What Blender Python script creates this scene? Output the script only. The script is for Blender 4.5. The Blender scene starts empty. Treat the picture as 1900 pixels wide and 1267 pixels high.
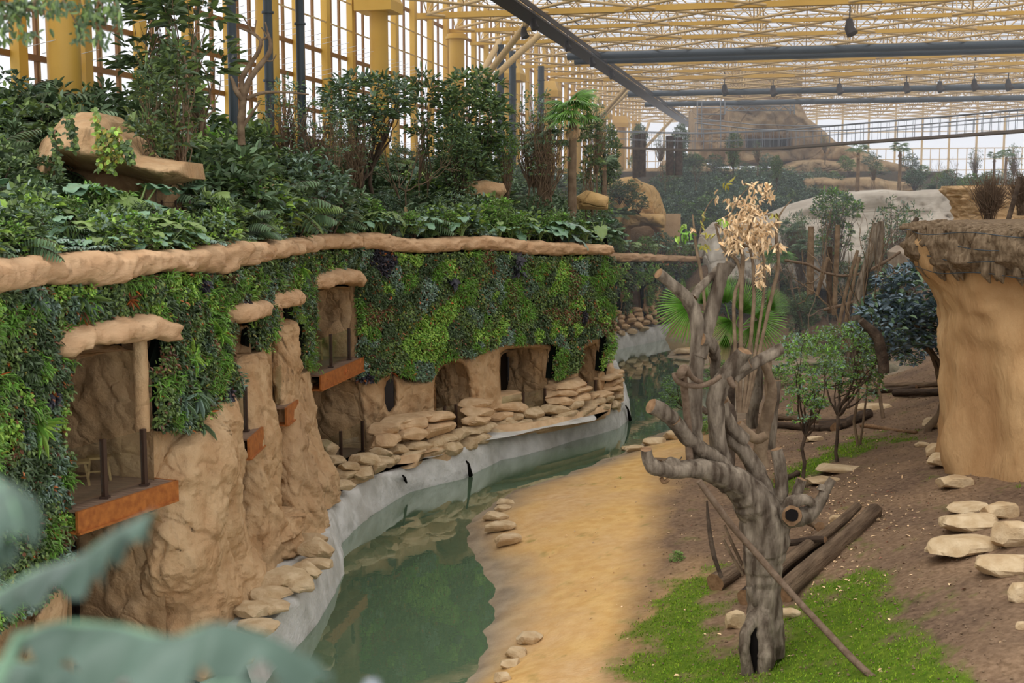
import bpy, math, random
import numpy as np
from mathutils import Vector, Matrix
from mathutils.geometry import delaunay_2d_cdt
rng = np.random.default_rng(7)
random.seed(7)
SC = bpy.context.scene
COL = SC.collection
# ---------------------------------------------------------------- camera
F = 2300.0                      # focal length in pixels of the 1900x1267 frame
CZ = 9.9                        # camera height above the water
PITCH = math.atan(258 / F)
cp, sp = math.cos(PITCH), math.sin(PITCH)
cam_d = bpy.data.cameras.new('camera'); cam = bpy.data.objects.new('camera', cam_d); COL.objects.link(cam)
cam.location = (0, 0, CZ); cam.rotation_euler = (math.pi / 2 - PITCH, 0, 0)
cam_d.sensor_width = 36; cam_d.lens = F / 1900 * 36
cam_d.clip_start = 0.05; cam_d.clip_end = 1000
cam_d.dof.use_dof = True; cam_d.dof.focus_distance = 36; cam_d.dof.aperture_fstop = 2.4
SC.camera = cam
# ---------------------------------------------------------------- sky, sun, exposure
w = bpy.data.worlds.new('sky'); SC.world = w; w.use_nodes = True
bg = w.node_tree.nodes['Background']
nt_ = w.node_tree
tc_ = nt_.nodes.new('ShaderNodeTexCoord'); sx_ = nt_.nodes.new('ShaderNodeSeparateXYZ'); cr_ = nt_.nodes.new('ShaderNodeValToRGB')
nt_.links.new(tc_.outputs['Generated'], sx_.inputs[0]); nt_.links.new(sx_.outputs['Z'], cr_.inputs[0])
nt_.links.new(cr_.outputs[0], bg.inputs['Color'])
cr_.color_ramp.elements[0].position = 0.0; cr_.color_ramp.elements[0].color = (0.86, 0.875, 0.92, 1)
cr_.color_ramp.elements[1].position = 0.5; cr_.color_ramp.elements[1].color = (1.0, 1.0, 1.03, 1)
bg.inputs['Strength'].default_value = 1.15
sd = bpy.data.lights.new('soft_sun', 'SUN'); sd.energy = 1.3; sd.angle = math.radians(50); sd.color = (1, 0.97, 0.93)
so = bpy.data.objects.new('soft_sun', sd); COL.objects.link(so); so.rotation_euler = (math.radians(20), math.radians(-28), 0)
SC.view_settings.view_transform = 'Standard'; SC.view_settings.look = 'None'
SC.view_settings.gamma = 1; SC.view_settings.use_curve_mapping = False
SC.view_settings.exposure = 0.16
cy = SC.cycles
cy.max_bounces = 5; cy.diffuse_bounces = 2; cy.glossy_bounces = 3; cy.transmission_bounces = 3
cy.volume_bounces = 0; cy.transparent_max_bounces = 12; cy.use_denoising = True
cy.caustics_reflective = False; cy.caustics_refractive = False

# ---------------------------------------------------------------- coordinates
def ray(px, py):
    a = (px - 950) / F; b = (633.5 - py) / F
    return a, cp + b * sp, -sp + b * cp
def P(px, py, Y):
    a, y, z = ray(px, py); t = Y / y
    return np.array([a * t, Y, CZ + z * t])
def PZ(px, py, z0):
    a, y, z = ray(px, py); t = (z0 - CZ) / z
    return np.array([a * t, y * t, z0])
def Parr(px, py, Y):
    a = (px - 950) / F; b = (633.5 - py) / F
    t = Y / (cp + b * sp)
    return np.stack([a * t, Y + 0 * t, CZ + (-sp + b * cp) * t], 1)
def mpp(Y): return Y / F         # metres per pixel at depth Y

# ---------------------------------------------------------------- noise
def _h(ix, iy, iz, s):
    n = (ix * 374761393 + iy * 668265263 + iz * 2147483647 * 3 + s * 1274126177) & 0xffffffff
    n = ((n ^ (n >> 13)) * 1274126177) & 0xffffffff
    n = ((n ^ (n >> 15)) * 2246822519) & 0xffffffff
    return ((n ^ (n >> 16)) & 0xffffff) / 16777215.0
def vnoise(p, s=0):
    p = np.asarray(p, float); i = np.floor(p).astype(np.int64); f = p - i; f = f * f * (3 - 2 * f)
    r = 0
    for dx in (0, 1):
        for dy in (0, 1):
            for dz in (0, 1):
                wgt = (f[:, 0] if dx else 1 - f[:, 0]) * (f[:, 1] if dy else 1 - f[:, 1]) * (f[:, 2] if dz else 1 - f[:, 2])
                r = r + wgt * _h(i[:, 0] + dx, i[:, 1] + dy, i[:, 2] + dz, s)
    return r * 2 - 1
def fbm(p, o=4, s=0):
    p = np.asarray(p, float); r = 0; a = 1; t = 0
    for k in range(o):
        r = r + a * vnoise(p * 2 ** k + 17.3 * k, s + k); t += a; a *= .5
    return r / t
def ridge(p, o=3, s=0):
    p = np.asarray(p, float); r = 0; a = 1; t = 0
    for k in range(o):
        r = r + a * (1 - 2 * np.abs(vnoise(p * 2 ** k + 9.1 * k, s + k))); t += a; a *= .5
    return r / t

def crag(p, seed=0, f=1.0, vert=.55):
    """craggy sculpted-concrete relief in metres: slanting folds, chipped steps, thin creases"""
    p = np.asarray(p, float); w_ = np.stack([fbm(p * .7 * f + 5, 2, seed + 20), fbm(p * .7 * f + 11, 2, seed + 21), fbm(p * .7 * f + 23, 2, seed + 22)], 1)
    q = (p + .8 * w_ / f) * f; qs = q * np.array([1, 1, vert]) + np.array([0, 0, 1]) * (q[:, :1] * .5)
    fo = ridge(qs * .8, 3, seed)
    t = fbm(q * 1.5, 3, seed + 4) * 4; ti = np.floor(t); tf = t - ti; st = (ti + np.clip((tf - .35) / .3, 0, 1)) / 4
    c1_ = np.exp(-(vnoise(qs * 1.1, seed + 7) / .05) ** 2); c2_ = np.exp(-(vnoise(qs * 2.4 + 3, seed + 8) / .06) ** 2)
    return .10 * fo + .22 * st - .10 * c1_ - .05 * c2_ + .03 * fbm(q * 6, 2, seed + 9)
# ---------------------------------------------------------------- mesh builder
class MB:
    def __init__(s): s.v = []; s.q = []; s.t = []; s.qm = []; s.tm = []; s.n = 0; s.c = []
    def add(s, v, f, m=0, col=None):
        v = np.asarray(v, np.float32).reshape(-1, 3); f = np.asarray(f, np.int64)
        if len(f) == 0: return
        mm = np.full(len(f), m, np.int32) if np.isscalar(m) else np.asarray(m, np.int32)
        if f.shape[1] == 4: s.q.append(f + s.n); s.qm.append(mm)
        else: s.t.append(f + s.n); s.tm.append(mm)
        s.v.append(v); s.n += len(v)
        if col is not None: s.c.append(col)
    def build(s, name, mats, parent=None, smooth=True, link=True):
        me = bpy.data.meshes.new(name)
        V = np.concatenate(s.v); me.vertices.add(len(V)); me.vertices.foreach_set('co', V.ravel())
        Q = np.concatenate(s.q).reshape(-1) if s.q else np.zeros(0, np.int64)
        T = np.concatenate(s.t).reshape(-1) if s.t else np.zeros(0, np.int64)
        nq, nt = len(Q) // 4, len(T) // 3
        me.loops.add(len(Q) + len(T)); me.loops.foreach_set('vertex_index', np.concatenate([Q, T]).astype(np.int32))
        me.polygons.add(nq + nt)
        st = np.concatenate([np.arange(nq) * 4, nq * 4 + np.arange(nt) * 3]).astype(np.int32)
        me.polygons.foreach_set('loop_start', st)
        mi = np.concatenate((s.qm or [np.zeros(0, np.int32)]) + (s.tm or [np.zeros(0, np.int32)])).astype(np.int32)
        me.polygons.foreach_set('material_index', mi)
        me.polygons.foreach_set('use_smooth', np.full(nq + nt, smooth))
        for m in (mats if isinstance(mats, (list, tuple)) else [mats]): me.materials.append(m)
        if s.c:
            C_ = np.concatenate(s.c); at = me.color_attributes.new('Col', 'FLOAT_COLOR', 'POINT')
            at.data.foreach_set('color', C_.astype(np.float32).ravel())
        me.update(calc_edges=True); me.validate()
        o = bpy.data.objects.new(name, me)
        if link: COL.objects.link(o)
        if parent is not None: o.parent = parent
        return o
def box(mb, c, s, R=None, m=0):
    v = np.array([[x, y, z] for x in (-.5, .5) for y in (-.5, .5) for z in (-.5, .5)]) * np.array(s)
    if R is not None: v = v @ np.asarray(R).T
    mb.add(v + np.array(c), [[0, 1, 3, 2], [4, 6, 7, 5], [0, 4, 5, 1], [2, 3, 7, 6], [0, 2, 6, 4], [1, 5, 7, 3]], m)
def bar(mb, a, b, wd, ht, m=0, up=(0, 0, 1)):
    a = np.array(a, float); b = np.array(b, float); d = b - a; L = np.linalg.norm(d); d /= L
    u = np.array(up, float); s_ = np.cross(d, u); s_ /= np.linalg.norm(s_) + 1e-9; u = np.cross(s_, d)
    box(mb, (a + b) / 2, (L, wd, ht), np.stack([d, s_, u], 1), m)
def tube(mb, pts, rad, n=8, m=0, noise=0.0, cap=True, nf=3.0, seed=0, flat=1.0, capm=None):
    pts = np.asarray(pts, float); k = len(pts); rad = np.broadcast_to(np.asarray(rad, float), (k,))
    tg = np.gradient(pts, axis=0) if k > 2 else np.repeat((pts[1:] - pts[:1]), k, 0)
    tg /= np.linalg.norm(tg, axis=1)[:, None] + 1e-9
    u = np.cross(tg[0], [0.0, 0, 1]);
    if np.linalg.norm(u) < .1: u = np.cross(tg[0], [0, 1.0, 0])
    u /= np.linalg.norm(u); V = []
    an = np.linspace(0, 2 * math.pi, n, endpoint=False)
    for i in range(k):
        u = u - tg[i] * np.dot(u, tg[i]); u /= np.linalg.norm(u) + 1e-9; w_ = np.cross(tg[i], u)
        V.append(pts[i] + rad[i] * (np.cos(an)[:, None] * u + flat * np.sin(an)[:, None] * w_))
    V = np.concatenate(V)
    if noise:
        cen = np.repeat(pts, n, 0); d = V - cen; rr = np.repeat(rad, n)
        nn = fbm(V * nf + seed * 3.7, 3, seed)
        if nf > 3.05 or n >= 14:
            an_ = np.tile(an, k); ar = np.repeat(np.concatenate([[0], np.cumsum(np.linalg.norm(np.diff(pts, axis=0), axis=1))]), n)
            g = np.stack([np.cos(an_) * 1.8, np.sin(an_) * 1.8, ar * .9], 1); g = g * ([2, 2, .5] if n == 16 else [1, 1, 1]); nn = .25 * nn + .7 * ridge(g * [1, 1, .4] + seed, 3, seed) + .25 * fbm(g * 3, 2, seed)
            V = cen + d * (1 + noise * .75 * nn)[:, None]
        else: V = cen + d * (1 + noise * nn)[:, None]
    i = np.arange(k - 1)[:, None] * n; j = np.arange(n)[None]; j2 = (j + 1) % n
    Fq = np.stack([i + j, i + j2, i + n + j2, i + n + j], -1).reshape(-1, 4)
    mb.add(V, Fq, m)
    if cap:
        for e, idx in ((0, 0), (1, k - 1)):
            ring = V[idx * n:(idx + 1) * n]; c = ring.mean(0)
            f = [[n, (q + 1) % n, q] if e == 0 else [n, q, (q + 1) % n] for q in range(n)]
            mb.add(np.vstack([ring, c]), f, m if capm is None else capm)
def tubes(mb, A, B, r, n=5, m=0):
    """many straight tubes at once"""
    A = np.asarray(A, float); B = np.asarray(B, float); d = B - A; L = np.linalg.norm(d, axis=1)[:, None]; d = d / (L + 1e-9)
    ref = np.where(np.abs(d[:, 2:3]) > .9, np.array([[1.0, 0, 0]]), np.array([[0, 0, 1.0]]))
    u = np.cross(d, ref); u /= np.linalg.norm(u, axis=1)[:, None] + 1e-9; w_ = np.cross(d, u)
    an = np.linspace(0, 2 * math.pi, n, endpoint=False); N = len(A)
    r = np.broadcast_to(np.asarray(r, float), (N,))
    off = (np.cos(an)[None, :, None] * u[:, None] + np.sin(an)[None, :, None] * w_[:, None]) * r[:, None, None]
    V = np.concatenate([A[:, None] + off, B[:, None] + off], 1)
    j = np.arange(n); j2 = (j + 1) % n
    f = np.stack([j, j2, n + j2, n + j], 1)[None] + (np.arange(N) * 2 * n)[:, None, None]
    mb.add(V.reshape(-1, 3), f.reshape(-1, 4), m)
def grid(mb, V, m=0, col=None, wrap=False):
    """V (a,b,3) -> quads"""
    a, b = V.shape[:2]
    i = np.arange(a - 1)[:, None]; j = np.arange(b if wrap else b - 1)[None]; j2 = (j + 1) % b
    f = np.stack([i * b + j, i * b + j2, (i + 1) * b + j2, (i + 1) * b + j], -1).reshape(-1, 4)
    mb.add(V.reshape(-1, 3), f, m, col)

# ---------------------------------------------------------------- objects
def tag(o, label=None, cat=None, group=None, kind=None):
    if label: o['label'] = label
    if cat: o['category'] = cat
    if group: o['group'] = group
    if kind: o['kind'] = kind
    return o
def empty(name, loc=(0, 0, 0), label=None, cat=None, group=None, kind=None):
    o = bpy.data.objects.new(name, None); COL.objects.link(o); o.location = Vector(loc); o.empty_display_size = .2
    return tag(o, label, cat, group, kind)
def kids(o): return [c for c in bpy.data.objects if c.parent == o]
PKIDS = {}
def dup(root, loc, rz=0, sc=1.0, label=None, group=None, tilt=(0, 0)):
    key = root.name
    if key not in PKIDS: PKIDS[key] = kids(root)
    r = root.copy(); COL.objects.link(r)
    if root.data is None:
        for ch in PKIDS[key]:
            c = ch.copy(); COL.objects.link(c); c.parent = r
    r.location = Vector(loc); r.rotation_euler = (tilt[0], tilt[1], rz)
    r.scale = (sc, sc, sc) if np.isscalar(sc) else sc
    if label: r['label'] = label
    if group: r['group'] = group
    return r

# ---------------------------------------------------------------- materials
def mat(name, col, rough=.7, spec=.5, metal=0, col2=None, nscale=3.0, bump=0.0, bscale=8.0, cracks=0.0, cscale=1.2,
        col3=None, detail=7, coords='pos', strata=0.0, stretch=(1, 1, 1), trans=0, n3=.6, bdist=.05):
    m = bpy.data.materials.new(name); m.use_nodes = True; nt = m.node_tree; N = nt.nodes; Lk = nt.links
    b = N['Principled BSDF']; b.inputs['Roughness'].default_value = rough; b.inputs['Metallic'].default_value = metal
    b.inputs['Specular IOR Level'].default_value = spec
    b.inputs['Base Color'].default_value = (*col, 1)
    m.diffuse_color = (*col, 1)
    if trans:
        b.inputs['Subsurface Weight'].default_value = 0
    if coords == 'pos':
        src = N.new('ShaderNodeNewGeometry').outputs['Position']
    else:
        src = N.new('ShaderNodeTexCoord').outputs['Object']
    mp = N.new('ShaderNodeMapping'); mp.inputs['Scale'].default_value = stretch; Lk.new(src, mp.inputs[0]); src = mp.outputs[0]
    last = None
    if col2 is not None:
        n1 = N.new('ShaderNodeTexNoise'); n1.inputs['Scale'].default_value = nscale; n1.inputs['Detail'].default_value = detail
        Lk.new(src, n1.inputs['Vector']); rp = N.new('ShaderNodeValToRGB'); Lk.new(n1.outputs['Fac'], rp.inputs[0])
        rp.color_ramp.elements[0].position = .35; rp.color_ramp.elements[1].position = .68
        rp.color_ramp.elements[0].color = (*col, 1); rp.color_ramp.elements[1].color = (*col2, 1)
        last = rp.outputs[0]
        if col3 is not None:
            n2 = N.new('ShaderNodeTexNoise'); n2.inputs['Scale'].default_value = nscale * .27; n2.inputs['Detail'].default_value = 3
            Lk.new(src, n2.inputs['Vector']); r2 = N.new('ShaderNodeMapRange'); r2.inputs[1].default_value = .5; r2.inputs[2].default_value = .72
            r2.inputs[4].default_value = n3
            Lk.new(n2.outputs['Fac'], r2.inputs[0]); mx = N.new('ShaderNodeMixRGB'); Lk.new(r2.outputs[0], mx.inputs[0])
            Lk.new(last, mx.inputs[1]); mx.inputs[2].default_value = (*col3, 1); last = mx.outputs[0]
    hgt = None
    if bump:
        nb = N.new('ShaderNodeTexNoise'); nb.inputs['Scale'].default_value = bscale; nb.inputs['Detail'].default_value = 8; nb.inputs['Roughness'].default_value = .62
        Lk.new(src, nb.inputs['Vector']); hgt = nb.outputs['Fac']
        if cracks:
            vo = N.new('ShaderNodeTexVoronoi'); vo.feature = 'DISTANCE_TO_EDGE'; vo.inputs['Scale'].default_value = cscale
            n4 = N.new('ShaderNodeTexNoise'); n4.inputs['Scale'].default_value = cscale * 1.5
            Lk.new(src, n4.inputs['Vector']); ad = N.new('ShaderNodeMixRGB'); ad.blend_type = 'ADD'; ad.inputs[0].default_value = .55 / cscale
            Lk.new(src, ad.inputs[1]); Lk.new(n4.outputs['Color'], ad.inputs[2]); Lk.new(ad.outputs[0], vo.inputs['Vector'])
            mr = N.new('ShaderNodeMapRange'); mr.inputs[1].default_value = 0; mr.inputs[2].default_value = .045
            Lk.new(vo.outputs['Distance'], mr.inputs[0])
            mu = N.new('ShaderNodeMath'); mu.operation = 'MULTIPLY_ADD'; mu.inputs[1].default_value = cracks
            Lk.new(mr.outputs[0], mu.inputs[0]); Lk.new(hgt, mu.inputs[2]); hgt = mu.outputs[0]
        bp = N.new('ShaderNodeBump'); bp.inputs['Strength'].default_value = bump; bp.inputs['Distance'].default_value = bdist
        Lk.new(hgt, bp.inputs['Height']); Lk.new(bp.outputs[0], b.inputs['Normal'])
    if last is not None: Lk.new(last, b.inputs['Base Color'])
    return m
def srgb(r, g, b):
    f = lambda c: (c / 255 / 12.92) if c <= 10 else ((c / 255 + .055) / 1.055) ** 2.4
    return (f(r), f(g), f(b))
M = {}
M['rock'] = mat('sculpted_rock', srgb(196, 156, 112), .85, .2, 0, srgb(216, 182, 138), 1.6, .9, 3.2, .25, .55, srgb(176, 142, 106), stretch=(1, 1, .8), bdist=.16)
M['rock_dark'] = mat('pocket_rock', srgb(204, 166, 120), .85, .2, 0, srgb(222, 188, 144), 1.3, .9, 2.6, .15, .8, srgb(165, 135, 98), bdist=.14)
M['lip'] = mat('rock_lip', srgb(202, 160, 118), .85, .2, 0, srgb(222, 184, 142), 2.2, .9, 4.0, .1, 1.3, srgb(185, 150, 112), stretch=(.6, .6, 1.4), bdist=.08)
M['stone'] = mat('limestone', srgb(188, 160, 120), .85, .2, 0, srgb(214, 190, 152), 3.5, .9, 7, 0, 1, srgb(168, 136, 98))
M['stone_tan'] = mat('carved_stone', srgb(200, 164, 122), .85, .2, 0, srgb(222, 190, 148), 3.0, .6, 6, 0, 1, srgb(170, 136, 100))
M['concrete'] = mat('bank_concrete', srgb(196, 193, 182), .8, .3, 0, srgb(226, 223, 214), 1.5, .6, 4, .2, .35, srgb(160, 150, 132), bdist=.12)
M['beige'] = mat('pale_strata', srgb(196, 184, 166), .85, .2, 0, srgb(222, 212, 194), .8, .5, 1.5, .6, .35, srgb(170, 156, 136), stretch=(.35, .35, 1.6), bdist=.2)
M['farrock'] = mat('far_rock', srgb(168, 138, 100), .9, .2, 0, srgb(200, 172, 130), .8, .8, 1.2, .5, .35, srgb(128, 108, 84), bdist=.3)
M['gold'] = mat('golden_rock', srgb(214, 172, 108), .9, .2, 0, srgb(230, 192, 132), .9, .8, 1.6, .5, .5, srgb(150, 112, 66), bdist=.2)
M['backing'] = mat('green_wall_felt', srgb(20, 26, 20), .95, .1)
M['yellow'] = mat('yellow_steel', srgb(216, 172, 76), .5, .5, 0, srgb(204, 158, 62), .5)
M['truss'] = mat('ochre_steel', srgb(204, 172, 116), .5, .5)
M['darksteel'] = mat('dark_pipe', srgb(52, 64, 70), .4, .5)
M['blacksteel'] = mat('catwalk_steel', srgb(56, 48, 42), .6, .4)
M['grey_steel'] = mat('galvanised', srgb(150, 155, 160), .4, .5, .3)
M['corten'] = mat('corten', srgb(150, 84, 34), .6, .4, 0, srgb(184, 112, 50), 7, .2, 30)
M['brown_post'] = mat('brown_post', srgb(66, 46, 34), .5, .5)
M['deck'] = mat('deck_boards', srgb(130, 104, 84), .7, .3, 0, srgb(156, 130, 108), 3, .3, 12, stretch=(1, 6, 1))
M['wood'] = mat('stool_wood', srgb(200, 168, 114), .6, .3, 0, srgb(150, 120, 76), 6)
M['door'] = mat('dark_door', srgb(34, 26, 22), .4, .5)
M['bark'] = mat('grey_bark', srgb(86, 72, 58), .9, .2, 0, srgb(168, 152, 130), 3.6, 1.0, 8, 0, 3.0, srgb(70, 56, 44), stretch=(1.9, 1.9, .45), bdist=.10, n3=.6)
M['log_bark'] = mat('log_bark', srgb(92, 74, 56), .9, .2, 0, srgb(146, 122, 96), 4.5, 1.0, 9, 0, 3.0, srgb(70, 54, 42), stretch=(.22, 1.8, 1.8), bdist=.10, coords='obj')
M['log_dark'] = mat('dark_log_bark', srgb(60, 48, 38), .9, .2, 0, srgb(98, 80, 64), 4.5, 1.0, 9, 0, 3.0, srgb(46, 36, 28), stretch=(.22, 1.8, 1.8), bdist=.10, coords='obj')
M['bark_dark'] = mat('dark_bark', srgb(66, 54, 44), .9, .2, 0, srgb(104, 88, 72), 4, 1.0, 12, coords='obj', bdist=.04)
M['bark_mid'] = mat('brown_bark', srgb(110, 90, 70), .9, .2, 0, srgb(146, 124, 98), 4, .8, 12, coords='obj', bdist=.03)
M['cut'] = mat('sawn_wood', srgb(146, 114, 82), .8, .2, 0, srgb(110, 82, 56), 9)
M['stake'] = mat('stake_wood', srgb(182, 152, 112), .8, .2)
M['hollow'] = mat('black_hollow', srgb(24, 20, 18), .95, .1)  # near-black colour for the tree hollows and the drains
M['thatch'] = mat('thatch_roll', srgb(112, 92, 70), .95, .1, 0, srgb(158, 136, 108), 8, 1.0, 22, stretch=(1.5, 1.5, .5), bdist=.05)
M['soil'] = mat('planter_soil', srgb(70, 62, 50), .95, .1, 0, srgb(96, 84, 66), 2, .6, 8)
M['rope'] = mat('vine_rope', srgb(104, 84, 66), .85, .2, 0, srgb(128, 108, 88), 9, .5, 20)
M['tower'] = mat('tower_rock', srgb(184, 144, 98), .9, .15, 0, srgb(202, 164, 116), 1.2, .8, 3.5, .12, .5, srgb(160, 118, 78), stretch=(1.3, 1.3, .5), bdist=.10)
M['white'] = mat('white_paint', srgb(215, 215, 210), .6, .3)
M['orange'] = mat('orange_tape', srgb(226, 120, 40), .6, .3)
def leafmat(name, c, rough=.42, spec=.5, var=.25):
    m = bpy.data.materials.new(name); m.use_nodes = True; nt = m.node_tree; N = nt.nodes
    b = N['Principled BSDF']; b.inputs['Roughness'].default_value = rough; b.inputs['Specular IOR Level'].default_value = spec
    c = tuple(min(.9, x * 1.9) for x in srgb(*c))
    g = N.new('ShaderNodeNewGeometry'); oi = N.new('ShaderNodeObjectInfo'); ad = N.new('ShaderNodeMath'); ad.operation = 'ADD'
    nt.links.new(g.outputs['Random Per Island'], ad.inputs[0])
    mo = N.new('ShaderNodeMath'); mo.operation = 'MULTIPLY'; mo.inputs[1].default_value = .35
    nt.links.new(oi.outputs['Random'], mo.inputs[0]); nt.links.new(mo.outputs[0], ad.inputs[1])
    rp = N.new('ShaderNodeValToRGB'); nt.links.new(ad.outputs[0], rp.inputs[0])
    e = rp.color_ramp.elements
    e[0].position = 0; e[0].color = (*[x * (1 - var * 1.6) for x in c], 1)
    e[1].position = 1.3 if False else 1.0; e[1].color = (*[min(1, x * (1 + var * 1.7)) for x in c], 1)
    nt.links.new(rp.outputs[0], b.inputs['Base Color'])
    m.diffuse_color = (*c, 1)
    return m
M['lf_mid'] = leafmat('leaf_green', (84, 100, 52))
M['lf_dark'] = leafmat('leaf_dark_green', (60, 74, 46))
M['lf_blue'] = leafmat('leaf_blue_green', (78, 96, 68), .42, .5)
M['lf_lime'] = leafmat('leaf_lime', (112, 136, 56))
M['lf_bright'] = leafmat('leaf_bright', (88, 122, 48))
M['lf_grey'] = leafmat('leaf_grey_green', (94, 110, 96), .4, .6)
M['lf_purple'] = leafmat('leaf_dark_purple', (46, 44, 48))
M['lf_rust'] = leafmat('leaf_rust', (92, 60, 42))
M['lf_orange'] = leafmat('leaf_orange', (130, 74, 36))
M['lf_dry'] = leafmat('leaf_dry', (166, 140, 108), .8, .2)
M['lf_yellow'] = leafmat('leaf_yellow', (120, 112, 48))
M['lf_slate'] = leafmat('leaf_slate', (84, 98, 104), .4, .6)
M['lf_big'] = leafmat('leaf_elephant_ear', (88, 114, 88), .38, .6, .15)
M['lf_palm'] = leafmat('leaf_palm', (72, 104, 38), .35, .6, .3)
M['near_leaf'] = mat('near_leaf', srgb(70, 92, 74), .45, .5, 0, srgb(92, 114, 98), 14)
M['grass2'] = leafmat('grass_blade', (70, 96, 20), .8, .2)
M['moss'] = leafmat('moss', (88, 106, 24), .8, .2)
# glass: thin pane, mostly clear
def glassmat(name, tint, gloss=.12, alpha_col=(1, 1, 1)):
    m = bpy.data.materials.new(name); m.use_nodes = True; nt = m.node_tree; N = nt.nodes; N.clear()
    out = N.new('ShaderNodeOutputMaterial'); mx = N.new('ShaderNodeMixShader'); tr = N.new('ShaderNodeBsdfTransparent'); gl = N.new('ShaderNodeBsdfGlossy')
    gl.inputs['Roughness'].default_value = .03; tr.inputs[0].default_value = (*tint, 1); mx.inputs[0].default_value = gloss
    nt.links.new(tr.outputs[0], mx.inputs[1]); nt.links.new(gl.outputs[0], mx.inputs[2]); nt.links.new(mx.outputs[0], out.inputs[0])
    return m
M['glass'] = glassmat('railing_glass', (.93, .96, .94), .10)
M['pane'] = glassmat('facade_glass', (.97, .98, 1.0), .03)
# ================================================================ the cliff wall
DX = [-260, 0, 105, 283, 430, 460, 518, 560, 575, 650, 850, 1007, 1128, 1180]
DY = [15.5, 19.9, 21.6, 23.9, 28.3, 30.2, 33.5, 37.2, 39.2, 43.2, 47.0, 51.0, 54.0, 55.5]
def D(px): return np.interp(px, DX, DY)
def plan(px): 
    y = D(px); return np.array([(px - 950) / F * y, y])
def outward(px):
    d = plan(px + 8) - plan(px - 8); n = np.array([d[1], -d[0]]); return n / np.linalg.norm(n)
F2X = [1125, 1200, 1290, 1400]; F2Y = [84, 89, 97, 108]
def D2(px): return np.interp(px, F2X, F2Y)

def resample(poly, step, close=True):
    out = []; n = len(poly); rngi = range(n if close else n - 1)
    for i in rngi:
        a = np.array(poly[i], float); b = np.array(poly[(i + 1) % n], float); k = max(1, int(round(np.linalg.norm(b - a) / step)))
        for j in range(k): out.append(a + (b - a) * j / k)
    if not close: out.append(np.array(poly[-1], float))
    return np.array(out)
def inpoly(p, poly):
    p = np.asarray(p); poly = np.asarray(poly); x, y = p[:, 0], p[:, 1]; r = np.zeros(len(p), bool); n = len(poly)
    for i in range(n):
        x1, y1 = poly[i]; x2, y2 = poly[(i + 1) % n]
        if y1 == y2: continue
        c = ((y1 > y) != (y2 > y)) & (x < (x2 - x1) * (y - y1) / (y2 - y1) + x1); r ^= c
    return r
def distpoly(p, poly):
    p = np.asarray(p, float); best = np.full(len(p), 1e9); n = len(poly)
    for i in range(n):
        a = np.array(poly[i], float); b = np.array(poly[(i + 1) % n], float); ab = b - a
        t = np.clip(((p - a) @ ab) / (ab @ ab + 1e-9), 0, 1); d = np.linalg.norm(p - (a + t[:, None] * ab), axis=1); best = np.minimum(best, d)
    return best
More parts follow.
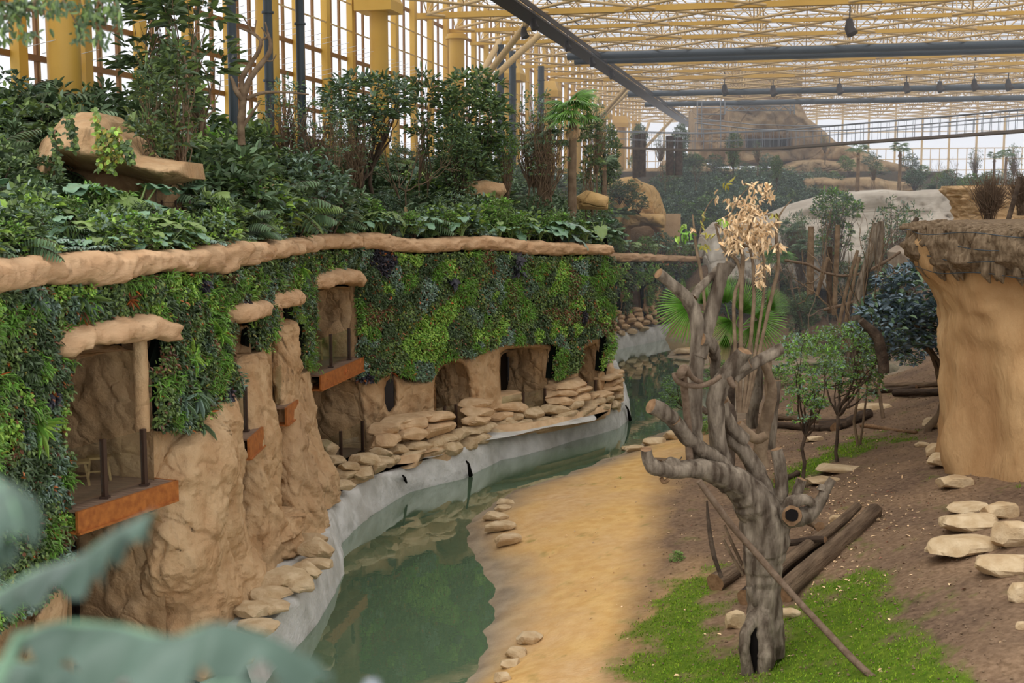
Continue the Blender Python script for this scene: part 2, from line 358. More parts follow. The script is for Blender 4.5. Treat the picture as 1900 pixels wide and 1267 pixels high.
def relief(name, outline, Yf, mats, step=8, holes=(), rpx=14, rdepth=.35, thick=.5, back=None, amp=.15, fr=.8, seed=0,
           parent=None, rid=0.0, wob=2.0, strata=0.0, sfr=1.5, bulge=0.0, holeround=None, steps=0, crg=1.0, csc=1.0):
    """a rock face traced on the photograph, set at its own distance with rounded rims and real thickness"""
    ol = resample(outline, step)
    if wob: ol = ol + wob * np.stack([fbm(np.c_[ol / 40, np.zeros(len(ol))], 3, seed + 5), fbm(np.c_[ol / 40, np.ones(len(ol)) * 9], 3, seed + 6)], 1)
    hs = [resample(h, step * .8) for h in holes]
    x0, y0 = ol.min(0); x1, y1 = ol.max(0)
    gx, gy = np.meshgrid(np.arange(x0, x1, step), np.arange(y0, y1, step)); g = np.stack([gx.ravel(), gy.ravel()], 1)
    g += rng.uniform(-.25, .25, g.shape) * step
    g = g[inpoly(g, ol)]; d = distpoly(g, ol)
    keep = d > step * .55
    for h in hs: keep &= (~inpoly(g, h)) & (distpoly(g, h) > step * .5)
    g = g[keep]
    allp = [ol] + hs + [g]; edges = []; faces = []; k = 0
    for r in [ol] + hs:
        edges += [(k + i, k + (i + 1) % len(r)) for i in range(len(r))]; k += len(r)
    vv = np.concatenate(allp)
    res = delaunay_2d_cdt([Vector(v) for v in vv], edges, [], 0, 1e-4)
    vo = np.array([v[:] for v in res[0]]); fo = np.array([f for f in res[2] if len(f) == 3])
    c = vo[fo].mean(1); ok = inpoly(c, ol)
    for h in hs: ok &= ~inpoly(c, h)
    fo = fo[ok]
    de = distpoly(vo, ol)
    for h in hs:
        dh = distpoly(vo, h); de = np.minimum(de, dh if holeround is None else dh * holeround)
    q = np.clip(de / rpx, 0, 1); rd = rdepth * (1 - np.sqrt(np.clip(1 - (1 - q) ** 2, 0, 1)))
    Y0 = Yf(vo[:, 0], vo[:, 1]) if callable(Yf) else np.full(len(vo), float(Yf))
    p0 = Parr(vo[:, 0], vo[:, 1], Y0)
    dn = amp * fbm(p0 * fr, 4, seed) + rid * ridge(p0 * np.array([1, 1, .6]) * fr * .8, 2, seed + 3) + (crg * crag(p0 / csc, seed) * csc if crg else 0)
    if strata: dn = dn + strata * np.abs(np.sin(p0[:, 2] * sfr * math.pi + 1.5 * fbm(p0 * .5, 2, seed))) ** .5
    if bulge: dn = dn + bulge * q
    p = Parr(vo[:, 0], vo[:, 1], Y0 + rd - dn * np.clip(q * 1.2 + .25, 0, 1))
    mb = MB()
    # orientation: face the camera
    a, b_, c_ = p[fo[:, 0]], p[fo[:, 1]], p[fo[:, 2]]
    nn = np.cross(b_ - a, c_ - a); flip = (nn * (np.array([0, 0, CZ]) - a)).sum(1) < 0
    fo[flip] = fo[flip][:, ::-1]
    mb.add(p, fo)
    bk = np.array(back if back is not None else (0, 1, 0), float) * thick
    n0 = len(p)
    # boundary skirts
    ed = {}
    for f in fo:
        for i in range(3):
            e = (f[i], f[(i + 1) % 3])
            if (e[1], e[0]) in ed: del ed[(e[1], e[0])]
            else: ed[e] = 1
    if ed:
        e = np.array(list(ed)); m_ = len(e)
        A, B = p[e[:, 0]], p[e[:, 1]]
        mb.add(np.concatenate([A, B, B + bk, A + bk]), np.stack([np.arange(m_), np.arange(m_) + 3 * m_, np.arange(m_) + 2 * m_, np.arange(m_) + m_], 1))
    return mb.build(name, mats, parent)
def loft(mb, rings, m=0, wrap=True): grid(mb, np.asarray(rings), m, None, wrap)

ROOT_WALL = tag(empty('wall_left'), kind='structure')
# ---------- rock lip running along the top
def lip(name, pts, Df, dep, parent, seed=0, mats=None, over=.45):
    xs = [p[0] for p in pts]; X = np.arange(xs[0], xs[-1] + 1, 3.0)
    yt = np.interp(X, xs, [p[1] for p in pts]); yb = np.interp(X, xs, [p[2] for p in pts])
    ker = np.array([1, 2, 3, 2, 1]) / 9; yt = np.convolve(np.pad(yt, 2, 'edge'), ker, 'valid'); yb = np.convolve(np.pad(yb, 2, 'edge'), ker, 'valid')
    rings = []; an = np.linspace(0, 2 * math.pi, 36, endpoint=False); lipz = []
    for i, x in enumerate(X):
        Y = float(Df(x)); d = np.array([(x + 8 - 950) / F * float(Df(x + 8)) - (x - 8 - 950) / F * float(Df(x - 8)), float(Df(x + 8) - Df(x - 8))])
        n = np.array([d[1], -d[0]]); n /= np.linalg.norm(n)
        if n[1] > 0: n = -n
        zt = P(x, yt[i], Y)[2]; zb = P(x, yb[i], Y - over)[2]; zc = (zt + zb) / 2; hh = (zt - zb) / 2
        base = np.array([(x - 950) / F * Y, Y, 0])
        c_ = np.sign(np.cos(an)) * np.abs(np.cos(an)) ** .6; s_ = np.sign(np.sin(an)) * np.abs(np.sin(an)) ** .75
        r = base + np.outer(c_ * dep / 2 - dep / 2 + over, [n[0], n[1], 0]) + np.outer(s_ * hh + zc, [0, 0, 1])
        rings.append(r)
    R = np.array(rings); c = R.mean(1, keepdims=True); fl = R.reshape(-1, 3)
    nn = (.16 * fbm(fl * 1.6, 4, seed) + 1.25 * crag(fl * np.array([1, 1, 1.6]), seed, 1.4, .9)).reshape(R.shape[:2])
    R = c + (R - c) * (1 + nn[..., None])
    mb = MB(); loft(mb, R, 0)
    for rr in (R[0], R[-1]):
        cc = rr.mean(0); k = len(rr); mb.add(np.vstack([rr, cc]), [[i, (i + 1) % k, k] for i in range(k)])
    return mb.build(name, mats or M['lip'], parent), R
LIP = [(-200, 495, 570), (-40, 480, 545), (0, 478, 542), (60, 472, 530), (130, 469, 534), (200, 468, 528), (280, 464, 506), (340, 461, 508), (395, 454, 510), (420, 449, 502),
       (460, 449, 488), (520, 443, 476), (570, 436, 466), (640, 432, 460), (700, 434, 463), (750, 444, 470), (800, 444, 470), (830, 440, 466), (900, 438, 463), (950, 443, 470),
       (1000, 448, 475), (1060, 452, 474), (1126, 453, 473)]
lip_o, LR = lip('rock_lip', LIP, D, 1.1, ROOT_WALL, 3, over=.5)
# round lamp studs / wire anchors on the lip
mb = MB()
for x in range(20, 1120, 17):
    for f in (.22, .5, .8):
        if random.random() < .35: continue
        yt = np.interp(x, [p[0] for p in LIP], [p[1] for p in LIP]); yb = np.interp(x, [p[0] for p in LIP], [p[2] for p in LIP])
        c = P(x + random.uniform(-4, 4), yt + (yb - yt) * f, D(x) - .52); o = np.append(outward(x), 0)
        tube(mb, [c - o * .12, c + o * .02], .022, 6)
mb.build('wire_anchor', M['brown_post'], ROOT_WALL)['kind'] = 'stuff'
FLIP = [(1124, 469, 486), (1170, 470, 486), (1230, 473, 487), (1290, 475, 488), (1360, 487, 499), (1400, 492, 503)]
lip('far_rock_lip', FLIP, D2, 1.4, ROOT_WALL, 5, over=.4)

# ---------- rock face with its openings (right part)
rock_low = [(575, 700), (600, 704), (650, 705), (690, 704), (712, 692), (720, 688), (735, 694), (752, 702), (790, 706), (800, 700), (804, 683), (809, 670), (830, 659), (857, 656), (863, 661),
            (880, 651), (910, 641), (927, 636), (981, 633), (1012, 634), (1027, 641), (1022, 655), (1018, 703), (1042, 700), (1066, 686), (1070, 670), (1069, 640), (1089, 624), (1116, 619), (1117, 632),
            (1110, 690), (1133, 680), (1150, 688), (1157, 713), (1160, 800), (1050, 830), (850, 880), (700, 900), (575, 930)]
h5 = [(809, 795), (806, 720), (808, 690), (818, 676), (838, 670), (856, 676), (866, 700), (870, 740), (868, 790)]
h6 = [(930, 756), (928, 690), (929, 655), (940, 648), (1000, 645), (1014, 650), (1015, 690), (1014, 752)]
h7 = [(1073, 732), (1073, 690), (1075, 655), (1090, 643), (1104, 640), (1108, 655), (1107, 690), (1106, 728)]
hs = [(722, 762), (716, 748), (715, 722), (719, 708), (725, 706), (729, 722), (729, 748)]
h4 = [(577, 880), (578, 712), (600, 708), (640, 708), (660, 712), (668, 760), (672, 800), (672, 868)]
relief('rock_face', rock_low, lambda x, y: D(x) + .0, M['rock'], 3.6, [h5, h6, h7, hs, h4], 12, .5, .5, (-.7, .7, 0), .22, .9, 11, ROOT_WALL, .1, 1.5, crg=1.3)

def alcove(name, pxa, pxb, z0, z1, dep, matr, door=True, rnd=.35, seed=0, yoff=0.05, parent=None, Df=D, pxdir=None):
    """room pocket behind the face: divider walls, ceiling, floor, back door"""
    A = np.array([*( (pxa - 950) / F * Df(pxa), Df(pxa) + yoff)]); B = np.array([*((pxb - 950) / F * Df(pxb), Df(pxb) + yoff)])
    d = B - A; L = np.linalg.norm(d); d /= L; n = np.array([-d[1], d[0]])
    if n[1] < 0 and abs(n[1]) > .3: n = -n
    mb = MB(); k = 30
    # profile around the opening: up left side, over top, down right side (rounded)
    pr = [(0, z0 - .2)] + [(0, z0 + (z1 - z0 - rnd) * t) for t in np.linspace(.1, 1, 22)]
    pr += [(rnd * (1 - math.cos(a)), z1 - rnd + rnd * math.sin(a)) for a in np.linspace(.3, math.pi / 2, 5)]
    pr += [(L * t, z1 + .08 * math.sin(t * 3.1)) for t in np.linspace(.2, .8, 5)]
    pr += [(L - rnd * (1 - math.cos(a)), z1 - rnd + rnd * math.sin(a)) for a in np.linspace(math.pi / 2, .3, 5)]
    pr += [(L, z0 + (z1 - z0 - rnd) * t) for t in np.linspace(1, .1, 26)] + [(L, z0 - .2)]
    pr = np.array(pr); V = np.zeros((k, len(pr), 3))
    cen = np.array([L / 2, (z0 + z1) / 2])
    for i in range(k):
        t = i / (k - 1); V[i, :, 0] = A[0] + d[0] * pr[:, 0] + n[0] * dep * t; V[i, :, 1] = A[1] + d[1] * pr[:, 0] + n[1] * dep * t; V[i, :, 2] = pr[:, 1]
        fl = V[i]; ns = (.12 * fbm(fl * np.array([1.1, 1.1, .8]), 3, seed) + 1.1 * crag(fl, seed, .9)) * min(1, 4 * t + .15)
        to = (cen - pr); to /= np.linalg.norm(to, axis=1)[:, None]
        V[i, :, 0] += d[0] * to[:, 0] * ns; V[i, :, 1] += d[1] * to[:, 0] * ns; V[i, :, 2] += to[:, 1] * ns
    grid(mb, V); o = mb.build(name, matr, parent or ROOT_WALL)
    mb = MB(); q = lambda s_, t, z: (A[0] + d[0] * s_ + n[0] * t, A[1] + d[1] * s_ + n[1] * t, z)
    mb.add([q(-.1, 0, z0), q(L + .1, 0, z0), q(L + .1, dep + .1, z0), q(-.1, dep + .1, z0)], [[0, 1, 2, 3]])
    mb.build('room_floor', M['deck'], parent or ROOT_WALL, False)
    if door:
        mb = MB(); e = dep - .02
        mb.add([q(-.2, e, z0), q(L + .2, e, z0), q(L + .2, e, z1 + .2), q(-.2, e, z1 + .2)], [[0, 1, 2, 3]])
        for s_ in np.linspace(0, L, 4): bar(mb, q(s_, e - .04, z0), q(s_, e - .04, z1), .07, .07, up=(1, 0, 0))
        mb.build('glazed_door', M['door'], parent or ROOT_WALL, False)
    return A, B, d, n
mb = MB(); q_ = []
for px in np.arange(-260, 1130, 20):
    p_ = plan(px); o_ = outward(px); q_.append([[p_[0] - o_[0] * 2.9, p_[1] - o_[1] * 2.9, -1], [p_[0] - o_[0] * 2.9, p_[1] - o_[1] * 2.9, 8.6]])
grid(mb, np.array(q_)); mb.add([q_[-1][0], q_[-1][1], (*plan(1126), 8.4), (*plan(1126), -1)], [[0, 1, 2, 3]]); mb.build('wall_core', M['backing'], ROOT_WALL, False)
GZ, UZ = 1.15, 4.5      # ground-floor and upper-floor levels
alcove('room_pocket', 105, 272, UZ, 7.05, 2.3, M['rock_dark'], seed=1)
alcove('room_pocket', 105, 285, GZ, 3.9, 2.3, M['rock_dark'], seed=2)
alcove('room_pocket', 425, 462, UZ, 6.9, 2.0, M['rock_dark'], seed=3)
alcove('room_pocket', 425, 462, GZ, 3.9, 2.0, M['rock_dark'], seed=4)
alcove('room_pocket', 500, 520, UZ, 6.9, 2.0, M['rock_dark'], seed=5)
alcove('room_pocket', 574, 652, UZ, 7.0, 2.3, M['rock_dark'], seed=6)
alcove('room_pocket', 576, 672, GZ, 3.95, 2.6, M['rock_dark'], seed=7)
alcove('room_pocket', 805, 871, GZ, 3.75, 2.2, M['rock_dark'], seed=8, rnd=.7, yoff=.3)
alcove('room_pocket', 927, 1016, GZ, 3.9, 2.2, M['rock_dark'], seed=9, yoff=.3)
alcove('room_pocket', 1072, 1109, GZ, 3.9, 2.0, M['rock_dark'], seed=10, rnd=.5, yoff=.3)
# dark slot of the oval window
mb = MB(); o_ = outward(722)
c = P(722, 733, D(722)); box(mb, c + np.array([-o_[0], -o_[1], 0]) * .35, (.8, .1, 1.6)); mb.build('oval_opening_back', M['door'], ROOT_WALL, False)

# ---------- canopies over the upper rooms
def canopy(pxa, pxb, pts, thick, proj, label, seed, Df=D):
    """pts: (t along, py of underside centre). A thick curled rock brow."""
    mb = MB(); k = 46; rings = []
    an = np.linspace(0, 2 * math.pi, 30, endpoint=False)
    for i in range(k):
        t = i / (k - 1); px = pxa + (pxb - pxa) * t; py = np.interp(t, [p[0] for p in pts], [p[1] for p in pts]); Y = float(Df(px))
        n = outward(px); z = P(px, py, Y - proj * .6)[2]
        e = math.sqrt(max(0, 1 - (2 * t - 1) ** 8)); hh = thick / 2 * (.55 + .45 * e); pj = proj * (.7 + .3 * e)
        c_ = np.sign(np.cos(an)) * np.abs(np.cos(an)) ** .7
        r = np.zeros((30, 3)); base = plan(px)
        off = c_ * pj / 2 + pj / 2 - .25
        r[:, 0] = base[0] + n[0] * off; r[:, 1] = base[1] + n[1] * off; r[:, 2] = z + np.sign(np.sin(an)) * np.abs(np.sin(an)) ** .6 * hh * (1.15 - .3 * off) - .12 * off
        rings.append(r)
    R = np.array(rings); cc = R.mean(1, keepdims=True); fl = R.reshape(-1, 3)
    nn = (.12 * fbm(fl * 2.2, 4, seed) + 1.3 * crag(fl, seed, 1.8, 1.2)).reshape(R.shape[:2]); R = cc + (R - cc) * (1 + nn[..., None])
    loft(mb, R)
    for rr in (R[0], R[-1]):
        c0 = rr.mean(0); q = len(rr); mb.add(np.vstack([rr, c0]), [[j, (j + 1) % q, q] for j in range(q)])
    return tag(mb.build('rock_canopy', M['lip']), label, 'rock canopy', 'rock canopies over the upper rooms')
canopy(74, 292, [(0, 648), (.12, 630), (.35, 618), (.6, 612), (.85, 606), (1, 618)], .42, .9, 'long tan rock canopy jutting over the nearest upper balcony with two stools', 21)
canopy(408, 470, [(0, 585), (.4, 576), (1, 572)], .38, .8, 'small tan rock canopy over the second upper balcony, left of the slender pillar', 22)
canopy(488, 534, [(0, 562), (.5, 552), (1, 550)], .42, .8, 'smallest rock canopy above the tall slender pillar', 23)
canopy(564, 660, [(0, 527), (.25, 516), (.5, 511), (.8, 513), (1, 524)], .45, .9, 'mushroom shaped rock canopy over the upper balcony of room with perforated orange numbered beam', 24)

# jambs of the upper rooms (rock edges that frame the opening)
def jamb(px, pyt, pyb, wpx, label=None, seed=0, matr='rock', Yo=-.1, ry=.9):
    mb = MB(); zs = np.linspace(pyb, pyt, 18); Y = D(px) + Yo; pts = [P(px, y, Y) for y in zs]
    x0 = pts[0][0]; r = wpx / 2 * mpp(Y)
    for p_ in pts: p_[0] = x0 + (P(px, (pyt + pyb) / 2, Y)[0] - x0)
    tube(mb, pts, r, 12, 0, .3, nf=1.6, seed=seed)
    return mb.build('rock_jamb', M[matr], ROOT_WALL)
jamb(262, 628, 800, 26, seed=31); jamb(655, 520, 705, 16, seed=32, Yo=.1)
jamb(578, 710, 930, 10, seed=33); 

# ---------- rock pillars: rings given as (py, left px, right px, Y of the axis)
def rock_column(name, lv, ry, mats, label=None, cat='rock pillar', group=None, seed=0, amp=.12, n=40, rid=.08, nf=.8, parent=None, sub=5, cx=None, crg=1.0):
    n = int(n * 1.7); sub = sub * 3
    py = np.array([l[0] for l in lv], float); K = (len(lv) - 1) * sub + 1
    T = np.linspace(0, len(lv) - 1, K); I = np.arange(len(lv))
    py = np.interp(T, I, py); xl = np.interp(T, I, [l[1] for l in lv]); xr = np.interp(T, I, [l[2] for l in lv]); Y = np.interp(T, I, [l[3] for l in lv])
    ker = np.ones(3) / 3
    for arr in (xl, xr): arr[1:-1] = np.convolve(arr, ker, 'valid')
    an = np.linspace(0, 2 * math.pi, n, endpoint=False); R = []
    for i in range(K):
        c = P((xl[i] + xr[i]) / 2, py[i], Y[i]); rx = (xr[i] - xl[i]) / 2 * mpp(Y[i]); r_ = ry if np.isscalar(ry) else np.interp(i / (K - 1), np.linspace(0, 1, len(ry)), ry)
        R.append(np.stack([c[0] + rx * np.cos(an), c[1] + r_ * np.sin(an), np.full(n, c[2])], 1))
    R = np.array(R); cc = R.mean(1, keepdims=True); fl = R.reshape(-1, 3)
    nn = (amp * fbm(fl * nf, 4, seed) + rid * ridge(fl * np.array([1.4, 1.4, .5]) * nf, 3, seed + 1)).reshape(R.shape[:2]); nn = nn - nn.mean() * 0
    rad = np.linalg.norm(R - cc, axis=2, keepdims=True); cg = crag(fl, seed, 1.0 if nf < 1 else nf).reshape(R.shape[:2])[..., None] * crg
    R = cc + (R - cc) * (1 + nn[..., None] + cg / np.maximum(rad, .4)); mb = MB(); loft(mb, R)
    for q, rr in ((0, R[0]), (1, R[-1])):
        c0 = rr.mean(0); k = len(rr); mb.add(np.vstack([rr, c0]), [[j, (j + 1) % k, k] if q else [(j + 1) % k, j, k] for j in range(k)])
    o = mb.build(name, mats, parent)
    if label: tag(o, label, cat, group)
    return o
rock_column('rock_buttress', [(738, 352, 424, 27.6), (760, 322, 430, 27.4), (800, 262, 431, 26.6), (850, 276, 431, 26.4), (900, 282, 430, 26.4), (960, 280, 432, 26.3), (1000, 276, 436, 26.3), (1040, 272, 444, 26.6), (1075, 268, 470, 26.9), (1100, 262, 478, 26.9), (1150, 256, 480, 26.9), (1190, 250, 480, 26.9)],
            [1.3, 2.2, 2.4, 2.4], M['rock'], 'broad rugged rock buttress below the green planting, right of the nearest balcony', 'rock buttress', None, 41, .13, 90, .12, .75)
rock_column('rock_pillar', [(652, 432, 480, 30.6), (668, 426, 486, 30.4), (720, 428, 492, 30.4), (800, 430, 506, 30.2), (860, 430, 510, 30.2), (930, 428, 516, 30.2), (1000, 428, 520, 30.1), (1060, 428, 520, 30.0)],
            [.7, 1.0, 1.1, 1.2], M['rock'], 'wide rock pillar standing between the second balcony and the slender pillar', 'rock pillar', None, 42, .10, 48, .1, .9)
rock_column('rock_pillar', [(594, 508, 534, 34.2), (600, 500, 542, 34), (618, 498, 547, 34), (700, 503, 553, 33.9), (780, 507, 562, 33.8), (850, 512, 576, 33.7), (900, 512, 588, 33.6), (940, 512, 600, 33.4), (985, 512, 606, 33.3)],
            [.5, .8, 1.0, 1.2, 1.3], M['rock'], 'tall slender rock pillar with rounded flat top, right of the wide pillar', 'rock pillar', None, 43, .10, 44, .08, .9)
rock_column('rock_pillar', [(688, 548, 570, 37.4), (740, 548, 576, 37.2), (800, 552, 585, 37.0), (850, 556, 600, 36.6), (880, 560, 622, 36.4), (930, 560, 620, 36.2)], [.8, 1.2, 1.4],
            M['rock'], 'narrow rough rock pillar left of the balcony with the orange numbered beam', 'rock pillar', None, 44, .12, 36, .1, 1.0)
# cliff backing between the rooms
relief('rock_cliff', [(-200, 560), (110, 560), (110, 640), (270, 600), (283, 800), (420, 730), (430, 560), (575, 500), (580, 930), (500, 1060), (280, 1200), (-200, 1320)],
       lambda x, y: D(x) + .35, M['rock'], 6, [[(104, 985), (104, 640), (264, 625), (266, 905), (280, 905), (285, 1190), (104, 1220)],
                                             [(427, 880), (427, 582), (460, 578), (460, 800), (461, 1040), (429, 1040)], [(503, 780), (502, 560), (519, 556), (519, 900), (503, 900)]],
       8, .1, .5, (-.9, .3, 0), .14, .9, 12, ROOT_WALL, .1, 1)
relief('rock_slab', [(40, 1230), (58, 1150), (85, 1100), (112, 1084), (126, 1100), (124, 1180), (112, 1230)], lambda x, y: D(x) - .5, M['rock'], 6, (), 12, .3, .5, (-.9, .3, 0), .1, .9, 13, ROOT_WALL, .05, 1)
# ---------- balconies
def balcony(pxa, pxb, posts, label, cols, Df=D, zf=UZ, beam=True, proj=.35, hb=.42, txt=False, railh=1.1, yoff=0.0):
    A = np.array([(pxa - 950) / F * float(Df(pxa)), float(Df(pxa)) + yoff]); B = np.array([(pxb - 950) / F * float(Df(pxb)), float(Df(pxb)) + yoff])
    d = B - A; L = np.linalg.norm(d); d /= L; n = np.array([d[1], -d[0]])
    if n[1] > 0 and abs(n[1]) > .3: n = -n
    root = empty('balcony' if beam else 'glass_railing', (A[0], A[1], zf), label, 'balcony' if beam else 'glass railing')
    q = lambda s_, t, z: np.array([d[0] * s_ + n[0] * t, d[1] * s_ + n[1] * t, z])
    if beam:
        mb = MB(); k = int(L / .14)
        for i in range(k):
            s_ = (i + .5) * L / k
            bar(mb, q(s_, -.6, -.03), q(s_, proj, -.03), L / k * .9, .05)
        mb.build('deck', M['deck'], root, False)
        mb = MB(); bar(mb, q(-.1, proj + .03, -hb / 2 - .0), q(L + .05, proj + .03, -hb / 2), .06, hb)
        bar(mb, q(L + .02, proj + .03, -hb / 2), q(L + .02, -.4, -hb / 2), .05, hb)
        bar(mb, q(-.1, proj / 2, -hb + .03), q(L, proj / 2, -hb + .03), proj + .2, .04)
        mb.build('beam', M['corten'], root, False)
        if txt:   # pierced numeral and ornament in the beam
            e = proj + .065
            def seg(a, b): bar(mb, q(a[0], e, a[1]), q(b[0], e, b[1]), .03, .035)
            put = lambda n_: mb.build(n_, M['lf_orange'], root, False); mb = MB()
            s0 = L - .55
            seg((s0, -.16), (s0 + .16, -.08)); seg((s0 + .16, -.08), (s0 + .16, -.34)); put('pierced_numeral'); mb = MB()
            for i in range(6):
                a0 = L * .5 + .07 * i; seg((a0, -.30 + .1 * (i % 2)), (a0 + .07, -.14 - .1 * (i % 2)))
            put('pierced_ornament')
            for sg in (((.25, -.16), (.25, -.30)), ((.5, -.2), (.6, -.2))): mb = MB(); seg(*sg); put('pierced_mark')
    mb = None
    ss = []
    for px in posts:
        Y = float(Df(px)) + yoff; w_ = np.array([(px - 950) / F * Y, Y]) - A; s_ = float(w_ @ d); ss.append(s_)
        mb = MB(); bar(mb, q(s_, .12, 0), q(s_, .12, railh), .09, .09, up=(n[0], n[1], 0)); box(mb, q(s_, .12, .02), (.16, .16, .04)); mb.build('post', M['brown_post'], root, False)
    ss = sorted(ss); edges = [-.1] + ss
    for a, b in zip(edges[:-1], edges[1:]):
        if b - a < .25: continue
        mb = MB(); bar(mb, q(a + .06, .12, railh * .5 + .02), q(b - .06, .12, railh * .5 + .02), .016, railh * .9); mb.build('glass_panel', M['glass'], root, False)
    return root, q
b1, q1 = balcony(100, 284, [166, 244], 'nearest upper balcony with orange weathered-steel beam, glass railing and two stools', None)
balcony(424, 463, [441], 'second upper balcony with short perforated rusty beam, between buttress and wide pillar', None, hb=.5)
balcony(500, 521, [512], 'small upper balcony wedged between wide pillar and slender pillar', None, hb=.5)
balcony(571, 652, [599, 636], 'upper balcony with orange beam pierced by a numeral under the mushroom canopy', None, hb=.5, txt=True)
balcony(576, 672, [613, 650], 'glass railing of the ground-floor room below the balcony with the pierced beam', None, zf=GZ, beam=False)
balcony(806, 870, [820, 842], 'glass railing in the arched rock opening left of the wide square opening', None, zf=GZ, beam=False, yoff=-.1)
balcony(928, 1014, [966, 1007], 'glass railing across the wide square rock opening', None, zf=GZ, beam=False, yoff=-.1)
balcony(1072, 1108, [1086, 1102], 'glass railing in the narrow opening nearest the corner of the green wall', None, zf=GZ, beam=False, yoff=-.1)
balcony(425, 462, [452], 'short glass railing of the ground-floor room between buttress and striped boulder', None, zf=GZ, beam=False, yoff=-.1)
# stools
def stool(x, y, z, rz, label, h=.45, L=.5, wd=.3):
    r = empty('wooden_stool', (x, y, z), label, 'stool', 'stools on the nearest balcony' if 'near' in label else None); r.rotation_euler[2] = rz
    mb = MB(); box(mb, (0, 0, h - .02), (L, wd, .045)); mb.build('seat', M['wood'], r, False)
    for sx in (-1, 1):
        for sy in (-1, 1):
            mb = MB(); bar(mb, (sx * L * .36, sy * wd * .33, h - .04), (sx * L * .47, sy * wd * .48, 0), .045, .045, up=(1, 0, 0)); mb.build('leg', M['wood'], r, False)
    mb = MB()
    for sx in (-1, 1): bar(mb, (sx * L * .42, -wd * .42, h * .35), (sx * L * .42, wd * .42, h * .35), .03, .03)
    bar(mb, (-L * .42, 0, h * .35), (L * .42, 0, h * .35), .03, .03); mb.build('stretcher', M['wood'], r, False)
# stools: placed on the deck where the photo shows them
for (px, py, lb, L) in ((136, 892, 'wooden stool with angled legs on the nearest balcony, left and longer of the two', .62), (184, 882, 'wooden stool on the nearest balcony, right of the longer one, behind the glass post', .45)):
    c = PZ(px, py + 8, UZ); stool(c[0], c[1], UZ, .35, lb, .47, L, .3)
c = PZ(590, 668, UZ); stool(c[0], c[1], UZ, .2, 'slim stool behind the glass of the balcony with the pierced beam', .7, .3, .3)
# ================================================================ green walls
SPEC = [  # name, length, width, materials, leaves per clump, spread, droop
    ('fern', .17, .035, ['lf_bright', 'lf_mid'], 1.5), ('round', .10, .075, ['lf_mid', 'lf_dark'], 1.0), ('dark', .13, .06, ['lf_dark', 'lf_dark'], 1.0), ('lime', .10, .06, ['lf_lime', 'lf_bright'], 1.0),
    ('blue', .12, .05, ['lf_blue', 'lf_grey'], 1.1), ('grey', .09, .06, ['lf_grey', 'lf_blue'], 1.0), ('purple', .15, .085, ['lf_purple', 'lf_purple'], .7), ('mix', .12, .06, ['lf_mid', 'lf_rust'], 1.0), ('dark2', .12, .07, ['lf_dark', 'lf_mid'], 1.0)]
SPW = np.array([.20, .18, .14, .13, .15, .05, .015, .06, .10])
SPW = SPW / SPW.sum()
SNAMES = ['lf_mid', 'lf_dark', 'lf_blue', 'lf_lime', 'lf_bright', 'lf_grey', 'lf_purple', 'lf_rust', 'lf_orange', 'lf_yellow']
def leaf_quads(mb, pos, fwd, nrm, L, W, mi, droop=.25, fold=.18):
    """two-quad folded leaves, vectorised. pos (N,3) root, fwd (N,3) unit, nrm approx normal"""
    N = len(pos); s = np.cross(fwd, nrm); s /= np.linalg.norm(s, axis=1)[:, None] + 1e-9; n = np.cross(s, fwd)
    L = np.broadcast_to(L, (N,))[:, None]; W = np.broadcast_to(W, (N,))[:, None]
    b = pos; t = pos + fwd * L - n * L * droop
    m1 = pos + fwd * L * .32 + n * (W * fold); m2 = pos + fwd * L * .70 + n * (W * fold) - n * L * droop * .4
    v = np.stack([b, m1 + s * W * .5, m2 + s * W * .42, t, m2 - s * W * .42, m1 - s * W * .5], 1)
    base = np.arange(N)[:, None] * 6
    q = np.concatenate([base + np.array([[0, 1, 2, 3]]), base + np.array([[0, 3, 4, 5]])], 1).reshape(-1, 4)
    mb.add(v.reshape(-1, 3), q, np.repeat(mi, 2) if not np.isscalar(mi) else mi)
def unit(v): return v / (np.linalg.norm(v, axis=-1, keepdims=True) + 1e-9)
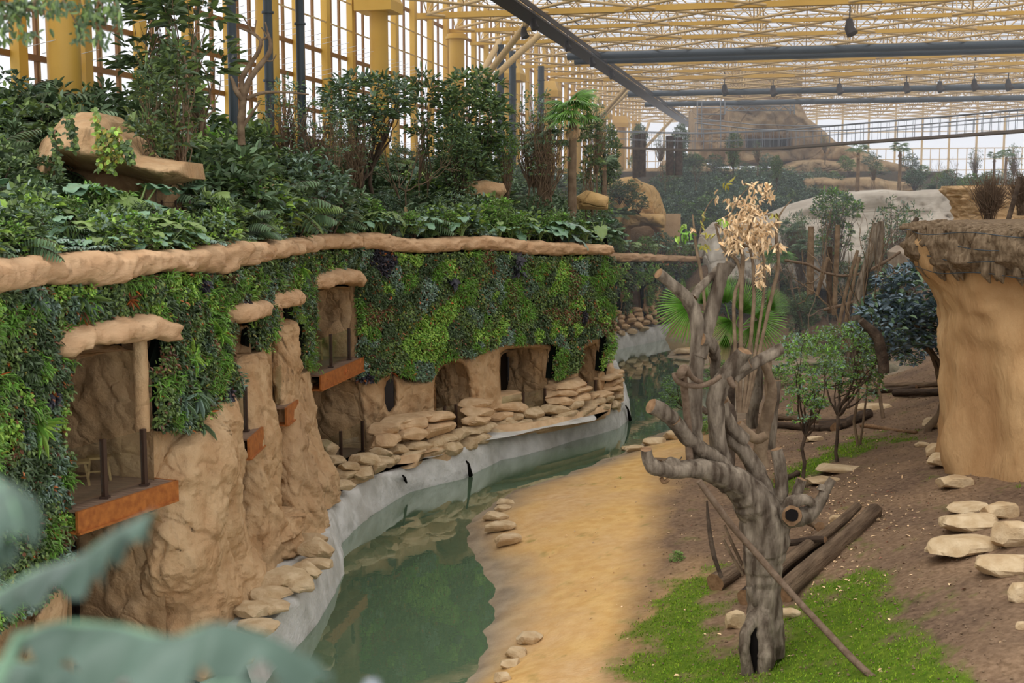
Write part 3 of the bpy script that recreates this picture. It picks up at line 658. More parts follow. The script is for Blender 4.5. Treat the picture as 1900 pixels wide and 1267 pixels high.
def green_wall(name, poly, Df, n, label, k=1.0, seed=0, holes=(), off=.12, cell=.5, bright=0.0):
    r = np.random.default_rng(seed); poly = np.array(poly, float)
    root = empty(name, (0, 0, 0), label, 'green wall')
    o = relief('planting_felt', poly, lambda x, y: Df(x) + .02, M['backing'], 14, holes, 6, .02, .25, (-.6, .6, 0), .02, 1, seed, root, 0, 1.5)
    x0, y0 = poly.min(0); x1, y1 = poly.max(0); out = []; Dm = float(Df(np.array([x0, x1])).max())
    while sum(map(len, out)) < n:
        c = r.uniform((x0 - 3, y0 - 3), (x1 + 3, y1 + 3), (n * 2, 2)); c = c[r.random(len(c)) < (Df(c[:, 0]) / Dm) ** 2]
        kk = inpoly(c, poly)
        for h in holes: kk &= ~inpoly(c, h)
        out.append(c[kk])
    c = np.concatenate(out)[:n]
    Y = Df(c[:, 0]); p = Parr(c[:, 0], c[:, 1], Y)
    e = 6.0; dd = np.stack([(c[:, 0] + e - 950) / F * Df(c[:, 0] + e) - (c[:, 0] - e - 950) / F * Df(c[:, 0] - e), Df(c[:, 0] + e) - Df(c[:, 0] - e)], 1)
    nn = unit(np.stack([dd[:, 1], -dd[:, 0], 0 * dd[:, 0]], 1)); nn[nn[:, 1] > 0.3] *= -1
    # arc coordinate for patches
    xs = np.linspace(x0 - 5, x1 + 5, 200); pl = np.stack([(xs - 950) / F * Df(xs), Df(xs)], 1); arc = np.concatenate([[0], np.cumsum(np.linalg.norm(np.diff(pl, axis=0), axis=1))])
    s_ = np.interp(c[:, 0], xs, arc); z = p[:, 2]
    ncell = int(max(8, (arc[-1] * (z.max() - z.min())) / cell ** 2)); seeds = np.stack([r.uniform(0, arc[-1], ncell), r.uniform(z.min(), z.max(), ncell)], 1)
    sp_ = r.choice(len(SPEC), ncell, p=SPW / SPW.sum()); sbright = r.random(ncell)
    sz = np.stack([s_ + .15 * fbm(p * 3, 2, seed), z * 1.0 + .15 * fbm(p * 3 + 9, 2, seed)], 1)
    best = np.full(n, 1e9); idx = np.zeros(n, int)
    for i in range(ncell):
        d2 = ((sz - seeds[i]) ** 2).sum(1); u = d2 < best; best[u] = d2[u]; idx[u] = i
    spc = sp_[idx]
    # clump puffiness
    puff = .22 * (1 - np.clip(np.sqrt(best) / cell, 0, 1)) + .10 * fbm(p * 2.2, 2, seed + 4)
    depth = r.random(n) * .20 + puff
    p = p + nn * (off * .3 + depth)[:, None] * k ** .5
    L = np.array([s[1] for s in SPEC])[spc] * r.uniform(.7, 1.35, n) * k; W = np.array([s[2] for s in SPEC])[spc] * r.uniform(.8, 1.3, n) * k
    mi = np.array([[SNAMES.index(a) for a in s[3]] for s in SPEC])[spc, (r.random(n) < .35).astype(int)]
    rr = r.random(n); mi[(rr < .02)] = 8; mi[(rr > .965)] = 7; mi[(rr > .02) & (rr < .028)] = 9
    fw = unit(nn * r.uniform(.3, 1.0, n)[:, None] + np.array([0, 0, -.35]) + r.normal(0, .6, (n, 3)))
    up = unit(nn * .7 + np.array([0, 0, .8]) + r.normal(0, .3, (n, 3)))
    mb = MB(); leaf_quads(mb, p, fw, up, L, W, mi)
    o = mb.build('wall_foliage', [M[s] for s in SNAMES], root, False); o['kind'] = 'stuff'
    return root
dl = lambda pts: pts
gw_main = [(655, 462), (700, 464), (750, 471), (800, 471), (900, 464), (950, 471), (1000, 476), (1060, 475), (1128, 474), (1131, 560), (1132, 640), (1126, 665), (1110, 688), (1112, 655), (1116, 632), (1114, 621),
           (1089, 626), (1070, 640), (1068, 684), (1042, 697), (1019, 702), (1022, 655), (1026, 641), (1012, 636), (981, 635), (927, 638), (880, 654), (863, 664), (857, 659), (830, 662), (808, 674), (803, 690), (796, 704), (770, 704), (752, 700), (722, 688), (705, 694), (690, 705), (655, 705), (652, 600)]
green_wall('green_wall', gw_main, D, 60000, 'wide green wall packed with mixed plants facing the water above the square openings', .98, 101, cell=.62)
gw_left = [(-60, 545), (0, 542), (60, 530), (130, 532), (200, 526), (280, 505), (340, 507), (400, 510), (425, 500), (460, 488), (520, 476), (570, 466), (655, 461), (658, 505), (600, 502), (566, 525), (572, 600), (573, 690), (556, 684),
           (548, 600), (530, 590), (526, 548), (500, 540), (488, 560), (500, 590), (494, 622), (478, 655), (455, 640), (458, 600), (468, 575), (440, 565), (418, 575), (408, 640), (432, 700), (432, 735), (400, 745), (350, 798), (290, 800), (274, 790), (272, 690), (292, 625), (290, 592), (200, 598), (130, 610), (72, 645),
           (105, 670), (100, 760), (108, 880), (112, 980), (105, 1040), (110, 1085), (70, 1110), (-60, 1180)]
green_wall('green_wall', gw_left, D, 46000, 'long green wall wrapping the nearest canopy and the rock pillars at left', .86, 102, cell=.42)
green_wall('green_wall', [(1126, 487), (1230, 488), (1290, 489), (1360, 500), (1350, 530), (1300, 535), (1240, 560), (1226, 600), (1196, 590), (1190, 530), (1215, 522), (1190, 522), (1162, 540), (1160, 578), (1148, 580), (1148, 530), (1135, 540), (1126, 590)], D2, 7000,
           'distant strip of green wall beyond the corner, above the far stacked stones', 1.9, 103, cell=.9)
# bromeliads and large rosettes that stand out of the planting
def rosette_mesh(nm, n, L, W, mis, seed, up=.5):
    r = np.random.default_rng(seed); a = r.uniform(0, 6.28, n) ; e = r.uniform(up - .35, up + .45, n)
    fw = np.stack([np.cos(a) * np.cos(e), np.sin(a) * np.cos(e), np.sin(e)], 1); nr = unit(np.stack([-np.cos(a) * np.sin(e), -np.sin(a) * np.sin(e), np.cos(e)], 1))
    mb = MB(); leaf_quads(mb, np.zeros((n, 3)), fw, nr, L * r.uniform(.7, 1.2, n), W, np.array(r.choice(mis, n)), .4); return mb
def wall_plant(px, py, kind, label, s=1.0, dir_=None):
    mb = rosette_mesh('x', 26 if kind != 'antler' else 20, .34 * s, .05 * s, {'brom': [7, 8, 1], 'spiky': [2, 5, 0], 'antler': [5, 2], 'purple': [6], 'fernb': [3, 4]}[kind], int(px * 7 + py))
    if kind == 'purple': mb = rosette_mesh('x', 22, .3 * s, .16 * s, [6], int(px))
    o = mb.build('bromeliad' if kind == 'brom' else 'wall_plant', [M[s_] for s_ in SNAMES], None, False)
    n = outward(px); p = P(px, py, D(px)); o.location = (p[0] + n[0] * .25, p[1] + n[1] * .25, p[2])
    o.rotation_euler = Vector((n[0], n[1], .5)).to_track_quat('Z', 'Y').to_euler()
    tag(o, label, 'plant')
for (px, py, kd, s, lb) in [(125, 572, 'brom', 1.0, 'rusty bromeliad rosette in the green wall above the nearest canopy, right of the yellow one'), (40, 556, 'spiky', 1.0, 'grey-green spiky rosette near the lip at far left of the green wall'), (128, 553, 'spiky', 1.3, 'long-leaved pale rosette just above the rusty bromeliad'),
                        (220, 556, 'brom', .8, 'orange-brown bromeliad under the lip above the right half of the nearest canopy'), (297, 668, 'brom', .8, 'rust bromeliad beside the right tip of the nearest canopy'), (335, 662, 'fernb', 1.2, 'bright lime fern clump right of the nearest canopy'),
                        (385, 620, 'fernb', 1.3, 'bright lime fern tuft high between nearest canopy and second canopy'), (485, 610, 'fernb', 1.0, 'lime fern hanging beside the slender pillar top'), (340, 730, 'antler', 1.6, 'large staghorn fern above the rock buttress'), (350, 785, 'antler', 1.5, 'staghorn fern spilling over the top of the rock buttress'), (315, 745, 'antler', 1.3, 'smaller staghorn fern left of the large one over the buttress'),
                        (40, 790, 'fernb', 1.5, 'lime fern at left edge below the canopy'), (540, 498, 'fernb', 1.2, 'lime feathery fern left of the mushroom canopy'), (945, 480, 'purple', 1.6, 'black-purple leafed plant directly under the lip of the wide green wall'), (950, 500, 'purple', 1.4, 'black-purple plant just below its twin on the wide green wall'),
                        (825, 520, 'purple', 1.5, 'dark blackish plant left of centre on the wide green wall'), (905, 500, 'brom', .8, 'small orange bromeliad near the top of the wide green wall'), (715, 690, 'brom', 1.0, 'yellow-orange bromeliad above the oval opening')]:
    wall_plant(px, py, kd, lb, s)

# ================================================================ bank, water, ground
btop = [(430, 1200), (535, 1128), (575, 1062), (611, 1000), (613, 960), (612, 928), (650, 905), (700, 885), (739, 858), (779, 851), (847, 837), (908, 808), (929, 799), (963, 793), (1026, 784), (1074, 774), (1126, 760), (1158, 745), (1150, 700), (1140, 668)]
bwat = [(470, 1290), (590, 1157), (622, 1100), (638, 1058), (634, 1030), (636, 1005), (685, 958), (758, 914), (810, 900), (865, 887), (890, 873), (932, 853), (970, 845), (1020, 832), (1063, 818), (1110, 806), (1147, 795), (1171, 775), (1165, 735), (1150, 690)]
BT = np.array([PZ(x, y, GZ - .15) for x, y in btop]); BW = np.array([PZ(x, y, 0.0) for x, y in bwat])
def fine(A, k):
    t = np.linspace(0, len(A) - 1, k); i = np.minimum(t.astype(int), len(A) - 2); f = (t - i)[:, None]
    return A[i] * (1 - f) + A[i + 1] * f
n_ = 420; T_, W_ = fine(BT, n_), fine(BW, n_)
for q in (T_, W_):
    for _ in range(5): q[1:-1] = (q[:-2] + q[1:-1] * 2 + q[2:]) / 4
inn = unit((T_ - W_) * np.array([1, 1, 0])); rows = []
for t in np.linspace(0, 1, 22):
    r_ = W_ * (1 - t) + T_ * t; r_[:, 2] += .22 * math.sin(t * math.pi)
    rows.append(r_)
lo = W_ - inn * .15; lo[:, 2] = -1.3; lo2 = W_ - inn * .03; lo2[:, 2] = -.3
back = T_ + inn * 1.3; back[:, 2] = GZ - .13; back2 = T_ + inn * 5; back2[:, 2] = GZ - .13
V = np.array([lo, lo2] + rows + [back, back2]); fl = V.reshape(-1, 3)
V[:-2] += ((inn[None] * (-.12 * fbm(fl * 1.2, 4, 60) - .5 * crag(fl, 61, .8, .5)).reshape(V.shape[:2])[..., None]))[:-2] * np.concatenate([np.ones(len(V) - 6), [.7, .4, .15, 0]])[:, None, None]
mb = MB(); grid(mb, V); tag(mb.build('concrete_bank', M['concrete']), 'grey sculpted concrete bank curving along the left side of the water', 'bank', None, 'structure')
sel = np.where((T_[:, 1] > 33))[0]; Tm, im = T_[sel], inn[sel]; rws = []
for o_, zz in ((.45, -.4), (.6, -.05), (.9, .08), (1.3, .18), (2.2, .2), (2.6, -.2)): q_ = Tm + im * o_; q_[:, 2] = GZ - .1 + zz; rws.append(q_)
Vr = np.array(rws); fr_ = Vr.reshape(-1, 3); Vr += (im[None] * (-.3 * crag(fr_, 66, 1.3, 1.5)).reshape(Vr.shape[:2])[..., None]); mb = MB(); grid(mb, Vr); tag(mb.build('trim_1', M['stone_tan']), kind='structure')
# vertical grooves: drain notches on the bank
for k_, (px, py, lb) in enumerate([(745, 895, 'leftmost'), (862, 868, 'second from left'), (1064, 795, 'third from left'), (1160, 765, 'last, at the corner')]):
    mb = MB(); a = PZ(px, py - 12, .85); b = PZ(px + 8, py + 14, .05); i0 = np.argmin(np.abs(W_[:, 0] - a[0])); nn = -inn[i0] * .08
    mid = (a + b) / 2; mid[2] += .16
    tube(mb, [a + nn, mid + nn, b + nn], [.03, .045, .09], 8); tag(mb.build('drain_streak', M['hollow']), f'dark drain pipe mouth on the concrete bank, {lb}', 'drain')
# far bank
fb_top = [(1100, 640), (1130, 632), (1160, 624), (1194, 619), (1230, 612), (1285, 600), (1330, 590)]; fb_w = [(1100, 660), (1130, 653), (1165, 644), (1200, 637), (1240, 628), (1285, 618), (1340, 605)]
mb = MB(); A = fine(np.array([PZ(x, y, 0) for x, y in fb_w]), 60); B = A + np.array([0.1, .7, 1.0]); B2 = B + np.array([0, 4, .1]); A0 = A - np.array([0, .2, 1.3])
V = np.array([A0, A, A * .5 + B * .5 + [0, 0, .1], B, B2]); fl = V.reshape(-1, 3); V[..., 1] -= (.25 * fbm(fl * .5, 3, 62)).reshape(V.shape[:2]); grid(mb, V)
tag(mb.build('far_concrete_bank', M['concrete']), 'pale concrete bank on the far side of the pool', 'bank', None, 'structure')

# ---- ground heightfield
shore = [(873, 1257), (888, 1220), (897, 1170), (906, 1117), (895, 1065), (880, 1036), (865, 1006), (863, 977), (880, 956), (913, 934), (950, 911), (1005, 894), (1061, 874), (1116, 853), (1164, 833), (1201, 810), (1240, 798), (1286, 786), (1330, 770), (1345, 740), (1340, 700), (1290, 680), (1231, 663), (1250, 650), (1285, 638), (1340, 628)]
ctl = [(1000, 1000, .45), (1100, 900, .35), (1050, 1150, .6), (980, 1250, .55), (930, 1000, .3), (1200, 850, .4), (1290, 860, .7), (1180, 1050, .8), (1150, 1250, .9), (1300, 1000, 1.0), (1300, 1200, 1.1), (1410, 1240, 1.25), (1500, 1100, 1.6), (1600, 1240, 1.9), (1700, 1100, 2.4), (1760, 950, 2.6),
       (1850, 1200, 2.8), (1890, 1000, 3.1), (1810, 880, 2.8), (1600, 870, 1.9), (1500, 800, 1.2), (1400, 790, .8), (1700, 800, 2.2), (1650, 750, 1.4), (1500, 740, .8), (1430, 700, .6), (1500, 620, 1.2), (1400, 620, .7), (1760, 740, 2.4), (1780, 640, 3), (1640, 780, 1.6), (1560, 900, 1.8), (1480, 900, 1.4),
       (1300, 560, 1.6), (1500, 540, 3.0), (1400, 530, 3.0), (1700, 560, 3.5), (1310, 640, .4), (1260, 645, .25), (1550, 690, 1.0), (1680, 690, 1.6)]
ctl_stream = [(1600, 700, -.45), (1640, 690, -.45), (1620, 735, -.3), (1600, 660, -.4)]
pts = [PZ(x, y, 0.0) for x, y in shore]
sh = np.array(pts)
for i in range(1, len(sh) - 1):
    t = sh[i + 1] - sh[i - 1]; n = np.array([t[1], -t[0], 0]); n /= np.linalg.norm(n)      # shoreline runs away from camera: water is on its left
    for dd, zz in ((-1.6, -.75), (1.4, .32)): pts.append(sh[i] + n * dd * (1 if sh[i][1] < 50 else 1.6) + np.array([0, 0, zz]))
pts += [PZ(x, y, z) for x, y, z in ctl + ctl_stream]
for x, y in [(680, 1100), (700, 1250), (720, 1000), (800, 930), (900, 890), (1000, 860), (1100, 830), (1180, 790), (1200, 740), (1220, 700), (1180, 680), (1240, 740), (1280, 740), (1150, 660)]: pts.append(PZ(x, y, -1.0))
for Y in (20, 30, 40, 55, 75, 95, 120): pts.append(np.array([-12 - Y * .1, Y, -1.2]))
pts += [np.array([a, b, c]) for a, b, c in [(0, 12, .6), (8, 12, 2.5), (14, 14, 3.3), (16, 22, 3.8), (18, 32, 4), (22, 45, 4.2), (30, 60, 5), (40, 80, 6), (26, 85, 5), (30, 95, 6), (15, 95, 5.5), (6, 110, 4), (50, 120, 7), (20, 130, 8), (0, 130, 5)]]
CP = np.array(pts); K_ = np.linalg.norm(CP[:, None, :2] - CP[None, :, :2], axis=2); wts = np.linalg.solve(K_ + np.eye(len(CP)) * -.03, CP[:, 2])
def H(x, y):
    x = np.atleast_1d(np.asarray(x, float)); y = np.atleast_1d(np.asarray(y, float)); r = np.zeros(len(x))
    for c, w_ in zip(CP, wts): r += w_ * np.hypot(x - c[0], y - c[1])
    return np.clip(r, -1.3, 12)
def hit(px, py, lift=0.0):
    a, y, z = ray(px, py); lo_, Ys = None, np.concatenate([np.arange(12, 60, .15), np.arange(60, 160, .5)])
    t = Ys / y; h = H(a * t, Ys); zz = CZ + z * t; k = np.argmax(zz < h + lift) if (zz < h + lift).any() else -1
    return np.array([a * t[k], Ys[k], zz[k]])
Yr = np.concatenate([np.linspace(10, 50, 330), np.linspace(50.2, 80, 110), np.linspace(80.5, 150, 70)])
Sx = np.linspace(-.24, .62, 400)
gx = Sx[None] * Yr[:, None]; gy = np.repeat(Yr[:, None], len(Sx), 1); gz = H(gx.ravel(), gy.ravel())
pp = np.stack([gx.ravel(), gy.ravel(), gz], 1)
# surface kinds painted by where they lie (sand path, soil, grass, algae bed)
ra = (CZ - pp[:, 2]); tpx = 950 + F * pp[:, 0] / (pp[:, 1] * cp + (ra) * sp); 
dcam = pp[:, 1] * cp + ra * sp; tpy = 633.5 + F * (ra * cp - pp[:, 1] * sp) / dcam
uv = np.stack([tpx, tpy], 1)
wv = np.stack([fbm(pp * .9, 4, 70), fbm(pp * .9 + 30, 4, 71)], 1) * 26 * (30 / np.maximum(pp[:, 1], 20))[:, None]
def region(poly, soft):
    q = uv + wv; ins = inpoly(q, poly); d = distpoly(q, poly); d[~ins] *= -1; return np.clip(d / soft * .5 + .5, 0, 1)
sandp = [(860, 1300), (850, 1000), (900, 920), (1160, 820), (1330, 770), (1345, 730), (1330, 600), (1220, 620), (1220, 690), (1290, 770), (1295, 830), (1230, 890), (1215, 960), (1200, 1020), (1175, 1080), (1165, 1130), (1150, 1180), (1130, 1230), (1110, 1320)]
sand = region(sandp, 40)
g1 = region([(1180, 1150), (1260, 1060), (1330, 1055), (1345, 1100), (1300, 1160), (1340, 1200), (1420, 1190), (1400, 1330), (1110, 1330), (1150, 1210)], 45)
g2 = region([(1460, 1150), (1490, 1110), (1560, 1060), (1600, 1060), (1650, 1100), (1680, 1120), (1650, 1170), (1720, 1190), (1800, 1230), (1840, 1290), (1840, 1330), (1400, 1330), (1420, 1180)], 40)
g3 = region([(1425, 895), (1480, 870), (1530, 840), (1600, 815), (1700, 806), (1710, 812), (1620, 828), (1560, 850), (1520, 880), (1490, 905), (1440, 915)], 14)
g4 = region([(1450, 640), (1590, 610), (1600, 640), (1560, 660), (1460, 670)], 12)
g5 = region([(1560, 1000), (1600, 990), (1640, 1060), (1800, 1130), (1780, 1180), (1700, 1150), (1640, 1120)], 60) * .35
gm = (1.5 * fbm(pp * 2.1, 4, 72) + .5 * fbm(pp * 9, 2, 73) + .35)
ochre = region([(1110, 1330), (1150, 1180), (1185, 1105), (1280, 1050), (1320, 1080), (1230, 1150), (1190, 1230), (1180, 1330)], 40) * .8
grass = np.clip(np.maximum.reduce([g1 * .9, g2, g3, g4, g5]) * 1.9 + gm * .9 - .85, 0, 1)
bed = np.clip(-pp[:, 2] / .7, 0, 1); sand = np.maximum(sand, ochre * .5); grass = np.clip(grass - ochre * .25 * (1 - gm * .5), 0, 1)
darks = region([(1215, 900), (1310, 880), (1330, 1000), (1300, 1045), (1215, 1040)], 40)
wetl = np.clip(1 - np.abs(pp[:, 2] - .05) / .16, 0, 1)
colr = np.stack([sand, grass, np.maximum(bed, 0), np.clip(1.25 - pp[:, 2] / .30 + .35 * fbm(pp * .8, 3, 77), 0, 1)], 1)
pp[:, 2] += .035 * fbm(pp * 2.2, 4, 74) + (1 - sand) * .03 * fbm(pp * 6, 3, 75) * (pp[:, 2] > 0)
mb = MB(); grid(mb, pp.reshape(*gx.shape, 3), 0, colr)
def groundmat():
    m = bpy.data.materials.new('ground_surface'); m.use_nodes = True; nt = m.node_tree; N = nt.nodes; Lk = nt.links; b = N['Principled BSDF']; b.inputs['Roughness'].default_value = .9; b.inputs['Specular IOR Level'].default_value = .15
    at = N.new('ShaderNodeAttribute'); at.attribute_name = 'Col'; sp_ = N.new('ShaderNodeSeparateColor'); Lk.new(at.outputs['Color'], sp_.inputs[0])
    ps = N.new('ShaderNodeNewGeometry').outputs['Position']
    def nz(sc, d=4):
        n = N.new('ShaderNodeTexNoise'); n.inputs['Scale'].default_value = sc; n.inputs['Detail'].default_value = d; Lk.new(ps, n.inputs['Vector']); return n.outputs['Fac']
    def ramp(f, c1, c2, a=.35, b_=.65):
        r = N.new('ShaderNodeValToRGB'); Lk.new(f, r.inputs[0]); r.color_ramp.elements[0].position = a; r.color_ramp.elements[1].position = b_; r.color_ramp.elements[0].color = (*c1, 1); r.color_ramp.elements[1].color = (*c2, 1); return r.outputs[0]
    def mix(f, a, b_):
        x = N.new('ShaderNodeMixRGB'); Lk.new(f, x.inputs[0]); Lk.new(a, x.inputs[1]); Lk.new(b_, x.inputs[2]); return x.outputs[0]
    soil = mix(ramp(nz(.5), (0, 0, 0), (1, 1, 1)), ramp(nz(7), srgb(88, 69, 54), srgb(122, 99, 78)), ramp(nz(9), srgb(116, 92, 68), srgb(148, 121, 94)))
    sandc = mix(ramp(nz(.35), (0, 0, 0), (1, 1, 1), .4, .7), ramp(nz(2.5), srgb(202, 158, 94), srgb(216, 176, 112)), ramp(nz(4), srgb(194, 154, 104), srgb(208, 172, 126)))
    gr = ramp(nz(5, 6), srgb(74, 98, 20), srgb(98, 116, 32))
    bedc = ramp(nz(1.2), srgb(56, 82, 50), srgb(84, 108, 68))
    c = mix(sp_.outputs[0], soil, sandc); c = mix(sp_.outputs[1], c, gr); wet = ramp(nz(1.5), srgb(134, 118, 96), srgb(166, 148, 122)); c = mix(at.outputs['Alpha'], c, wet); c = mix(sp_.outputs[2], c, bedc); Lk.new(c, b.inputs['Base Color'])
    bp = N.new('ShaderNodeBump'); bp.inputs['Strength'].default_value = .6; bp.inputs['Distance'].default_value = .05; Lk.new(nz(14, 6), bp.inputs['Height']); Lk.new(bp.outputs[0], b.inputs['Normal'])
    return m
tag(mb.build('floor', groundmat()), kind='structure')
# ---- water
def watermat():
    m = bpy.data.materials.new('pool_water'); m.use_nodes = True; nt = m.node_tree; N = nt.nodes; Lk = nt.links; N.clear()
    out = N.new('ShaderNodeOutputMaterial'); tr = N.new('ShaderNodeBsdfTransparent'); tr.inputs[0].default_value = (.55, .72, .58, 1)
    df = N.new('ShaderNodeBsdfDiffuse'); df.inputs[0].default_value = (*srgb(112, 136, 104), 1)
    gl = N.new('ShaderNodeBsdfGlossy'); gl.inputs['Roughness'].default_value = .02; gl.inputs[0].default_value = (.95, 1, .97, 1)
    m1 = N.new('ShaderNodeMixShader'); m1.inputs[0].default_value = .62; Lk.new(tr.outputs[0], m1.inputs[1]); Lk.new(df.outputs[0], m1.inputs[2])
    fr = N.new('ShaderNodeFresnel'); fr.inputs[0].default_value = 1.45
    bp = N.new('ShaderNodeBump'); bp.inputs['Strength'].default_value = .12; bp.inputs['Distance'].default_value = .02
    n = N.new('ShaderNodeTexNoise'); n.inputs['Scale'].default_value = 1.5; n.inputs['Detail'].default_value = 3; Lk.new(N.new('ShaderNodeNewGeometry').outputs['Position'], n.inputs['Vector']); Lk.new(n.outputs['Fac'], bp.inputs['Height'])
    Lk.new(bp.outputs[0], gl.inputs['Normal'])
    ml = N.new('ShaderNodeMath'); ml.operation = 'MULTIPLY_ADD'; ml.inputs[1].default_value = 1.5; ml.inputs[2].default_value = .06; ml.use_clamp = True; Lk.new(fr.outputs[0], ml.inputs[0])
    m2 = N.new('ShaderNodeMixShader'); Lk.new(ml.outputs[0], m2.inputs[0]); Lk.new(m1.outputs[0], m2.inputs[1]); Lk.new(gl.outputs[0], m2.inputs[2]); Lk.new(m2.outputs[0], out.inputs[0])
    return m
mb = MB(); gx_ = np.linspace(-12, 30, 30); gy_ = np.linspace(10, 100, 60); Vw = np.stack([*np.meshgrid(gx_, gy_), np.zeros((60, 30))], -1); grid(mb, Vw)
tag(mb.build('pool_water', watermat()), 'calm green water of the curving channel between bank and sand', 'water', None, 'structure')
# ---- stones
STONES = []
def slab_mesh(seed):
    r = np.random.default_rng(seed); n, k = 34, 9
    an = np.linspace(0, 2 * math.pi, n, endpoint=False)
    rad = 1 + .10 * np.cos(2 * an + r.uniform(0, 6)) + .07 * np.cos(3 * an + r.uniform(0, 6)) + .05 * np.cos(5 * an + r.uniform(0, 6))
    c_ = np.sign(np.cos(an)) * np.abs(np.cos(an)) ** .45 * rad; s_ = np.sign(np.sin(an)) * np.abs(np.sin(an)) ** .45 * rad
    prof = [(0, .0), (.8, .0), (.93, .10), (.99, .25), (1.0, .45), (.98, .65), (.93, .84), (.84, .95), (.6, 1.0), (.3, 1.01), (.0, 1.0)]
    R = np.array([[[c_[j] * p[0] * .5, s_[j] * p[0] * .5, p[1]] for j in range(n)] for p in prof]); fl = R.reshape(-1, 3)
    off = .12 * fbm(fl * 2.5 + seed, 2, seed) + .10 * np.round(fbm(fl * np.array([3, 3, 1.2]) + seed, 2, seed) * 3) / 3
    R = R + (R - np.array([0, 0, .5])) * (off * .5).reshape(n and R.shape[:2])[..., None]
    q_ = R.reshape(-1, 3) - [0, 0, .5]
    for _ in range(16):
        nv = r.normal(0, 1, 3) * [1, 1, .8]; nv /= np.linalg.norm(nv); ex = (q_ @ nv).max(); dcut = ex * r.uniform(.62, .90); over_ = np.maximum(q_ @ nv - dcut, 0); q_ = q_ - over_[:, None] * nv
    q_ = (q_ - (q_.max(0) + q_.min(0)) / 2) / (q_.max(0) - q_.min(0)); R = (q_ + [0, 0, .5]).reshape(R.shape); R[..., 2] = np.clip(R[..., 2], 0, 1.1); mb = MB(); grid(mb, R[::-1], 0, None, True)
    o = mb.build('limestone_slab', M['stone'], None, True, False); o2 = mb.build('limestone_slab', M['stone_tan'], None, True, False); return o.data, o2.data
SLAB = [slab_mesh(s) for s in range(9)]
for a_ in SLAB:
    for m_ in a_: m_.polygons.foreach_set('use_smooth', [False] * len(m_.polygons))
def place_stone(c, wd, dp, ht, rz, label, group, tan=False, tilt=0.0, name='limestone_slab'):
    o = bpy.data.objects.new(name, SLAB[random.randrange(9)][1 if tan else 0]); COL.objects.link(o)
    o.location = c; o.scale = (wd, dp, ht); o.rotation_euler = (random.uniform(-.04, .04) + tilt, random.uniform(-.05, .05), rz); tag(o, label, 'rock', group); return o
def ybank(px):
    i = np.argmin(np.abs((950 + F * T_[:, 0] / T_[:, 1]) - px) + np.where(T_[:, 1] < 30, 5000 if px > 620 else 0, 0)); return T_[i, 1]
rows8 = {0: [(85, 1005, 125, 75), (235, 965, 190, 70), (390, 945, 150, 75), (520, 925, 150, 100), (625, 890, 85, 80), (710, 850, 170, 80), (830, 800, 60, 60), (930, 755, 120, 65), (1035, 725, 110, 50), (1155, 725, 145, 65), (1315, 695, 180, 75), (1475, 655, 150, 70), (1580, 625, 70, 60), (1655, 610, 90, 70), (1705, 580, 50, 60)],
         1: [(25, 940, 60, 60), (120, 925, 145, 70), (275, 895, 170, 65), (380, 870, 70, 60), (460, 850, 130, 70), (575, 820, 130, 80), (690, 775, 160, 60), (755, 740, 90, 45), (860, 745, 60, 60), (900, 715, 90, 60), (970, 690, 80, 60), (1095, 665, 160, 70), (1250, 645, 170, 75), (1385, 605, 120, 60), (1510, 580, 130, 55), (1605, 560, 80, 60), (1670, 545, 60, 60)],
         2: [(225, 820, 210, 90), (420, 800, 220, 100), (55, 880, 120, 110), (700, 712, 200, 80), (870, 680, 130, 60), (990, 630, 80, 50), (1280, 575, 150, 60), (1400, 550, 110, 55), (1500, 540, 60, 50), (1650, 480, 120, 50), (1570, 520, 130, 45), (1655, 520, 60, 50)],
         3: [(55, 790, 110, 90), (180, 745, 230, 90), (400, 700, 190, 80), (700, 655, 190, 70), (890, 620, 230, 70), (1280, 520, 170, 60), (1420, 500, 150, 55), (1650, 435, 130, 50), (1640, 400, 150, 50)],
         4: [(250, 690, 330, 60), (700, 600, 150, 70), (880, 560, 180, 70), (1340, 465, 270, 70), (1645, 375, 120, 50)]}
RN = {0: 'pale limestone block in the bottom course right on the concrete bank', 1: 'pale limestone block in the second course above the concrete bank', 2: 'tan carved ledge block in the third course below the rock openings', 3: 'tan carved ledge block in the fourth course below the rock openings', 4: 'tan carved top ledge directly against the rock face'}
for t, L_ in rows8.items():
    for (x, y, w_, h_) in L_:
        px, py = 700 + x / 3.8, 600 + y / 3.8; Y = ybank(px) + .22 + .34 * t; m_ = mpp(Y); c = P(px, py, Y); dx = T_[:, 0]; 
        i = np.argmin(np.abs(T_[:, 1] - ybank(px))); tg = T_[min(i + 6, n_ - 1)] - T_[max(i - 6, 0)]; rz = math.atan2(tg[1], tg[0])
        ca = abs(math.cos(rz)); place_stone(c, w_ / 3.8 * m_ / max(.62, ca) * 1.04, .75 + .12 * t, h_ / 3.8 * m_ * 1.04, rz + random.uniform(-.06, .06), RN[t], RN[t].replace('block', 'blocks').replace('top ledge', 'top ledges'), t >= 2)
for (x, y, w_, h_) in [(650, 1110, 150, 110), (600, 1080, 120, 90), (870, 1150, 170, 70), (790, 1180, 120, 50), (760, 1240, 170, 70), (870, 1230, 130, 70), (950, 1200, 90, 80), (660, 1200, 100, 80), (640, 1250, 120, 60), (970, 1140, 100, 40), (730, 1290, 150, 60), (640, 1310, 120, 60), (700, 1150, 120, 60)]:
    px, py = 400 + x / 3.168, 500 + y / 3.168; c = PZ(px, py, GZ + (.3 if y < 1190 else 0)); m_ = mpp(c[1]); place_stone(c, w_ / 3.168 * m_ * 1.1, .9, h_ / 3.168 * m_ * 1.0, random.uniform(.3, 1.2), 'pale limestone slab piled in front of the ground-floor room below the numbered beam', 'limestone slabs piled below the numbered beam')
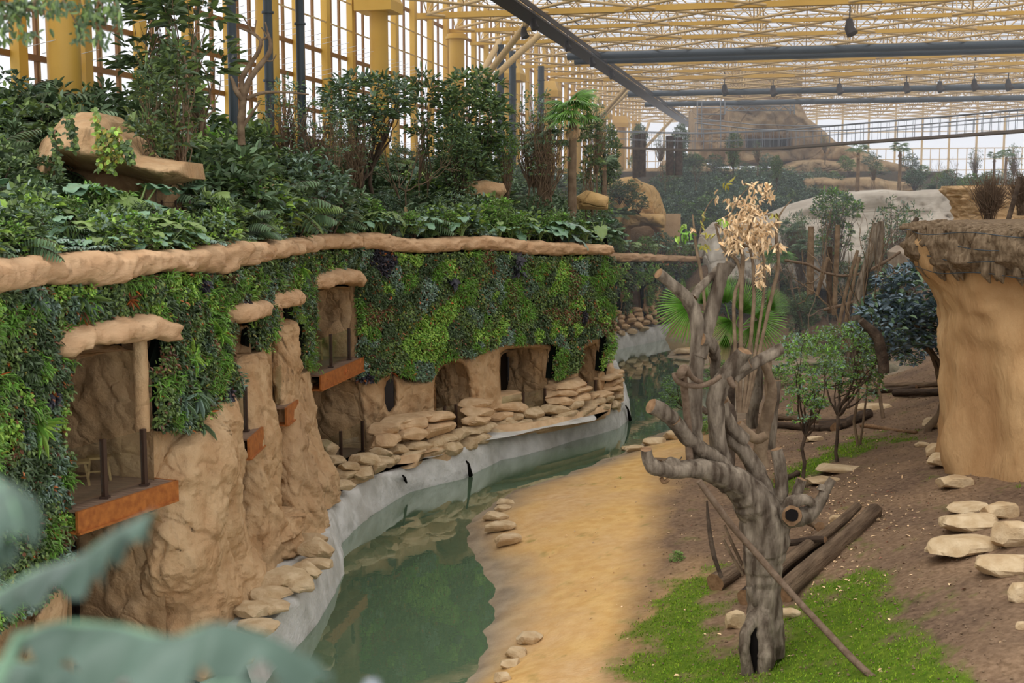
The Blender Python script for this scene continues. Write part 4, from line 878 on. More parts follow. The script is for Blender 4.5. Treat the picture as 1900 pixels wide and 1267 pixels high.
for (x, y, w_, h_) in [(1590, 640, 150, 120), (1420, 790, 270, 110), (1540, 730, 110, 80), (1350, 850, 160, 80), (1380, 900, 130, 60), (1270, 920, 160, 70), (1480, 800, 120, 90), (1600, 690, 110, 60), (1560, 560, 120, 60), (1040, 1220, 200, 90), (840, 1240, 260, 80), (1180, 1170, 200, 80), (1300, 1020, 150, 80), (1190, 1080, 170, 70)]:
    px, py = x / 2.7125, 800 + y / 2.7125; c = PZ(px, py, GZ - .05); m_ = mpp(c[1]); place_stone(c, w_ / 2.7125 * m_ * 1.1, 1.0, h_ / 2.7125 * m_ * .85, random.uniform(.6, 1.5), 'cream flat slab at the foot of the pillars beside the near end of the bank', 'cream slabs at the foot of the pillars')
rock_column('striped_boulder', [(950, 490, 540, 31.4), (958, 480, 556, 31.2), (985, 476, 562, 31), (992, 484, 556, 31), (1018, 476, 566, 30.9), (1024, 484, 558, 30.9), (1055, 478, 566, 30.8)], [.5, .9, 1, .8, 1, .8, 1], M['rock'], 'rounded boulder with horizontal grooves at the foot of the slender pillar', 'rock', None, 51, .07, 44, .05, 1.5)
rock_column('boulder', [(1030, 420, 470, 28.2), (1040, 408, 476, 28.0), (1070, 402, 478, 27.9), (1090, 410, 470, 27.8)], [.5, .8, .8], M['rock'], 'low smooth boulder knob at the right foot of the broad buttress', 'rock', None, 52, .10, 36, .06, 1.5)
def ground_stone(px, py, w_, h_, label, group=None, flat=.8, dp=None, rz=None, tan=False):
    c = hit(px, py); m_ = mpp(c[1]); wd = w_ * m_; d_ = dp or wd * .7
    c = c + np.array([0, d_ * .35, 0]); c[2] = float(H(c[0], c[1])[0]) - .05
    return place_stone(c, wd, d_, h_ * m_ * flat + .05, random.uniform(-.3, .3) if rz is None else rz, label, group, tan)
S = lambda x, y, w_, h_, o, s: (o[0] + x / s, o[1] + y / s, w_ / s, h_ / s)
for (x, y, w_, h_), lb in zip([(915, 375, 95, 45), (905, 400, 90, 35), (872, 455, 135, 55), (893, 515, 165, 70), (928, 585, 145, 80)], ['farthest small', 'second farthest thin', 'middle', 'long', 'nearest square-ended']):
    ground_stone(*S(x, y, w_, h_, (600, 800), 2.7125), f'{lb} pale slab in the row of five on the sandy bank', 'pale slabs in the upper row on the sand', .7)
for (x, y, w_, h_), lb in zip([(1040, 1075, 145, 85), (968, 1145, 130, 85), (940, 1195, 110, 60), (903, 1265, 100, 85)], ['farthest and largest', 'second', 'third', 'nearest']):
    ground_stone(*S(x, y, w_, h_, (600, 800), 2.7125), f'{lb} pale slab in the lower row of four on the sandy bank', 'pale slabs in the lower row on the sand', .6)
RL = ['flat-topped block against the rock tower foot', 'rounded block just below the flat-topped block', 'lone pale stone near the tower foot', 'thin slab tucked left of the stacked stones', 'dark-undercut long slab of the right stack', 'broad triangular slab lying on the soil', 'pale slab at the back of the right stack', 'tall upright block at the right edge', 'wide flat slab at the right edge', 'tan boulder at the right edge below the slab', 'small tan stone at lower right edge',
      'small stone behind the flat-topped block', 'boulder behind the thin tree, left of the tower', 'broad olive-grey slab by the glass posts', 'long thin slab on the grass patch', 'second thin slab on the grass patch', 'short slab at left of the soil slope', 'small slab near the log pile']
for (x, y, w_, h_), lb in zip([(580, 335, 135, 80), (590, 372, 150, 70), (630, 460, 150, 62), (680, 562, 150, 60), (700, 640, 240, 80), (670, 752, 280, 100), (820, 590, 150, 85), (850, 722, 140, 150), (830, 826, 210, 100), (880, 942, 80, 110), (885, 1050, 40, 60), (480, 290, 60, 30), (565, 205, 145, 60), (280, 137, 130, 50), (145, 395, 185, 45), (80, 440, 160, 40), (30, 265, 80, 35), (125, 600, 60, 45)], RL):
    ground_stone(*S(x, y, w_ * 1.15, h_ * 1.1, (1500, 700), 2.235), lb, None, .7 if h_ > 60 else .5)
for (px, py, w_, h_, lb) in [(1368, 1170, 44, 42, 'tan boulder propped under the logs left of the bare tree'), (1462, 1150, 56, 20, 'thin tan slab right of the bare tree trunk base'), (1178, 838, 40, 14, 'far pale slab at the water edge of the sand'), (1215, 825, 46, 16, 'pale slab second along the far water edge'), (1255, 815, 50, 20, 'larger pale slab along the far water edge'), (1165, 836, 26, 10, 'smallest slab at the tip of the sandy shore'), (1270, 660, 40, 14, 'light slab on the distant sand tongue')]:
    ground_stone(px, py, w_, h_, lb)
# ================================================================ the glasshouse
th = math.atan(535 / F); A_ = np.array([math.sin(th), math.cos(th)]); B_ = np.array([math.cos(th), -math.sin(th)])
def Bw(u, v, z): return np.array([A_[0] * u + B_[0] * v, A_[1] * u + B_[1] * v, CZ + z])
def uv_of(p): return p[0] * A_[0] + p[1] * A_[1], p[0] * B_[0] + p[1] * B_[1]
VF, RZ, UE, VR = -22.0, 10.6, 172.0, 75.0
facade = tag(empty('wall_glass_left'), kind='structure'); endw = tag(empty('wall_glass_far'), kind='structure')
U0, SP = 35.2 - 3.37 * 5, 3.37
up3 = lambda *a: a
mb = MB(); mb2 = MB(); mb3 = MB(); mb4 = MB()
aup = np.append(B_, 0)
us = np.arange(U0, UE, SP)
for u in us: bar(mb, Bw(u, VF + .2, 1.2), Bw(u, VF + .2, RZ + 3), .42, .30, up=aup)
for u in us:
    for k in (1, 2):
        bar(mb2, Bw(u + SP * k / 3, VF, 1.2), Bw(u + SP * k / 3, VF, RZ + 3), .12, .10, up=aup)
        if u < 90: tubes(mb4, [Bw(u + SP * k / 3 + .16, VF, 1.2)], [Bw(u + SP * k / 3 + .16, VF, RZ + 3)], .03, 4)
for z in (2.8, 4.2, 5.6, 7.0, RZ + .2): bar(mb2, Bw(U0, VF, z), Bw(UE, VF, z), .14, .18)
for z in (8.3, 9.6): bar(mb4, Bw(U0, VF + .3, z), Bw(UE, VF + .3, z), .06, .06)
mb.build('facade_post', M['yellow'], facade, False)['kind'] = 'stuff'; mb2.build('facade_mullion', mat('brown_frame', srgb(140, 98, 52), .5), facade, False)['kind'] = 'stuff'
mb4.build('facade_trim', M['truss'], facade, False)['kind'] = 'stuff'
A1, B1 = [], []
for z in (3.0, 4.35, 5.75, 7.15):
    for u in np.arange(U0 + 8, 110, SP / 3): A1.append(Bw(u, VF + .1, z)); B1.append(Bw(u, VF + 1.3, z + .22))
tubes(mb3, A1, B1, .010, 4); mb3.build('shade_arm', M['white'], facade, False)['kind'] = 'stuff'
mb = MB(); mb.add([Bw(U0, VF - .1, -9), Bw(UE, VF - .1, -9), Bw(UE, VF - .1, RZ + 3), Bw(U0, VF - .1, RZ + 3)], [[0, 1, 2, 3]]); mb.build('glazing', M['pane'], facade, False)
# far wall
mb = MB(); mb2 = MB()
for v in np.arange(VF, VR, SP): bar(mb, Bw(UE, v, -9), Bw(UE, v, RZ + 3), .26, .22, up=np.append(A_, 0))
for v in np.arange(VF, VR, SP / 3): bar(mb2, Bw(UE, v, -9), Bw(UE, v, 7.0), .10, .12, up=np.append(A_, 0))
for z in (2.8, 4.2, 5.6, 7.0, 9.2): bar(mb2, Bw(UE - .1, VF, z), Bw(UE - .1, VR, z), .10, .12)
mb.build('end_post', M['truss'], endw, False)['kind'] = 'stuff'; mb2.build('end_mullion', M['truss'], endw, False)['kind'] = 'stuff'
mb = MB(); mb.add([Bw(UE + .2, VF, -9), Bw(UE + .2, VR, -9), Bw(UE + .2, VR, RZ + 3), Bw(UE + .2, VF, RZ + 3)], [[0, 1, 2, 3]]); mb.build('glazing', M['pane'], endw, False)
# side wall at right and rear: closes the hall out of view
# ---- roof: space frame
ceil = tag(empty('ceiling'), kind='structure')
RZ2 = RZ + 2.7; du = 3.0; ulo = 24
I_ = np.arange(int(ulo / du), int(UE / du)); J_ = np.arange(int(VF / du) + 0, int(VR / du))
low = {(i, j): Bw(i * du, j * du, RZ) for i in I_ for j in J_ if (i + j) % 2 == 0}
upn = {(i, j): Bw(i * du, j * du, RZ2) for i in I_ for j in J_ if (i + j) % 2 == 1}
a1, b1_, a2, b2 = [], [], [], []
for (i, j), p in low.items():
    for d in ((1, 1), (1, -1)):
        if (i + d[0], j + d[1]) in low: a1.append(p); b1_.append(low[(i + d[0], j + d[1])])
    for d in ((1, 0), (-1, 0), (0, 1), (0, -1)):
        if (i + d[0], j + d[1]) in upn: a2.append(p); b2.append(upn[(i + d[0], j + d[1])])
mb = MB(); tubes(mb, a1, b1_, .085, 6); mb.build('lower_chords', M['truss'], ceil)['kind'] = 'stuff'
mb = MB(); tubes(mb, a2, b2, .038, 5); mb.build('web_struts', M['truss'], ceil)['kind'] = 'stuff'
a1, b1_ = [], []
for (i, j), p in upn.items():
    for d in ((2, 0), (0, 2)):
        if (i + d[0], j + d[1]) in upn: a1.append(p); b1_.append(upn[(i + d[0], j + d[1])])
mb = MB(); tubes(mb, a1, b1_, .045, 4)
for j in np.arange(VF, VR, 3): bar(mb, Bw(ulo, j, RZ2 + .35), Bw(UE, j, RZ2 + .35), .06, .12)
mb.build('upper_chords', M['truss'], ceil)['kind'] = 'stuff'
mb = MB()
for u in np.arange(ulo, UE, .8): bar(mb, Bw(u, VF, RZ2 + .75), Bw(u, VR, RZ2 + .75), .10, .04)
mb.build('roof_louvre', M['grey_steel'] if False else mat('louvre', srgb(196, 198, 204), .5), ceil, False)['kind'] = 'stuff'
mb = MB()
for u in (70, 109): bar(mb, Bw(u, VF, RZ + .05), Bw(u, VR, RZ + .05), .45, .32)
for u in (76, 82.2, 97, 103): bar(mb, Bw(u, VF, RZ), Bw(u, VR, RZ), .22, .22)
mb.build('cross_beam', M['yellow'], ceil, False)['kind'] = 'stuff'
mb = MB(); mb.add([Bw(-30, VF, RZ2 + 1), Bw(UE, VF, RZ2 + 1), Bw(UE, VR, RZ2 + 1), Bw(-30, VR, RZ2 + 1)], [[0, 1, 2, 3]]); mb.build('glazing', M['pane'], ceil, False)
# dark pipes across
for k, (u, lb) in enumerate([(88.3, 'nearer of the first pair'), (91.2, 'farther of the first pair'), (120, 'single one beyond the middle'), (133, 'most distant one')]):
    mb = MB(); a = Bw(u, -16.5, RZ - .3); b = Bw(u, VR, RZ - .3); tubes(mb, [a], [b], .28, 10)
    tag(mb.build('heating_pipe', M['darksteel']), f'dark blue pipe hung across under the roof frame, {lb}', 'pipe', 'dark pipes under the roof')
# catwalk
r = empty('roof_catwalk', Bw(60, -14.7, RZ - .6), 'long dark catwalk hung under the roof, running away toward the far end', 'catwalk'); o0 = Bw(60, -14.7, RZ - .6)
mb = MB(); bar(mb, Bw(20, -14.7, RZ - .6) - o0, Bw(UE - 4, -14.7, RZ - .6) - o0, 1.15, .12); mb.build('walkway', M['blacksteel'], r, False)
mb = MB()
for s_ in (-.6, .6):
    bar(mb, Bw(20, -14.7 + s_, RZ - .35) - o0, Bw(UE - 4, -14.7 + s_, RZ - .35) - o0, .05, .28)
    bar(mb, Bw(20, -14.7 + s_, RZ + .6) - o0, Bw(UE - 4, -14.7 + s_, RZ + .6) - o0, .05, .05)
mb.build('handrail', M['blacksteel'], r, False)
# columns
def column(u, lb, strut=True, v=VF + 1.2, r0=.47):
    base = Bw(u, v, 0); r = empty('steel_column', (base[0], base[1], CZ), lb, 'column', 'round yellow columns along the glass wall')
    mb = MB(); tube(mb, [(0, 0, -1), (0, 0, RZ - .6)], r0, 20); mb.build('shaft', M['yellow'], r)
    mb = MB(); tube(mb, [(0, 0, RZ - .7), (0, 0, RZ - .55)], r0 * 1.45, 16); tube(mb, [(0, 0, RZ - .55), (0, 0, RZ - .4)], r0 * 1.2, 16); mb.build('capital', M['yellow'], r)
    if strut:
        for (du_, dv) in ((4.5, 4.2), (-3.5, 5.5), (7, 1.0)):
            mb = MB(); e = np.append(A_ * du_ + B_ * dv, RZ); tube(mb, [(B_[0] * .4, B_[1] * .4, 5.9), e], .20, 10); mb.build('strut', M['truss'], r)
        mb = MB(); tube(mb, [(0, 0, 5.6), (0, 0, 6.2)], r0 * 1.12, 16); mb.build('collar', M['yellow'], r)
for u, lb in ((32.5, 'thick yellow column at far left with hanging branches over it'), (74.5, 'yellow column with two diagonal struts near the middle of the glass wall'), (116, 'second strutted yellow column, smaller and farther along'), (158, 'most distant strutted yellow column')): column(u, lb)
for u, lb in ((46.2, 'yellow duct column behind the tall leafy tree'), (59.5, 'yellow duct column with flared box left of the strutted column'), (88, 'yellow duct column with box just right of the strutted column'), (102, 'yellow duct column, second with box beyond the strutted column'), (130, 'small far duct column with box'), (144.5, 'farthest duct column with box')):
    base = Bw(u, VF + 1.4, 0); r = empty('duct_column', (base[0], base[1], CZ), lb, 'duct', 'yellow duct columns with boxes')
    mb = MB(); tube(mb, [(0, 0, -1), (0, 0, RZ - 1)], .46, 18); mb.build('shaft', M['yellow'], r)
    mb = MB(); z0 = 8.6 if u > 60 else 9.3
    for (za, ra, zb, rb) in ((z0, .95, z0 + .5, .95), (z0 + .5, .95, z0 + 1.3, .62)):
        v = []
        for z, r_ in ((za, ra), (zb, rb)): v += [(*(A_ * sx * r_ + B_ * sy * r_), z) for sx, sy in ((-1, -1), (1, -1), (1, 1), (-1, 1))]
        mb.add(v, [[0, 1, 5, 4], [1, 2, 6, 5], [2, 3, 7, 6], [3, 0, 4, 7], [3, 2, 1, 0], [4, 5, 6, 7]])
    mb.build('duct_box', M['yellow'], r, False)
for px, lb, z1 in ((441, 'dark green downpipe behind the tall leafy tree', 11), (507, 'dark green downpipe, left of the pair', 11), (565, 'dark green downpipe, right of the pair', 11), (929, 'dark downpipe, left of the middle pair', 10.3), (951, 'dark downpipe, right of the middle pair', 10.3), (1003, 'thin dark downpipe farther along the glass wall', 10.3)):
    s_ = (px - 950) / F; v = VF + 2.4; Y = -v / (B_[0] * -s_ + -B_[1]) if False else v / (B_[0] * s_ + B_[1]); X = s_ * Y
    mb = MB(); tube(mb, [(X, Y, CZ - 1), (X, Y, CZ + z1)], .17 if Y < 70 else .24, 10)
    for z in (2, 4.5, 7, 9.2): tube(mb, [(X, Y, CZ + z), (X, Y, CZ + z + .08)], .23 if Y < 70 else .3, 10)
    tag(mb.build('downpipe', M['darksteel']), lb, 'pipe')
for k, (x, y) in enumerate([(938, 140), (517, 492), (882, 482), (1252, 474), (1435, 470), (1625, 460), (1812, 460), (250, 488)]):
    px, py = 1260 + x / 2.967, y / 2.967; Y = 10.0 * F / (375 - py) * .995; c = P(px, py, Y); mb = MB(); tube(mb, [(0, 0, 2.2), (0, 0, .2)], .03, 5); tube(mb, [(0, 0, .25), (0, 0, -.1), (0.1, -.1, -.35)], [.12, .2, .24], 8)
    o = mb.build('spotlight', M['blacksteel']); o.location = c; o.scale = (1.4, 1.4, 1.4); tag(o, 'black spotlight hanging from the roof frame above the ' + ['front cross beam', 'rock temple', 'rock temple right end', 'far glass wall, first', 'far glass wall, second', 'far glass wall, third', 'far glass wall, rightmost', 'scaffold'][k], 'spotlight', 'hanging spotlights')
for px, py, lb in ((972, 58, 'black spotlight hanging left of the catwalk near its top'), (990, 42, 'black spotlight clipped on the catwalk near its top'), (1052, 82, 'black spotlight on the catwalk, third from the top'), (1098, 112, 'black spotlight on the catwalk, fourth from the top'), (1134, 136, 'black spotlight on the catwalk, fifth from the top')):
    c = P(px, py, 10.0 * F / (375 - py)); mb = MB(); tube(mb, [(0, 0, .8), (0, 0, .2)], .03, 5); tube(mb, [(0, 0, .25), (0, 0, -.1), (0.1, -.1, -.35)], [.12, .2, .24], 8); o = mb.build('spotlight', M['blacksteel']); o.location = c; tag(o, lb, 'spotlight', None)

# ================================================================ planted terrace above the green wall
def YF(px):
    s_ = (np.asarray(px, float) - 950) / F; return VF / (B_[0] * s_ + B_[1])
def TZ(px, Y):
    px = np.asarray(px, float); s_ = np.clip((Y - D(px)) / (YF(px) - D(px)), 0, 1); lz = np.interp(px, [-200, 0, 300, 640, 1128], [8.55, 8.85, 8.8, 8.75, 8.1])
    return lz + (CZ + 1.7 - lz) * s_ ** 1.35
mb = MB(); pxs = np.linspace(-260, 1128, 150); ss = np.linspace(0, 1, 46) ** 1.4; V = []
for px in pxs:
    Y = D(px) + (YF(px) - D(px)) * ss; V.append(np.stack([(px - 950) / F * Y, Y, TZ(px, Y) - .12], 1))
V = np.array(V); V[..., 2] += .12 * fbm(V.reshape(-1, 3) * 1.0, 3, 80).reshape(V.shape[:2]); grid(mb, V)
e = V[-1]; mb.add(np.concatenate([e, e - np.array([0, 0, 9])]), [[i, i + 1, len(e) + i + 1, len(e) + i] for i in range(len(e) - 1)])
tag(mb.build('terrace_floor', M['soil']), 'dark planted soil terrace rising behind the rock lip', 'terrace', None, 'structure')
# rocks of the terrace
def trock(name, poly, Y, lb, seed, m='rock', **k):
    kw = dict(step=5, rpx=22, rdepth=.8, thick=1.6, amp=.45, fr=.7, rid=.2); kw.update(k)
    return tag(relief(name, poly, Y, M[m], seed=seed, **kw), lb, 'rock')
trock('rock_outcrop', [(40, 400), (50, 350), (62, 300), (78, 262), (95, 245), (118, 216), (150, 208), (185, 209), (205, 225), (212, 240), (235, 255), (262, 288), (285, 292), (345, 300), (350, 330), (300, 345), (230, 325), (205, 322), (190, 318), (150, 316), (120, 305), (112, 318), (100, 345), (96, 400)], 29.0, 'large tan rock arch draped with creepers at left of the terrace', 201, bulge=1.2, rpx=30)
trock('rock_outcrop', [(85, 300), (240, 310), (345, 320), (340, 400), (250, 420), (90, 420)], 30.4, 'recessed tan rock face below the creeper-draped arch', 202, 'rock')
trock('rock_outcrop', [(360, 345), (410, 335), (450, 342), (490, 340), (530, 350), (552, 372), (545, 395), (420, 395), (360, 380)], 36, 'low tan rock among the big leaves, left of the wooden stakes', 203)
trock('rock_outcrop', [(845, 350), (862, 336), (900, 334), (935, 340), (940, 355), (928, 368), (905, 380), (902, 415), (850, 415), (842, 380)], 54, 'tan rock ledge with overhang in the middle of the terrace', 204)
trock('rock_outcrop', [(1070, 365), (1090, 352), (1130, 366), (1128, 388), (1075, 388)], 60, 'small golden rock showing through terrace palms near the corner', 205, 'gold')
# boulder head & post items
mb = MB(); tube(mb, [(0, 0, -.3), (0, 0, .15), (0, 0, .5), (0, 0, .75)], [.4, .42, .34, .1], 14, noise=.2, nf=2); o = mb.build('stone_bust', M['bark_dark']); o.location = P(572, 290, 46); tag(o, 'dark rounded stone idol half hidden by ferns near the downpipes', 'sculpture')
for px, py0, py1, Y, lb in ((634, 362, 398, 44.5, 'taller pale wooden stake in the leaves above the lip'), (645, 368, 396, 44.6, 'second pale wooden stake beside the taller one'), (753, 384, 402, 47, 'short pale wooden stake right of the pair')):
    mb = MB(); a = P(px, py1, Y); b = P(px, py0, Y); tube(mb, [a, b], .06, 8); tag(mb.build('wooden_stake', M['stake']), lb, 'stake')
mb = MB(); c = P(338, 262, 34); mb.add([c + np.array(v) for v in ((-.08, 0, .25), (.08, 0, .3), (.16, .02, -.2), (-.06, .03, -.32))], [[0, 1, 2, 3]]); mb.add([c + np.array(v) for v in ((-.1, -.01, .38), (.14, -.01, .45), (.10, -.02, .32), (-.1, -.02, .27))], [[0, 1, 2, 3]], 1)
tag(mb.build('barrier_tape', [M['white'], M['orange']]), 'scrap of orange and white barrier tape knotted on a thin stem', 'tape')
mb = MB()
for px in range(40, 360, 26): bar(mb, P(px, 408, 30 - 0), P(px, 372, 30), .04, .04, up=(0, 1, 0))
for k in range(4): bar(mb, P(40, 376 + k * 9, 30), P(360, 376 + k * 8, 30), .012, .012)
tag(mb.build('wire_fence', M['brown_post']), 'thin wire fence on posts behind the big leaves at left', 'fence')

# ================================================================ far scenery
def farrock(poly, Y, lb, seed, m='farrock', name='rock_terrace', cat='rock', kind=None, **k):
    kw = dict(step=4, rpx=8, rdepth=1.5, thick=4, amp=1.0, fr=.25, rid=.4, wob=1.2, csc=3.0, crg=1.2); kw.update(k)
    o = relief(name, poly, Y, M[m], seed=seed, **kw); return tag(o, lb, cat, None, kind)
# rock temple
farrock([(1292, 200), (1310, 192), (1345, 196), (1355, 215), (1352, 300), (1290, 300)], 138, 'separate left rock stack of the temple behind scaffolding', 301, thick=6)
farrock([(1352, 190), (1400, 183), (1470, 186), (1490, 198), (1497, 218), (1530, 244), (1550, 262), (1600, 280), (1640, 300), (1352, 305)], lambda x, y: 134 + 0 * x, 'massive far rock temple with a dark rectangular opening', 302, name='rock_temple',
        holes=[[(1385, 256), (1465, 258), (1466, 278), (1385, 278)]], thick=8)
mb = MB(); box(mb, P(1425, 266, 137), (6, .3, 3)); tag(mb.build('dark_doorway', mat('grey_gate', srgb(110, 112, 110), .8)), 'grey shutter inside the dark temple opening', 'gate')
mb = MB()
c = P(1415, 180, 134)
box(mb, P(1415, 165, 138), (7.5, 5, 4.0)); tag(mb.build('temple_block', M['farrock']), 'tan block tower rising from the rock temple into the roof frame', 'rock')
farrock([(1128, 335), (1130, 322), (1150, 318), (1170, 312), (1235, 312), (1245, 295), (1262, 290), (1300, 292), (1312, 305), (1330, 312), (1400, 315), (1450, 310), (1480, 298), (1520, 296), (1560, 300), (1600, 290), (1650, 300), (1690, 310), (1725, 325), (1730, 352), (1600, 356), (1500, 360), (1128, 372)], lambda x, y: 130 + 0 * x, 'upper tan rock terrace wall below the temple', 303, thick=8, strata=.5, sfr=.35)
farrock([(1490, 330), (1530, 329), (1560, 331), (1620, 328), (1650, 336), (1700, 338), (1712, 352), (1712, 368), (1490, 366)], 122, 'low tan retaining wall above the pale stratified cliff', 304, thick=5, strata=.3)
# pale stratified cliff
farrock([(1315, 520), (1312, 480), (1320, 440), (1345, 415), (1400, 408), (1450, 398), (1500, 378), (1535, 368), (1570, 358), (1640, 352), (1720, 356), (1760, 350), (1830, 350), (1900, 356), (1960, 356), (1960, 540), (1700, 540), (1500, 540)], lambda x, y: 92 - (x - 1315) * .012 - (540 - y) * -.03, 'long pale stratified cliff behind the trees in the background', 305, 'beige', 'pale_cliff', thick=6, strata=.5, sfr=.55, step=5, rpx=6)
# golden cave rock at the bend
farrock([(1124, 340), (1160, 329), (1178, 327), (1190, 336), (1214, 345), (1224, 358), (1236, 395), (1234, 430), (1228, 458), (1120, 462)], lambda x, y: 103 - 5 * np.sin(np.clip((x - 1120) / 120, 0, 1) * 3.1), 'golden rock cliff with a cave opening beyond the corner of the green wall', 306, 'gold', 'cave_rock', holes=[[(1170, 452), (1170, 425), (1185, 418), (1212, 420), (1222, 430), (1224, 452)]], thick=3, amp=.8, fr=.5, rid=.5)
farrock([(1150, 398), (1160, 390), (1195, 396), (1232, 398), (1236, 408), (1234, 424), (1200, 418), (1166, 424), (1152, 440), (1146, 420)], 96, 'projecting golden brow above the cave', 307, 'gold', 'rock_brow', thick=3, amp=.4, fr=.5)
mb = MB(); box(mb, P(1197, 440, 106), (6, .3, 4)); tag(mb.build('cave_interior', M['rock_dark']), 'shaded back of the golden cave', 'rock')
farrock([(1126, 640), (1126, 590), (1146, 578), (1165, 576), (1200, 578), (1240, 566), (1290, 560), (1330, 555), (1330, 620), (1200, 640)], lambda x, y: D2(x) + .6, 'far rock plinth below the distant green wall', 308, 'rock', 'rock_plinth', amp=.5, fr=.5, thick=2)
for poly, lb, s in (([(1146, 600), (1146, 545), (1152, 532), (1163, 530), (1165, 545), (1158, 580), (1160, 600)], 'small curled rock column in the far green wall', 309), ([(1190, 580), (1189, 535), (1200, 523), (1225, 522), (1240, 535), (1262, 530), (1300, 540), (1300, 590), (1200, 590)], 'arched rock recess in the far green wall', 310)):
    farrock(poly, lambda x, y: D2(x) - .2, lb, s, 'rock', 'rock_arch', amp=.4, fr=.6, thick=2, rpx=14)
# far stacked stones
for row, (py, x0, x1) in enumerate(((627, 1128, 1190), (616, 1130, 1232), (606, 1132, 1240), (597, 1130, 1236), (588, 1134, 1220))):
    x = x0
    while x < x1:
        w_ = random.uniform(12, 24); px = x + w_ / 2; py2 = py - (px - 1130) * .17; Y = float(D2(px)) - 1.5 + row * .35; m_ = mpp(Y)
        place_stone(P(px, py2, Y), w_ * m_ * 1.05, 1.1, 10.5 * m_, random.uniform(-.1, .3), 'carved stone block in the stacked courses on the far bank', 'stacked stones on the far bank', row > 0); x += w_
# hillside behind: dark soil
mb = MB(); xs = np.linspace(1120, 1760, 60); ys = np.linspace(318, 470, 26); V = np.array([[P(x, y, 128 - (y - 318) * .12) for x in xs] for y in ys]); V[..., 1] += (1.5 * fbm(V.reshape(-1, 3) * .3, 3, 90)).reshape(V.shape[:2]); grid(mb, V)
tag(mb.build('hillside', M['soil']), 'dark planted hillside rising to the rock temple', 'hill', None, 'structure')
# curved cornice rock behind the thatched tower
rock_column('cornice_rock', [(345, 1762, 2160, 48), (352, 1758, 2160, 48), (362, 1764, 2150, 48), (380, 1776, 2140, 48), (400, 1782, 2130, 48), (425, 1780, 2130, 48), (445, 1776, 2140, 48), (560, 1770, 2140, 48)], 3.2, M['rock_dark'], 'tan rock with a curled cornice rising behind the thatched tower', 'rock', None, 321, .03, 60, .03, .9)
# small brown rock between
tag(relief('brown_boulder', [(1672, 470), (1690, 458), (1720, 462), (1740, 480), (1745, 505), (1700, 512), (1675, 500)], 52, mat('grey_boulder', srgb(150, 134, 116), .9, .2, 0, srgb(176, 160, 140), 2, .8, 4), 4, (), 14, .8, 2.0, None, .15, .8, 330, crg=.5), 'greyish brown boulder left of the thatched overhang', 'rock')
# ---- thatched rock tower at right
TW = empty('rock_tower', (16.6, 33, 2), 'big tan rock tower at right with shaggy thatched overhang and wires', 'rock tower')
def ring_col(lv, n, amp, seed, nf, rid=.05):
    an = np.linspace(0, 2 * math.pi, n, endpoint=False); zs = np.array([l[0] for l in lv]); K = len(lv) * 6
    zz = np.interp(np.linspace(0, len(lv) - 1, K), np.arange(len(lv)), zs); rr = np.interp(np.linspace(0, len(lv) - 1, K), np.arange(len(lv)), [l[1] for l in lv])
    R = np.array([np.stack([r * np.cos(an), r * np.sin(an), np.full(n, z)], 1) for r, z in zip(rr, zz)]); fl = R.reshape(-1, 3)
    nn = (amp * fbm(fl * nf, 4, seed) + rid * ridge(fl * np.array([1, 1, .5]) * nf, 3, seed)).reshape(R.shape[:2]); R[..., :2] *= (1 + nn[..., None] / np.maximum(rr, .5)[:, None, None]); return R
def zpx(py, Y): return P(1800, py, Y)[2]
z0 = 2.0
mb = MB(); R = ring_col([(-1.5, 5.0), (.5, 4.75), (2.5, 4.65), (4.2, 4.7), (5.0, 4.75), (5.5, 4.95), (6.2, 5.4), (6.8, 5.62), (7.15, 5.5), (7.2, .5)], 160, .42, 401, .7, .22); grid(mb, R, 0, None, True); mb.build('rock_body', M['tower'], TW)
mb = MB(); r_ = np.random.default_rng(5)
for i in range(560):
    a = math.radians(r_.uniform(120, 330)); lay = i % 3; rad = 5.72 - .10 * lay + r_.uniform(-.08, .1); z = 7.15 - .34 * lay + r_.uniform(-.1, .12); h_ = r_.uniform(.32, .55)
    c = np.array([rad * math.cos(a), rad * math.sin(a), z]); 
    tube(mb, [c + [-.35 * math.cos(a), -.35 * math.sin(a), .10], c, c - [.03 * math.cos(a), 0, h_ * .5], c - [.16 * math.cos(a), .16 * math.sin(a), h_]], [.05, r_.uniform(.05, .14), r_.uniform(.04, .12), .02], 7, noise=.5, nf=7, seed=i % 7)
for i in range(260):
    a = math.radians(r_.uniform(120, 330)); r2 = r_.uniform(3.6, 5.6); c = np.array([r2 * math.cos(a), r2 * math.sin(a), 7.2 + r_.uniform(0, .08)]); t_ = r_.uniform(0, .5) * -1
    tube(mb, [c, c + np.array([math.cos(a) * .5, math.sin(a) * .5, t_ * .2])], [.09, .05], 5, noise=.3, nf=5)
R = ring_col([(6.15, 5.35), (6.3, 5.55), (6.5, 5.72), (6.8, 5.78), (7.05, 5.72), (7.25, 5.5), (7.4, 4.6), (7.45, 1)], 260, .30, 403, 2.2, .25); grid(mb, R, 0, None, True)
mb.build('thatch', M['thatch'], TW)['kind'] = 'stuff'
for k in range(4):
    an = np.radians(np.arange(120, 331, 3)); rr = 5.93 - .09 * k + .03 * np.sin(an * 14 + k); mb = MB(); tube(mb, np.stack([rr * np.cos(an), rr * np.sin(an), 7.12 - .33 * k + .05 * np.sin(an * 11 + k * 2)], 1), .012, 4, cap=False); mb.build('wire', M['darksteel'], TW)
